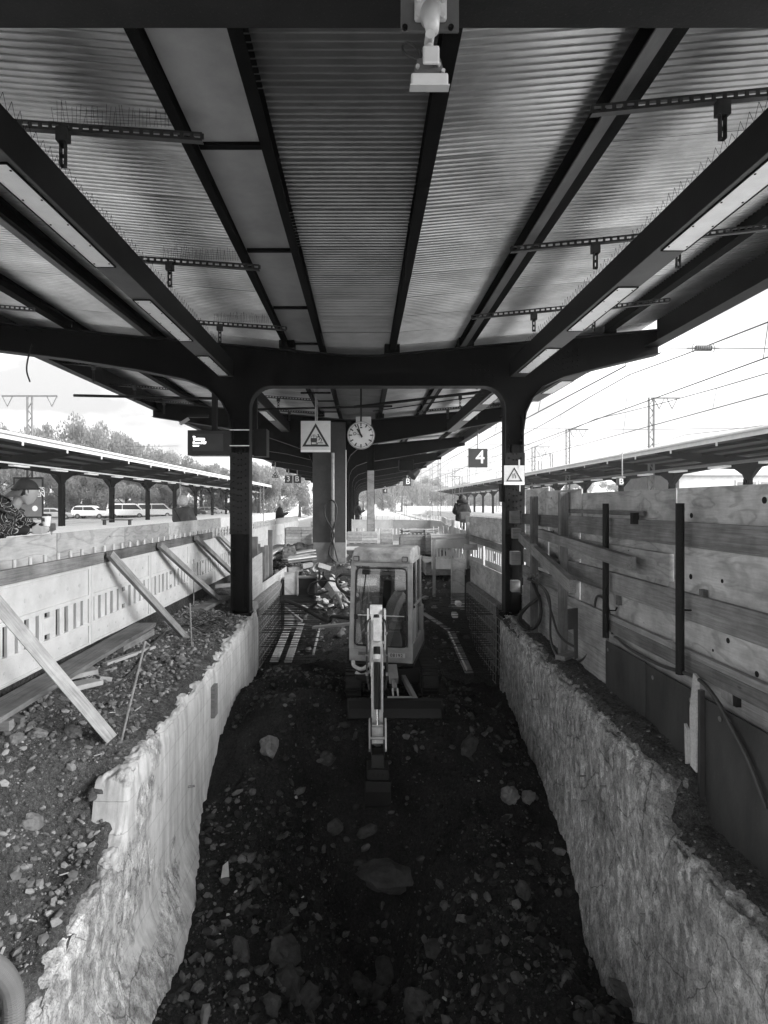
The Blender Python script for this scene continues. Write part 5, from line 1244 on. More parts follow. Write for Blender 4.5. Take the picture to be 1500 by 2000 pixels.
# ================================================================== signs, clock and display
def tri(mb, cx, cz, y, s, t, hollow):
    """a triangle outline (side s, border t) facing the viewer"""
    h = s*.866; A = [(cx-s/2, cz-h/3), (cx+s/2, cz-h/3), (cx, cz+h*2/3)]; k = 1-t*2*1.732/s*1.0
    B = [(cx+(p[0]-cx)*k, cz+(p[1]-cz)*k) for p in A]
    if not hollow: return mb.prism(A, 'y', y, y+.002)
    for i in range(3): j = (i+1) % 3; mb.prism([A[i], A[j], B[j], B[i]], 'y', y, y+.002)
    return mb
Y = 11.75; c = W(616.5, 852, Y); s = Y/1150
sg = thing('warning_sign', 'white square sign with black triangle, train and leaping figure, hung before the boxed column', 'warning sign', tuple(c))
MB().box(c.x-29*s, c.x+29*s, Y, Y+.02, c.z-31*s, c.z+30*s).build('board', SIGNW, sg, bevel=.003)
MB().box(c.x-29*s, c.x+29*s, Y-.002, Y-.0005, c.z-31*s, c.z-27*s).build('lower_strip', WHITE, sg)
m = MB(); tri(m, c.x, c.z-5*s, Y-.003, 53*s, 4.0*s, True); m.build('triangle', INK, sg)
tz = c.z-3*s
m = MB().prism([(c.x-9*s, tz-9*s), (c.x+2*s, tz-9*s), (c.x+3*s, tz-5*s), (c.x+2*s, tz+4*s), (c.x-9*s, tz+4*s), (c.x-10*s, tz-5*s)], 'y', Y-.005, Y-.003)
m.box(c.x-9*s, c.x-7.5*s, Y-.005, Y-.003, tz-13*s, tz-9*s).box(c.x+.5*s, c.x+2*s, Y-.005, Y-.003, tz-13*s, tz-9*s).box(c.x-6.5*s, c.x-.5*s, Y-.005, Y-.003, tz+5.5*s, tz+6.2*s).box(c.x-3.8*s, c.x-3.2*s, Y-.005, Y-.003, tz+4*s, tz+5.5*s)
m.box(c.x-9*s, c.x+2*s, Y-.005, Y-.003, tz-13.4*s, tz-12.6*s); m.build('train_pictogram', NAVY, sg)
MB().box(c.x-8.4*s, c.x-4*s, Y-.007, Y-.0055, tz-.5*s, tz+2.8*s).box(c.x-3*s, c.x+1.4*s, Y-.007, Y-.0055, tz-.5*s, tz+2.8*s).build('train_windows', SIGNW, sg)
m = MB()
for a, b_ in (((4, 3), (9, 0)), ((9, 0), (12, -4)), ((9, 0), (6, -5)), ((5, 5), (8, 2)), ((12, -4), (10, -8)), ((3, 1), (7, 2)), ((3.5, -10), (14, -10)), ((3.5, -13), (3.5, -10))):
    m.bar((c.x+a[0]*s, Y-.004, tz+a[1]*s), (c.x+b_[0]*s, Y-.004, tz+b_[1]*s), .002, 1.5*s, up=(0, 1, 0) if False else (0, 0, 1))
m.disc((c.x+5*s, Y-.004, tz+6*s), 1.5*s, .002, 10); m.build('figure_pictogram', INK, sg)
MB().cyl((c.x, Y+.01, c.z+30*s), (c.x, Y+.01, 4.5), .014, 8).cyl((c.x+.03, Y+.01, c.z+30*s), (c.x+.03, Y+.01, 4.5), .008, 8).build('hanging_rod', GALV, sg)
MB().box(c.x-.3, c.x+.3, Y-.01, Y+.03, 3.86, 3.89).build('cross_rail', STEEL, sg)

Y = 12.8; c = W(705, 850, Y); s = Y/1150
ck = thing('station_clock', 'round white station clock showing three minutes to eleven beside the boxed column', 'clock', tuple(c))
MB().cyl((c.x, Y, c.z), (c.x, Y+.12, c.z), 27*s, 48).build('clock_case', GALV, ck, smooth=False, bevel=.005)
MB().disc((c.x, Y-.003, c.z), 25.6*s, .004, 48).build('clock_face', WHITE, ck)
for i in range(60):
    a = R(6*i); big = i % 5 == 0; r1 = 24.5*s; r0 = (17.5 if big else 22)*s; d = Vector((math.sin(a), 0, math.cos(a))); p = Vector((c.x, Y-.008, c.z))
    MB().bar(p+d*r0, p+d*r1, (2.3 if big else .8)*s, .003, up=(0, 1, 0)).build('hour_mark' if big else 'minute_mark', INK, ck)
def hand(ang, L, back, w_, y, nm): a = R(ang); d = Vector((math.sin(a), 0, math.cos(a))); p = Vector((c.x, y, c.z)); MB().bar(p-d*back, p+d*L, w_, .003, up=(0, 1, 0)).build(nm, INK, ck)
hand(-31.5, 14.5*s, 5*s, 3.0*s, Y-.014, 'hour_hand'); hand(-18, 22*s, 5*s, 2.2*s, Y-.018, 'minute_hand'); hand(-76, 10*s, 3*s, .8*s, Y-.022, 'second_hand')
a = R(-76); m = MB(); cc = Vector((c.x+math.sin(a)*12.5*s, Y-.022, c.z+math.cos(a)*12.5*s)); m.tube([cc+Vector((math.cos(t)*2.6*s, 0, math.sin(t)*2.6*s)) for t in [k*math.pi/8 for k in range(17)]], .5*s, 5); m.build('second_hand_ring', INK, ck)
MB().disc((c.x, Y-.02, c.z), 2*s, .012, 12).build('hub', INK, ck)
MB().box(c.x-1.8*s, c.x+2.6*s, Y-.007, Y-.0055, c.z+13.5*s, c.z+16*s).build('maker_badge', NAVY, ck)
MB().box(c.x-10*s, c.x+20*s, Y+.14, Y+.15, c.z+22*s, c.z+38*s).build('back_plate', SIGNW, ck)
MB().cyl((c.x, Y+.05, c.z+26*s), (c.x, Y+.05, 4.45), .02, 8).build('hanging_rod', STEEL2, ck)

Y = 11.55; x0, x1 = W(366, 0, Y).x, W(505, 0, Y).x; zt, zb = W(0, 840, Y).z, W(0, 889, Y).z
db = thing('departure_display', 'dark departure display partly behind the left steel column reading Essen Hbf', 'departure display', ((x0+x1)/2, Y, zb))
MB().box(x0, x1, Y, Y+.35, zb, zt).build('display_case', BLACK, db, bevel=.01)
xs1 = W(440, 0, Y).x
MB().box(x0+.10, xs1-.04, Y-.004, Y-.001, zb+.08, zt-.07).build('screen', NAVY, db)
MB().box(W(491, 0, Y).x+.05, x1+.16, Y-.03, Y+.30, zb-.02, zt+.02).build('display_side', STEEL2, db)
sw = GL = glow('display_text_light', .6, .9)
for body, px, py, sz in (('10:59', 377, 858, .056), ('Essen Hbf', 377, 865, .064), ('Hannover', 377, 870.8, .030), ('RE1', 377, 853.3, .030)):
    p = W(px, py, Y); text('display_text', body, sz, (p.x, Y-.008, p.z), GL, db, align='LEFT', extrude=.001, bold=.0012)
a = W(389, 856, Y); c_ = W(400, 860, Y); MB().box(a.x, c_.x, Y-.008, Y-.006, c_.z, a.z).build('display_bar', GL, db)
for x in (x0+.5, x1-.1): MB().box(x-.05, x+.05, Y+.1, Y+.2, zt, 3.9).build('hanger', STEEL2, db)
sc2 = thing('security_camera', 'small pale security camera on the pipe above the departure display', 'security camera', tuple(W(358, 822, 11.5)))
a = W(352, 828, 11.5); c_ = W(368, 818, 11.6); MB().bar(a, c_, .07, .06).build('camera_housing', ALU, sc2); MB().box(c_.x, c_.x+.4, 11.58, 11.66, c_.z+.03, c_.z+.08).build('bracket', STEEL2, sc2)

def platsign(body, px, py, size_px, X_, lab, ztop_rod=None, dx=.08, two=False):
    Yy = X_/((px-710)/1150); sc = Yy/1150; p = W(px, py, Yy); h = size_px*sc/2
    t = thing('platform_sign', lab, 'platform sign', tuple(p))
    MB().box(p.x-h, p.x+h, Yy, Yy+.12, p.z-h, p.z+h).build('sign_box', NAVY, t, bevel=.01)
    text('sign_letter', body, h*2*.98, (p.x+dx*h*2, Yy-.01, p.z+.04*h), WHITE, t, extrude=.004, bold=.006)
    MB().cyl((p.x, Yy+.05, p.z+h), (p.x, Yy+.05, (ztop_rod or ztop(X_))-.1), .03 if Yy < 40 else .05, 8).build('hanging_rod', GALV, t); return t
platsign('4', 934, 894.5, 37, 4.62, 'square dark platform sign with a white 4 near the right steel column', dx=.10)
platsign('B', 795, 941, 16, 4.1, 'small dark sign with a white B below the far canopy edge', dx=.1)
platsign('4', 752, 959, 8.5, 2.9, 'tiny far dark sign with a 4 near the canopy end', dx=.05)
platsign('3', 563.5, 936, 15, -6.6, 'small dark sign with a white 3 at the far left canopy edge', dx=-.02)
platsign('B', 580.5, 936, 15, -5.85, 'small dark sign with a white B right beside the sign with a 3', dx=-.02)
Y = 44; p = W(537.5, 929, Y); s = Y/1150; t = thing('warning_sign', 'small far triangular warning sign hung at the left canopy edge', 'warning sign', tuple(p))
m = MB(); tri(m, p.x, p.z, Y, 15*s, 1, False); m.build('board', SIGNW, t); m = MB(); tri(m, p.x, p.z, Y-.01, 14*s, 1.3*s, True); m.box(p.x-2*s, p.x+2*s, Y-.012, Y-.01, p.z-2*s, p.z+1.5*s); m.build('triangle', INK, t)
MB().cyl((p.x, Y+.02, p.z+8*s), (p.x, Y+.02, 4.8), .04, 6).build('hanging_rod', GALV, t)
Y = 10.74; c = W(1004.5, 928, Y); s = Y/1150
t = thing('warning_sign', 'white board with a black triangle for a narrowing, tied to the right steel column', 'warning sign', tuple(c))
MB().box(c.x-20*s, c.x+20*s, Y, Y+.015, c.z-19*s, c.z+19*s).build('board', SIGNW, t, bevel=.002)
MB().box(c.x-20*s, c.x+20*s, Y-.003, Y-.0005, c.z-19*s, c.z-14*s).build('lower_strip', WHITE, t)
m = MB(); tri(m, c.x, c.z-3*s, Y-.004, 32*s, 2.1*s, True); m.build('triangle', INK, t)
m = MB(); m.bar((c.x-2.5*s, Y-.005, c.z-6*s), (c.x-2.5*s, Y-.005, c.z+3*s), 1.2*s, .002, up=(0, 1, 0)); m.bar((c.x+2.8*s, Y-.005, c.z-6*s), (c.x+2.8*s, Y-.005, c.z-2*s), 1.2*s, .002, up=(0, 1, 0)); m.bar((c.x+2.8*s, Y-.005, c.z-2*s), (c.x+.8*s, Y-.005, c.z+1*s), 1.2*s, .002, up=(0, 1, 0)); m.bar((c.x+.8*s, Y-.005, c.z+1*s), (c.x+.8*s, Y-.005, c.z+4*s), 1.2*s, .002, up=(0, 1, 0)); m.build('pictogram', INK, t)
MB().box(c.x+8*s, c.x+11*s, Y-.006, Y-.002, c.z+14*s, c.z+30*s).box(c.x+10*s, c.x+12*s, Y-.006, Y-.002, c.z-32*s, c.z-19*s).build('tie_strap', SIGNW, t)
tag(MB().box(W(979, 0, 10.9).x, W(987, 0, 10.9).x, 10.9, 11.1, W(0, 980, 10.9).z, W(0, 945, 10.9).z).build('junction_box', STEEL2, bevel=.01), 'small grey box fixed left of the right steel column under the board', 'junction box')
# loudspeaker / lamp cluster under the far edge
t = thing('loudspeaker', 'dark loudspeaker housing hung under the far right canopy edge', 'loudspeaker', tuple(W(800, 918, 30)))
p = W(795, 908, 30); MB().box(p.x-.4, p.x+.35, 30, 30.5, p.z-.3, p.z+.3).build('housing', STEEL, t, bevel=.06); p = W(808, 926, 30); MB().cyl((p.x-.1, 29.9, p.z-.1), (p.x+.25, 30.1, p.z+.2), .25, 14, .12).build('horn', STEEL2, t)
p = W(724, 958, 24.5)
t = thing('boarded_post', 'pale boarded post standing on the platform beyond the wide column', 'post', (p.x, 24.5, 0))
MB().box(p.x-.14, p.x+.14, 24.4, 24.7, 0, 3.05).build('boarding', PLY, t, bevel=.004); MB().box(p.x-.16, p.x-.145, 24.4, 24.7, 0, 4.4).box(p.x+.145, p.x+.16, 24.4, 24.7, 0, 4.4).box(p.x-.14, p.x+.14, 24.5, 24.6, 3.06, 4.4).build('steel_core', STEEL, t)

# ================================================================== neighbouring platforms
def side_canopy(xc, s, label, y0, zb, xe, n=14, bay=8.3, ze=4.8):
    """xc: column line, s: side of the near edge (towards us), xe: near edge"""
    t = thing('side_platform_canopy', label, 'platform canopy', (xc, y0, zb)); y1 = y0+bay*(n-1)
    for i in range(n):
        y = y0+i*bay
        c = MB().box(xc-.16, xc+.16, y-.20, y-.18, zb, 3.1).box(xc-.16, xc+.16, y+.18, y+.20, zb, 3.1).box(xc-.015, xc+.015, y-.18, y+.18, zb, 3.1).box(xc-s*.0-.1, xc+.1, y-.19, y-.12, zb, 2.9).build('column', STEEL, t)
        r = [(xc+s*.16, 3.0), (xc+s*.3, 3.35), (xc+s*.8, 3.7), (xe, ze-.25), (xe, ze-.02), (xc, 4.35), (xc-s*5, 4.75), (xc-s*5, 4.5), (xc-s*.8, 3.8), (xc-s*.16, 3.0)]
        MB().prism(r, 'y', y-.05, y+.05).build('rib', STEEL, t)
        if i < n-1:     # lengthwise arched girder between the columns
            a = y+.2; b_ = y+bay-.2; pts = [(a, 2.75)]+[(a+.75-.75*math.cos(R(q)), 2.75+.95*math.sin(R(q))) for q in (20, 45, 70, 90)]
            mid = [(a+2.5, 3.86), (b_-2.5, 3.86)]; pr = [(2*((a+b_)/2)-q[0], q[1]) for q in pts[::-1]]
            MB().prism(pts+mid+pr+[(b_, 4.35), (a, 4.35)], 'x', xc-.04, xc+.04).build('arched_girder', STEEL, t)
    Y0, Y1 = y0-8, y1+5
    for xa, za, xb, zb_ in ((xc, 4.4, xe, ze), (xc-s*5.2, 4.82, xc, 4.4)):
        m = MB(); x0, z0, x1, z1 = (xa, za, xb, zb_) if xa < xb else (xb, zb_, xa, za)
        m.add([(x0, Y0, z0), (x1, Y0, z1), (x1, Y1, z1), (x0, Y1, z0), (x0, Y0, z0+.08), (x1, Y0, z1+.08), (x1, Y1, z1+.08), (x0, Y1, z0+.08)], [(0, 3, 2, 1), (4, 5, 6, 7), (0, 1, 5, 4), (1, 2, 6, 5), (2, 3, 7, 6), (3, 0, 4, 7)])
        m.build('roof_skin', SLATER, t)
    for q in (.25, .5, .75): x = lerp(xc, xe, q); z = lerp(4.4, ze, q); MB().box(x-.06, x+.06, Y0, Y1, z-.16, z-.01).build('purlin', STEEL, t)
    x = xe; f = MB().box(min(x, x+s*.06), max(x, x+s*.06), Y0, Y1, ze-.22, ze+.14).build('fascia', FASC, t)
    MB().cyl((xe+s*.12, Y0, ze+.05), (xe+s*.12, Y1, ze+.05), .07, 10).build('gutter', M('gutter', .5, .5, .1, 3, 0), t)
    for i in range(int((Y1-Y0)/4.15)): MB().box(xe+s*.05-.02, xe+s*.05+.02, Y0+2+i*4.15, Y0+2.12+i*4.15, ze-.4, ze-.2).build('gutter_bracket', FASC, t)
    return t
lc = side_canopy(-21.5, 1, 'long canopy on arched steel columns over the neighbouring platform on the left', 16.9, .1, -16.0, 16, 8.35)
rc = side_canopy(22.0, -1, 'long canopy on arched columns over the neighbouring platform on the right', 8.8, .1, 16.7, 16, 8.3)
MB().box(-18.55, -18.45, 9, 140, 3.78, 3.86).build('lamp_rail', WHITE, lc)
for i in range(26):
    y = 22.5+i*4.2; f = MB().box(-18.66, -18.34, y, y+1.5, 3.66, 3.74).build('lamp_cover', WHITE, lc, bevel=.02)
MB().cyl((-19.3, 62, .1), (-19.3, 62, 4.7), .08, 8).build('pole', GALV, lc)
MB().box(19.2, 19.4, 3, 140, 3.75, 3.9).build('lamp_rail', STEEL3, rc)
for i in range(24): MB().box(19.1, 19.5, 6+i*4.2, 7.5+i*4.2, 3.62, 3.73).build('lamp_cover', LAMPP, rc, bevel=.02)
# things on the neighbouring platforms
p = W(75, 970, 36); t = thing('poster_board', 'dark framed poster board with white lettering beyond the leaning man', 'poster board', (p.x, 36, .1))
a = W(26, 932, 36); c_ = W(84, 1012, 36)
MB().box(a.x, c_.x, 36, 36.08, c_.z, a.z).build('poster_frame', BLACK, t); MB().box(a.x+.1, c_.x-.08, 35.97, 35.99, c_.z+.1, a.z-.1).build('poster', M('poster', .15, .6, .2, 1, 0), t)
text('poster_text', "CH'S", .42, (W(74, 957, 36).x, 35.95, W(74, 957, 36).z), WHITE, t, bold=.01); text('poster_text', 'TELN', .42, (W(73, 966, 36).x, 35.95, W(73, 966, 36).z), WHITE, t, bold=.01)
q_ = W(69, 993, 36); MB().disc((q_.x, 35.95, q_.z), .17, .01, 20).build('poster_emblem', WHITE, t)
for xx in (a.x+.05, c_.x-.05): MB().box(xx-.05, xx+.05, 36, 36.08, .1, c_.z).build('leg', BLACK, t)
p = W(210, 1014, 41); tag(MB().box(-19.6, -17.4, 44, 44.4, .45, .52).box(-19.5, -19.4, 44, 44.4, .1, .45).box(-17.6, -17.5, 44, 44.4, .1, .45).build('platform_bench', BLACK), 'low dark bench on the left platform between two columns', 'bench')
p = W(1212, 941, 28); t = thing('platform_sign', 'small dark sign with a white B on the right platform', 'platform sign', tuple(p)); s = 28/1150
MB().box(p.x-6.5*s, p.x+6.5*s, 28, 28.12, p.z-7*s, p.z+8*s).build('sign_box', NAVY, t); text('sign_letter', 'B', .40, (p.x+.03, 27.98, p.z), WHITE, t, bold=.006); MB().cyl((p.x+.1, 28.05, p.z+.15), (p.x+.1, 28.05, 4.3), .03, 8).build('hanging_rod', GALV, t)
# low building behind the right canopy
t = thing('station_building', 'low pale building with a band of windows behind the right platform', 'building', (34, 52, -.9))
MB().box(26.8, 60, 50, 62, -.95, 4.1).build('wall', FARW, t); MB().box(26.5, 60.3, 49.7, 62.3, 4.1, 4.35).build('roof', FASC, t)
for i in range(9):
    x = 31.6+i*2.0; wn = MB().box(x, x+1.8, 49.93, 49.99, 2.2, 3.7).build('window', WHITE, t)
    MB().box(x+.1, x+.85, 49.9, 49.925, 2.35, 3.55).box(x+.97, x+1.7, 49.9, 49.925, 2.35, 3.55).build('pane', M('far_pane', .22, .2, .2, 1, 0), wn)
for i, (px, r) in enumerate(((1178, .9), (1208, 1.1), (1238, 1.0))):
    p = W(px, 962, 26); o = MB().rock((p.x, 26, 1.6), r, i+50, 3, .6).build('sack_pile', M('pale_sack', .5, .8, .2, 3, .4, 8), loc=(p.x, 26, 1.6)); tag(o, ['pale sheeted pile behind the hoarding, leftmost of three', 'pale sheeted pile behind the hoarding, middle one', 'pale sheeted pile behind the hoarding, right one'][i], 'sheeted pile')
    MB().box(p.x-.6, p.x+.6, 25.5, 26.5, -.9, 1.4).build('pallet_box', FARW, o)
# ================================================================== overhead line masts and wires
MASTM = M('mast_steel', .14, .7, .2, 5, 0); WIREM = M('overhead_wire', .03, .6, .1, 5, 0)
def mast(x, y, h, lab, arms=(1,), w_=.34):
    t = thing('catenary_mast', lab, 'catenary mast', (x, y, -1), 'overhead line masts'); m = MB()
    for a in (-1, 1): m.box(x+a*w_/2-.05, x+a*w_/2+.05, y-.06, y+.06, -1, h)
    z = -1; k = 0
    while z < h-.5: m.bar((x-w_/2, y, z), (x+w_/2, y, z+.5) , .05, .05) if k % 2 else m.bar((x+w_/2, y, z), (x-w_/2, y, z+.5), .05, .05); z += .5; k += 1
    m.build('lattice_mast', MASTM, t)
    m = MB()
    for s in arms:
        m.box(min(x, x+s*2.0), max(x, x+s*2.0), y-.05, y+.05, h-.1, h)
        for q in ((.55, 1.45) if len(arms) == 1 else (1.6,)):
            m.bar((x+s*(q-.35), y, h-.1), (x+s*q, y, h-.8), .05, .05).bar((x+s*(q+.35), y, h-.1), (x+s*q, y, h-.8), .05, .05)
    m.build('cross_arm', MASTM, t)
for i, (px, py, x, arms, lab) in enumerate(((1272, 776, 20.0, (1,), 'tallest lattice mast rising above the right canopy'), (1109, 838, 20.0, (1,), 'lattice mast behind the right canopy, middle one'), (1042, 872, 20.0, (1,), 'lattice mast just right of the right steel column'), (1077, 886, 27.0, (-1,), 'thin mast between the two right lattice masts'), (58, 772, -24, (1, -1), 'lattice mast with double arm above the left canopy'))):
    y = x/((px-710)/1150); mast(x, y, 1.65-(py-985)/1150*y, lab, arms)
rnd = random.Random(4)
for i in range(16):
    px = [842, 858, 872, 886, 900, 915, 930, 944, 958, 972, 820, 792, 770, 1055, 322, 512][i]; top = [905, 882, 925, 915, 930, 890, 912, 925, 900, 920, 915, 940, 948, 900, 905, 935][i]
    y = rnd.uniform(95, 230) if i < 13 else 95; x = (px-710)/1150*y; mast(x, y, 1.65-(top-985)/1150*y, f'far faint overhead line mast, {ORD[i]} of those in the haze', ((1,), (-1,), (1, -1))[i % 3], .5)
def wire(pts, r, lab, name='overhead_wire'): return tag(MB().tube(pts, r, 5).build(name, WIREM), lab, 'overhead wire', 'overhead wires')
def caten(x, zc_, label, y0=6, y1=300, span=55, off=0, mat=None):
    t = thing('overhead_line', label, 'overhead line', (x, y0, zc_), 'overhead lines')
    MB().tube([(x, y0, zc_), (x, y1, zc_)], .026, 5).build('contact_wire', WIREM, t)
    pts = []; y = y0
    while y <= y1: u_ = ((y+off) % span)/span; pts.append((x+.2*math.sin(y*.05), y, zc_+1.75-1.1*4*u_*(1-u_)*.8)); y += 5
    MB().tube(pts, .026, 5).build('carrier_wire', WIREM, t)
    for q in pts[::2]: MB().tube([q, (x, q[1], zc_)], .014, 4).build('dropper', WIREM, t)
    return t
caten(12.9, 6.35, 'overhead line over the first track right of the platform', 9, off=25)
caten(17.2, 6.35, 'overhead line above the near edge of the right canopy', 9, off=10)
caten(8.9, 6.35, 'overhead line closest to the right edge of our canopy', 20, off=40)
caten(30, 6.4, 'overhead line beyond the right canopy, nearer one', 30, off=0)
caten(35, 6.4, 'overhead line beyond the right canopy, farther one', 30, off=20)
caten(-27.5, 6.4, 'overhead line beyond the left canopy, nearer one', 20, off=30)
caten(-31, 6.4, 'overhead line beyond the left canopy, farther one', 20, off=12)
wire([W(1288, 680, 15), W(1345, 680, 15)], .012, 'short cross wire leaving the canopy tip on the right'); wire([W(1402, 680, 15), W(1620, 682, 15)], .012, 'cross wire right of the large insulator')
t = thing('insulator', 'large ribbed insulator on the cross wire in the sky right of the canopy tip', 'insulator', tuple(W(1374, 680, 15)))
a, c_ = W(1358, 680, 15), W(1390, 680, 15); m = MB().cyl(a, c_, .03, 8)
for i in range(9): p = a.lerp(c_, (i+.5)/9); m.disc(p, .075, .02, 12, 'x')
m.build('insulator_discs', MASTM, t); m = MB()
for s in (-1, 1): c0 = (a if s < 0 else c_)+Vector((s*.02, 0, 0)); m.tube([c0+Vector((0, 0, .1)), c0+Vector((s*.03, 0, .1)), c0+Vector((s*.06, 0, 0)), c0+Vector((s*.03, 0, -.1)), c0+Vector((0, 0, -.1))], .012, 5); m.cyl(c0, c0+Vector((s*.18, 0, 0)), .022, 6)
m.build('arcing_horns', MASTM, t)
for i, (x0, x1, y, z) in enumerate(((9, 36, 48, 7.9), (9, 36, 62, 8.0), (9, 30, 84, 8.6), (8, 36, 120, 8.6), (-40, -22, 70, 8.6))):
    wire([(x0, y, z), ((x0+x1)/2, y, z-.15), (x1, y, z)], .02, f'far cross wire spanning the tracks, {ORD[i]} from the viewer')
# ================================================================== trees
def crown_mesh(seed, n, leaf):
    r = random.Random(seed); v = []; f = []; cl = []
    for _ in range(26):
        a = r.uniform(0, 6.28); h = r.random()**.8; rad = r.uniform(.15, .8)*math.sqrt(max(.05, 1-(h*1.0-.35)**2))
        cl.append((rad*math.cos(a), rad*math.sin(a), h, r.uniform(.16, .32)))
    for _ in range(n):
        c = r.choice(cl); d = Vector((r.gauss(0, 1), r.gauss(0, 1), r.gauss(0, .8))).normalized()*c[3]*r.random()**.35
        p = Vector(c[:3])+Vector((d.x, d.y, d.z*.7)); s = leaf*r.uniform(.5, 1.3); u = Vector((r.gauss(0, 1), r.gauss(0, 1), r.gauss(0, 1))).normalized(); w_ = u.cross(Vector((r.gauss(0, 1), r.gauss(0, 1), r.gauss(0, 1)))).normalized()
        k = len(v); v += [p-u*s, p+w_*s*.6, p+u*s, p-w_*s*.6]; f.append((k, k+1, k+2, k+3))
    return v, f
CR = []
for s_ in range(4):
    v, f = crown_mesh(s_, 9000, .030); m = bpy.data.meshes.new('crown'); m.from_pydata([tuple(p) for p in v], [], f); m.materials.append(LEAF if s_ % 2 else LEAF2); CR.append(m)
def tree(x, y, h, wd, k, lab, grp, gz=-.9):
    t = thing('tree', lab, 'tree', (x, y, gz), grp); c = bpy.data.objects.new('crown', CR[k % 4]); COL.objects.link(c); c.parent = t
    hh = h-gz; c.location = (0, 0, hh*.10); c.scale = (wd/2, wd/2, hh*.86); c.rotation_euler = (0, 0, k*1.3)
    m = MB().tube([(x, y, gz), (x+.15, y, gz+hh*.35), (x-.1, y, gz+hh*.7)], [.035*hh, .024*hh, .008*hh], 8)
    for i in range(5): a = i*1.3+k; m.tube([(x, y, gz+hh*(.3+.08*i)), (x+math.cos(a)*wd*.3, y+math.sin(a)*wd*.3, gz+hh*(.5+.09*i))], [.012*hh, .004*hh], 5)
    m.build('trunk', BARK, t)
tl = [(-15, 856, 70), (20, 838, 82), (75, 840, 92), (120, 862, 88), (165, 832, 95), (215, 842, 90), (262, 866, 96), (310, 884, 100), (350, 898, 104), (392, 905, 105), (430, 915, 108), (470, 915, 110), (505, 912, 104), (545, 908, 112), (585, 925, 118), (5, 920, 75), (140, 905, 80), (245, 915, 84), (330, 930, 92), (60, 925, 78), (190, 920, 80), (290, 925, 86)]
for i, (px, py, y) in enumerate(tl):
    x = (px-710)/1150*y; tree(x, y, 1.65-(py-985)/1150*y, 9.5 if i < 15 else 8, i, f'leafy tree beyond the car park on the left, {(ORD+["twenty first", "twenty second"])[i]} of the row', 'trees beyond the car park')
for i in range(19):
    px = 690+i*19; y = 205+10*(i % 3); top = [938, 932, 941, 928, 942, 926, 938, 946, 935, 950, 952, 944, 956, 950, 958, 960, 955, 962, 960][i]
    x = (px-710)/1150*y; tree(x, y, 1.65-(top-985)/1150*y, 11, i, f'faint tree on the horizon between the canopies, {ORD[i]} from the left', 'trees on the horizon')
for i in range(8):
    y = 190+8*(i % 2); px = 1010+i*60; x = (px-710)/1150*y; tree(x, y, 9+2*(i % 3), 12, i+2, f'faint tree low behind the right platform, {ORD[i]} from the left', 'trees behind the right platform')
# far low walls and clutter beyond the tracks
for i, (x0, x1, y, z) in enumerate(((-75, -30, 88, 1.6), (-50, -22, 120, 2.0), (10, 60, 150, 1.2), (-24, -9, 150, 1.4))):
    t = MB().box(x0, x1, y, y+.4, -1, z).build('boundary_wall', FARW); tag(t, ['pale wall behind the car park', 'pale wall farther along the car park, under the trees', 'long pale wall beyond the tracks on the right', 'pale low wall far off, left of the wide boxed column'][i], 'wall')
    for k in range(int((x1-x0)/3)): MB().box(x0+k*3, x0+k*3+.25, y-.08, y-.002, -1, z+.08).build('pier', FARW, t)
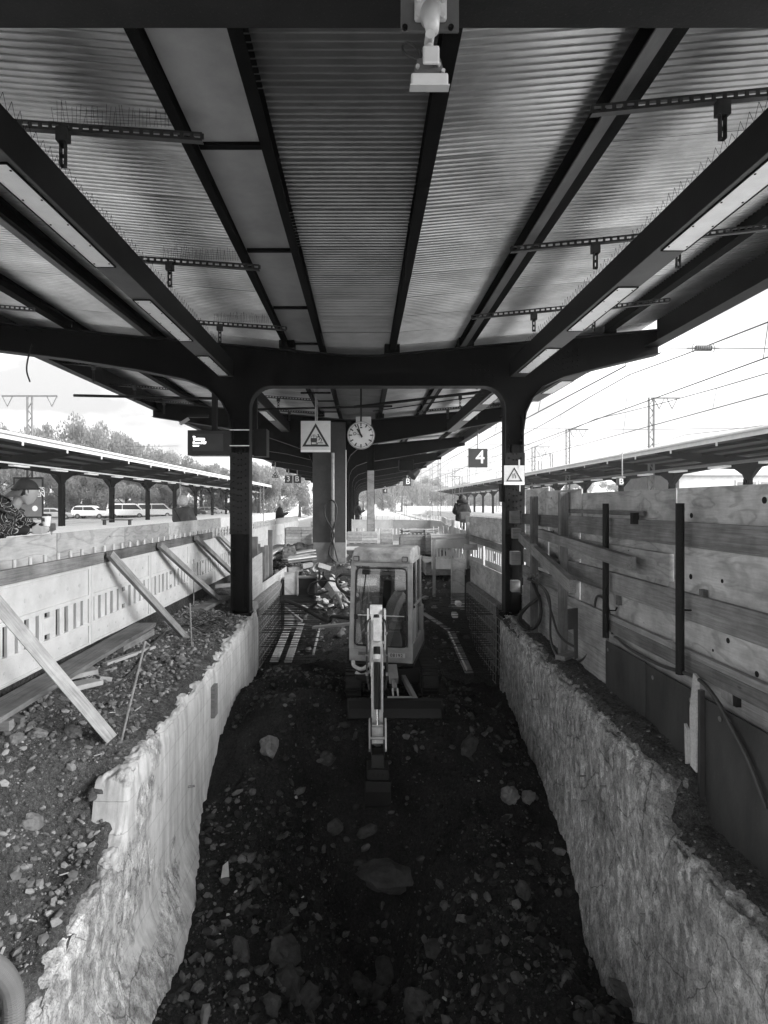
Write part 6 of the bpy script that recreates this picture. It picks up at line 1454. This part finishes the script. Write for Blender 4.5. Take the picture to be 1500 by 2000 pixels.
# ================================================================== parked cars
def car(kind, mt):
    t = thing('parked_car', 'x', 'car'); L, Wd = (4.5, 1.8) if kind != 'van' else (5.1, 1.95)
    if kind == 'van': low = [(-2.5, .35), (-2.55, .9), (-2.2, 1.05), (-1.6, 1.15), (2.5, 1.2), (2.55, .35)]; cab_ = [(-2.15, 1.05), (-1.35, 1.85), (-1.1, 1.95), (2.35, 1.95), (2.5, 1.2)]; wx = (-1.65, 1.6); hr = 1.95
    elif kind == 'suv': low = [(-2.2, .35), (-2.25, .75), (-2.1, .92), (-1.2, 1.05), (2.2, 1.1), (2.25, .35)]; cab_ = [(-1.25, 1.03), (-.55, 1.6), (-.3, 1.67), (1.5, 1.66), (1.95, 1.5), (2.2, 1.08)]; wx = (-1.4, 1.35); hr = 1.67
    else: low = [(-2.2, .3), (-2.25, .62), (-2.0, .78), (-1.1, .9), (1.8, .95), (2.2, .85), (2.25, .3)]; cab_ = [(-1.15, .88), (-.35, 1.36), (0, 1.42), (.9, 1.4), (1.75, .93)]; wx = (-1.4, 1.35); hr = 1.42
    MB().prism(low, 'y', -Wd/2, Wd/2).build('body', mt, t, bevel=.09)
    MB().prism(cab_, 'y', -Wd/2+.12, Wd/2-.12).build('cabin', mt, t, bevel=.07)
    gl = [(cab_[0][0]+.28, cab_[0][1]+.06), (cab_[1][0]+.16, hr-.16), (cab_[-2][0]-.15, hr-.16), (cab_[-1][0]-.25, cab_[-1][1]+.04)]
    for s in (-1, 1):
        mid = (gl[1][0]+gl[2][0])/2
        for a, b_ in ((0, 1), (1, 0)):
            poly = [gl[0], gl[1], (mid-.04, gl[1][1]), (mid-.04, gl[0][1])] if a == 0 else [(mid+.04, gl[0][1]), (mid+.04, gl[1][1]), gl[2], gl[3]]
            MB().prism(poly, 'y', s*(Wd/2-.115), s*(Wd/2-.105)).build('side_window', WIN, t)
        for x in wx:
            wh = MB().cyl((x, s*(Wd/2-.18), .33), (x, s*(Wd/2+.01), .33), .33, 22).build('wheel', RUBBER, t, bevel=.03)
            MB().cyl((x, s*(Wd/2+.012), .33), (x, s*(Wd/2+.02), .33), .2, 5).build('rim', GALV, wh)
        MB().box(-L/2-.02, -L/2+.12, s*.62-.16, s*.62+.16, .62, .74).build('headlight', WHITE, t)
    MB().prism([(cab_[0][0]-.03, cab_[0][1]+.06), (cab_[1][0]-.03, cab_[1][1]-.06), (cab_[1][0]+.0, cab_[1][1]-.06), (cab_[0][0]+.0, cab_[0][1]+.06)], 'y', -Wd/2+.25, Wd/2-.25).build('windscreen', WIN, t)
    reg(t); return t
KC = {('suv', 0): car('suv', CARW), ('van', 0): car('van', CARW), ('car', 0): car('car', CARG), ('van', 1): car('van', CARG), ('car', 1): car('car', CARD), ('car', 2): car('car', CARW)}
usedk = set()
for px, y, kind, rz, lab in ((178, 76, ('suv', 0), 182, 'white estate-like car parked side on between the first two left columns'), (128, 84, ('car', 2), 120, 'white car partly hidden by the first left column'), (104, 72, ('car', 0), 200, 'grey car seen between the poster board and the first column'),
        (212, 88, ('car', 0), 150, 'grey car parked behind the side on white car'), (246, 80, ('van', 0), 205, 'white van parked between the second and third left columns'), (268, 92, ('van', 1), 215, 'grey van parked behind the white van'), (228, 84, ('car', 1), 110, 'dark car parked left of the white van'),
        (300, 84, ('van', 0), 215, 'white van parked right of the third left column'), (322, 90, ('car', 2), 210, 'white car parked beside the van near the fourth column'), (285, 96, ('car', 1), 190, 'dark car parked between the two white vans'),
        (338, 100, ('car', 0), 200, 'grey car parked behind the fourth left column'), (420, 104, ('car', 2), 170, 'white car far off near the left steel column'), (150, 96, ('van', 1), 190, 'grey van in the back row of the car park'), (402, 96, ('car', 0), 200, 'grey car left of the left steel column'), (375, 92, ('car', 1), 190, 'dark car behind the woman in the grey coat')):
    o = KC[kind] if kind not in usedk else copy_tree(KC[kind]); usedk.add(kind)
    o.location = ((px-710)/1150*y, y, -.2); o.rotation_euler = (0, 0, R(rz)); o['label'] = lab; o['group'] = 'cars in the car park'
t = thing('far_excavator', 'white excavator with raised arm standing in the car park', 'excavator', (-38, 94, -.2)); Y = 94
x = (232-710)/1150*Y; MB().box(x-1.3, x+1.3, Y-1, Y+1, -.2, .6).build('tracks', EXD, t); MB().box(x-1.2, x+1.0, Y-1, Y+1, .7, 2.2).build('cab', FARW, t, bevel=.2)
MB().tube([(x+.4, Y, 1.4), W(233, 962, Y), W(243, 956, Y)], [.3, .32, .25], 8).tube([W(243, 956, Y), W(250, 975, Y), W(247, 984, Y)], [.25, .22, .15], 8).build('arm', M('far_white_paint', .6, .5, .1, 2, 0), t)
# ================================================================== people
def skinmesh(joints, edges, sub=1, root=0):
    me = bpy.data.meshes.new('sk'); me.from_pydata([j[0] for j in joints], edges, []); o = bpy.data.objects.new('sk', me); COL.objects.link(o)
    o.modifiers.new('s', 'SKIN'); sv = me.skin_vertices[0].data
    for i, j in enumerate(joints): r = j[1]; sv[i].radius = (r, r) if not isinstance(r, tuple) else r; sv[i].use_root = i == root
    if sub: x = o.modifiers.new('u', 'SUBSURF'); x.levels = sub
    dg = bpy.context.evaluated_depsgraph_get(); ev = o.evaluated_get(dg); m = ev.to_mesh(); v = [tuple(q.co) for q in m.vertices]; f = [tuple(p.vertices) for p in m.polygons]; ev.to_mesh_clear()
    bpy.data.objects.remove(o); return v, f
def headmesh(c, r, face, tilt=0):
    """skull, jaw, nose, ears, brow; face: horizontal direction"""
    f = Vector((face[0], face[1], 0)).normalized(); rt = Vector((f.y, -f.x, 0)); bm = bmesh.new(); bmesh.ops.create_uvsphere(bm, u_segments=28, v_segments=20, radius=1); vs = []
    for q in bm.verts:
        p = q.co.copy(); x, y, z = p.x*.76, p.y*.90, p.z*1.15        # x across, y front
        if z < 0: k = 1-.42*min(1, -z); x *= k; y = y*(1-.30*min(1, -z))+.10*min(1, -z) if y > 0 else y*(1-.62*min(1, -z))
        if y > .4 and z < .1: y += .05*math.exp(-(z+.75)**2/.03)*(abs(x) < .4)
        if y > 0: y += .05*math.exp(-((z-.22)/.12)**2) - .07*math.exp(-((z-.02)/.12)**2-((abs(x)-.28)/.14)**2) + .04*math.exp(-((z+.5)/.06)**2-(x/.2)**2)
        vs.append(Vector(c)+(rt*x+f*y+Vector((0, 0, z)))*r)
    fs = [tuple(v.index for v in p.verts) for p in bm.faces]; bm.free(); m = MB().add(vs, fs)
    def L(x, y, z): return Vector(c)+(rt*x+f*y+Vector((0, 0, z)))*r
    m.tube([L(0, .78, .14), L(0, .88, -.06), L(0, .96, -.20), L(0, .86, -.30)], [.07*r, .09*r, .12*r, .09*r], 8)
    for s in (-1, 1): m.tube([L(s*.72, -.02, .18), L(s*.82, -.10, .12), L(s*.82, -.10, -.10), L(s*.70, 0, -.24)], [.08*r, .12*r, .10*r, .07*r], 6)
    return m, L
def finger(m, base, d, curl, L, r=.0095):
    p = Vector(base); pts = [p]; d = Vector(d).normalized(); ax = Vector(curl)
    for k, l in enumerate((.45, .32, .23)):
        p = p+d*L*l; pts.append(p); d = (d+ax*.75).normalized()
    m.tube(pts, [r, r*.95, r*.85, r*.7], 8)
def handmesh(m, wrist, d, palm, size=1.0, curl=.7):
    """d: direction of the hand, palm: direction the palm faces"""
    d = Vector(d).normalized(); n = Vector(palm).normalized(); sd_ = d.cross(n).normalized(); w0 = Vector(wrist)
    m.bar(w0, w0+d*.085*size, .082*size, .028*size, up=tuple(n))
    for i, l in enumerate((.072, .082, .077, .060)): finger(m, w0+d*.08*size+sd_*(.030-.020*i)*size, d, n*curl, l*size, .0092*size)
    finger(m, w0+d*.03*size+sd_*.042*size, (d*.6+sd_*.7+n*.3), n*.3, .065*size, .0105*size)
def person(label, J, head, hr, face, skin=SKIN, coat=CLOTHD, trous=CLOTHG, hair=None, hairmode='short', cap=None, hands=True, voxel=.012, coatk=1.0, palms=((0, 0, -1), (0, 0, -1))):
    """J: dict of joint positions"""
    t = thing('person', label, 'person', (J['pelvis'][0], J['pelvis'][1], 0))
    nm = ['pelvis', 'waist', 'chest', 'neck', 'shL', 'elL', 'wrL', 'shR', 'elR', 'wrR', 'hipL', 'knL', 'anL', 'toL', 'hipR', 'knR', 'anR', 'toR']
    P = {k: Vector(J[k]) for k in nm if k in J}; P['hd'] = Vector(head)
    P['waist'] = P.get('waist', P['pelvis'].lerp(P['chest'], .45))
    for s in 'LR':
        sg_ = 1 if s == 'L' else -1
        if 'hip'+s not in P:
            ax = (P['shL']-P['shR']); ax.z = 0; ax.normalize(); P['hip'+s] = P['pelvis']+ax*sg_*.10+Vector((0, 0, -.06)); P['kn'+s] = Vector((P['hip'+s].x, P['hip'+s].y, .50))+Vector(face).to_3d()*.02; P['an'+s] = Vector((P['hip'+s].x, P['hip'+s].y, .09)); P['to'+s] = P['an'+s]+Vector((face[0], face[1], 0)).normalized()*.16+Vector((0, 0, -.05))
    def sk(radii, edges):
        keys = list(radii); idx = {k: i for i, k in enumerate(keys)}
        return skinmesh([(tuple(P[k]), radii[k]) for k in keys], [(idx[a], idx[b_]) for a, b_ in edges])
    E = [('pelvis', 'waist'), ('waist', 'chest'), ('chest', 'neck'), ('neck', 'hd'), ('chest', 'shL'), ('shL', 'elL'), ('elL', 'wrL'), ('chest', 'shR'), ('shR', 'elR'), ('elR', 'wrR'), ('pelvis', 'hipL'), ('hipL', 'knL'), ('knL', 'anL'), ('anL', 'toL'), ('pelvis', 'hipR'), ('hipR', 'knR'), ('knR', 'anR'), ('anR', 'toR')]
    rad = dict(pelvis=.13, waist=.12, chest=.145, neck=.058, hd=.06, shL=.065, elL=.045, wrL=.030, shR=.065, elR=.045, wrR=.030, hipL=.085, knL=.055, anL=.04, toL=.04, hipR=.085, knR=.055, anR=.04, toR=.04)
    v, f = sk(rad, E); m = MB().add(v, f); h, L = headmesh(head, hr, face); m.add(h.v, h.f)
    if hands:
        for s, pl in (('L', palms[0]), ('R', palms[1])): handmesh(m, P['wr'+s], P['wr'+s]-P['el'+s], pl)
    b_ = m.build('body', skin, t, smooth=True); rm = b_.modifiers.new('fuse', 'REMESH'); rm.mode = 'VOXEL'; rm.voxel_size = voxel; rm.use_smooth_shade = True
    k = coatk
    rc_ = dict(pelvis=.175*k, waist=.165*k, chest=.178*k, neck=.12, shL=.098*k, elL=.074*k, wrL=.052, shR=.098*k, elR=.074*k, wrR=.052)
    v, f = sk(rc_, E[:3]+[E[4], E[5], E[6], E[7], E[8], E[9]]); c = MB().add(v, f)
    jk = c.build('jacket', coat, t, smooth=True); rm = jk.modifiers.new('fuse', 'REMESH'); rm.mode = 'VOXEL'; rm.voxel_size = max(voxel, .014); rm.use_smooth_shade = True
    tx_ = bpy.data.textures.new('folds', 'CLOUDS'); tx_.noise_scale = .16; dm = jk.modifiers.new('folds', 'DISPLACE'); dm.texture = tx_; dm.strength = .035; dm.mid_level = .5
    v, f = sk(dict(pelvis=.155, hipL=.105, knL=.078, anL=.062, hipR=.105, knR=.078, anR=.062), [('pelvis', 'hipL'), ('hipL', 'knL'), ('knL', 'anL'), ('pelvis', 'hipR'), ('hipR', 'knR'), ('knR', 'anR')])
    MB().add(v, f).build('trousers', trous, t, smooth=True)
    m = MB()
    for s in 'LR': m.tube([P['an'+s]+Vector((0, 0, -.04)), P['an'+s].lerp(P['to'+s], .5)+Vector((0, 0, .0)), P['to'+s]+Vector((0, 0, .01))], [.055, .052, .035], 10)
    m.build('shoes', BLACK, t)
    if hair:
        bm = bmesh.new(); bmesh.ops.create_uvsphere(bm, u_segments=26, v_segments=18, radius=1); vs = []
        for q in bm.verts:
            p = q.co.copy(); lim = -.45 if hairmode == 'bob' else -.15
            zz = p.z*1.2; yy = p.y*1.05-.06; xx = p.x*(.90 if hairmode == 'bob' else .84)
            front = p.y > .25
            if front and zz < .62: yy = min(yy, .05); xx *= .78
            if zz < lim: zz = lim+(zz-lim)*(.5 if hairmode == 'bob' else .25); xx *= .86; yy = min(yy, .1)
            n_ = 1+.05*noise.noise(p*3.3)+.04*noise.noise(p*9)*(2 if hairmode == 'bob' else 1)
            vs.append(L(xx*n_, yy*n_, zz*n_))
        fs = [tuple(v_.index for v_ in p.verts) for p in bm.faces]; bm.free(); MB().add(vs, fs).build('hair', hair, t, smooth=True)
    return t, L, P
f_ = Vector((.82, .58, 0)).normalized()
hc = (-3.49, 6.10, 1.775)
pm, L, P = person('man in a backwards cap and dark patterned jacket leaning on the left plywood', dict(pelvis=(-4.12, 6.12, .98), chest=(-3.84, 6.10, 1.42), neck=(-3.64, 6.09, 1.60),
    shR=(-3.78, 5.88, 1.53), elR=(-3.60, 5.80, 1.385), wrR=(-3.33, 5.92, 1.39), shL=(-3.74, 6.30, 1.53), elL=(-3.58, 6.38, 1.38), wrL=(-3.28, 6.16, 1.41)),
    hc, .119, (f_.x, f_.y), skin=SKIN, coat=JACK, hair=HAIRD, voxel=.0085, coatk=.92, palms=((.1, -1, .1), (.1, 1, .1)))
# backwards cap: dome, band and peak
m = MB(); bm = bmesh.new(); bmesh.ops.create_uvsphere(bm, u_segments=26, v_segments=16, radius=1); vs = []
for q in bm.verts:
    p = q.co; z = max(p.z, -.05); vs.append(L(p.x*.90*(1 if z > .1 else .99), p.y*.99-.03, .26+z*.95*(1-.12*(p.y > 0)*p.y)))
fs = [tuple(v_.index for v_ in p.verts) for p in bm.faces]; bm.free(); cpo = MB().add(vs, fs).build('cap', CAPM, pm, smooth=True)
n = 12; v = []; f = []
for i in range(n+1):
    a = R(200+140*i/n)
    for k, rr_ in enumerate((.95, 1.35, 1.66)): v.append(L(math.cos(a)*.86*(1 if k < 1 else (.98 if k == 1 else .95)), math.sin(a)*rr_-.02, .26-.29*k-.06*k*abs(math.cos(a))))
for i in range(n):
    for k in range(2): a = i*3+k; f.append((a, a+1, a+4, a+3))
o = MB().add(v, f).build('cap_peak', M('cap_peak_cloth', .10, .8, .2, 9, .2, 100), pm, smooth=True, fix=False); o.modifiers.new('t', 'SOLIDIFY').thickness = .006
MB().tube([L(-.92, -.2, .3), L(-.7, -.85, .28), L(0, -1.12, .26), L(.7, -.85, .28), L(.92, -.2, .3), L(.7, .6, .3), L(0, .98, .32), L(-.7, .6, .3), L(-.92, -.2, .3)], .012, 6).build('cap_band', CAPM, cpo)
m = MB(); nb = P['neck']; m.tube([nb+Vector((.14, -.02, -.10)), nb+Vector((.06, -.10, -.01)), nb+Vector((-.06, -.12, .06)), nb+Vector((-.15, -.03, .09)), nb+Vector((-.12, .10, .06)), nb+Vector((.06, .1, -.04))], [.03, .05, .07, .08, .06, .03], 12).build('hood', JACK, pm, smooth=True)
cp = thing('coffee_cup', 'pale paper coffee cup with dark lid held by the leaning man', 'cup', (-3.235, 6.01, 1.40))
cz = 1.425; MB().cyl((-3.235, 6.01, cz), (-3.235, 6.01, cz+.105), .032, 22, .042).build('cup_body', WHITE, cp, smooth=False); MB().cyl((-3.235, 6.01, cz+.105), (-3.235, 6.01, cz+.12), .045, 22).cyl((-3.235, 6.01, cz+.12), (-3.235, 6.01, cz+.128), .037, 22).build('cup_lid', BLACK, cp)
MB().bar((-3.25, 5.970, cz+.05), (-3.25, 5.968, cz+.085), .034, .004, up=(0, 1, 0)).build('cup_print', NAVY, cp)
def standing(label, px, y, top, face, coat, hair, hm, k=1.0, arms='down', coatk=1.0, hands=True):
    x = (px-710)/1150*y; H_ = 1.65-(top-985)/1150*y; F = Vector((face[0], face[1], 0)).normalized(); S_ = Vector((-F.y, F.x, 0)); hr = .118*k
    def A(s, fw, z): return tuple(Vector((x, y, z))+S_*s+F*fw)
    sh = H_-.33; J = dict(pelvis=A(0, 0, H_*.53), chest=A(0, .0, sh-.08), neck=A(0, .0, sh+.12), shL=A(.15, 0, sh-.03), shR=A(-.15, 0, sh-.03))
    if arms == 'down': J.update(elL=A(.25, -.02, sh-.28), wrL=A(.26, .06, sh-.52), elR=A(-.25, -.02, sh-.28), wrR=A(-.26, .06, sh-.52))
    elif arms == 'lean': J.update(elL=A(.24, .16, sh-.24), wrL=A(.12, .40, sh-.26), elR=A(-.24, .16, sh-.24), wrR=A(-.12, .40, sh-.26))
    else: J.update(elL=A(.22, .10, sh-.25), wrL=A(.06, .34, sh-.16), elR=A(-.22, .10, sh-.25), wrR=A(-.06, .34, sh-.16))
    return person(label, J, A(0, .02, H_-hr*1.12), hr, (F.x, F.y), coat=coat, hair=hair, hairmode=hm, coatk=coatk, voxel=.018, hands=hands, trous=CLOTHD)
standing('woman with short grey hair and shoulder strap, back to the viewer', 357, 12.7, 967, (.15, 1), CLOTHG, HAIRG, 'bob', arms='hold', coatk=1.16, k=1.06)
x = (357-710)/1150*12.7; tag(MB().tube(curve([(x-.13, 12.52, 1.55), (x-.02, 12.46, 1.38), (x+.10, 12.48, 1.15), (x+.18, 12.6, .95)]), .014, 6).build('shoulder_strap', BLACK), 'dark diagonal strap across the back of the woman with grey hair', 'bag strap')
_, L, P = standing('man in a padded black jacket with a backpack, back to the viewer', 902, 18.5, 966, (.1, 1), CLOTHD, HAIRD, 'short', k=1.0, arms='hold', coatk=1.42)
bp = thing('backpack', 'dark backpack worn by the man in the padded black jacket', 'backpack', (P['chest'].x+.03, P['chest'].y-.3, 1.1))
MB().box(P['chest'].x-.14, P['chest'].x+.2, P['chest'].y-.42, P['chest'].y-.22, .98, 1.42).build('pack', CLOTHG, bp, bevel=.05); MB().box(P['chest'].x-.08, P['chest'].x+.14, P['chest'].y-.46, P['chest'].y-.425, 1.0, 1.2).build('pocket', CLOTHD, bp, bevel=.015)
MB().tube([tuple(P['neck']+Vector((-.14, -.04, -.02))), tuple(P['neck']+Vector((0, -.15, .02))), tuple(P['neck']+Vector((.14, -.04, -.02)))], [.06, .09, .06], 10).build('hood', CLOTHD, bp, smooth=True)
standing('man in a dark coat leaning on the far left barriers with his arm stretched out', 546, 23.0, 977, (1, .1), CLOTHD, HAIRG, 'short', arms='hold', coatk=1.15)
standing('person in a dark hooded jacket looking at a phone by the far barriers', 699, 28.6, 977, (1, .2), CLOTHD, HAIRD, 'bob', arms='hold', coatk=1.2)
# ================================================================== haze over the yard
hz = MB().box(-420, 420, -30, 460, -2.0, 15.5).build('haze', M('haze_dummy', .5, .5, 0, 1, 0)); hz['kind'] = 'stuff'
hm = bpy.data.materials.new('haze_air'); hm.use_nodes = True; hn = hm.node_tree; hn.nodes.clear(); ho = hn.nodes.new('ShaderNodeOutputMaterial'); hv = hn.nodes.new('ShaderNodeVolumePrincipled')
hv.inputs['Color'].default_value = (.97, .97, .97, 1); hv.inputs['Density'].default_value = .0006; hv.inputs['Anisotropy'].default_value = .2; hn.links.new(hv.outputs[0], ho.inputs['Volume']); hz.data.materials.clear(); hz.data.materials.append(hm)
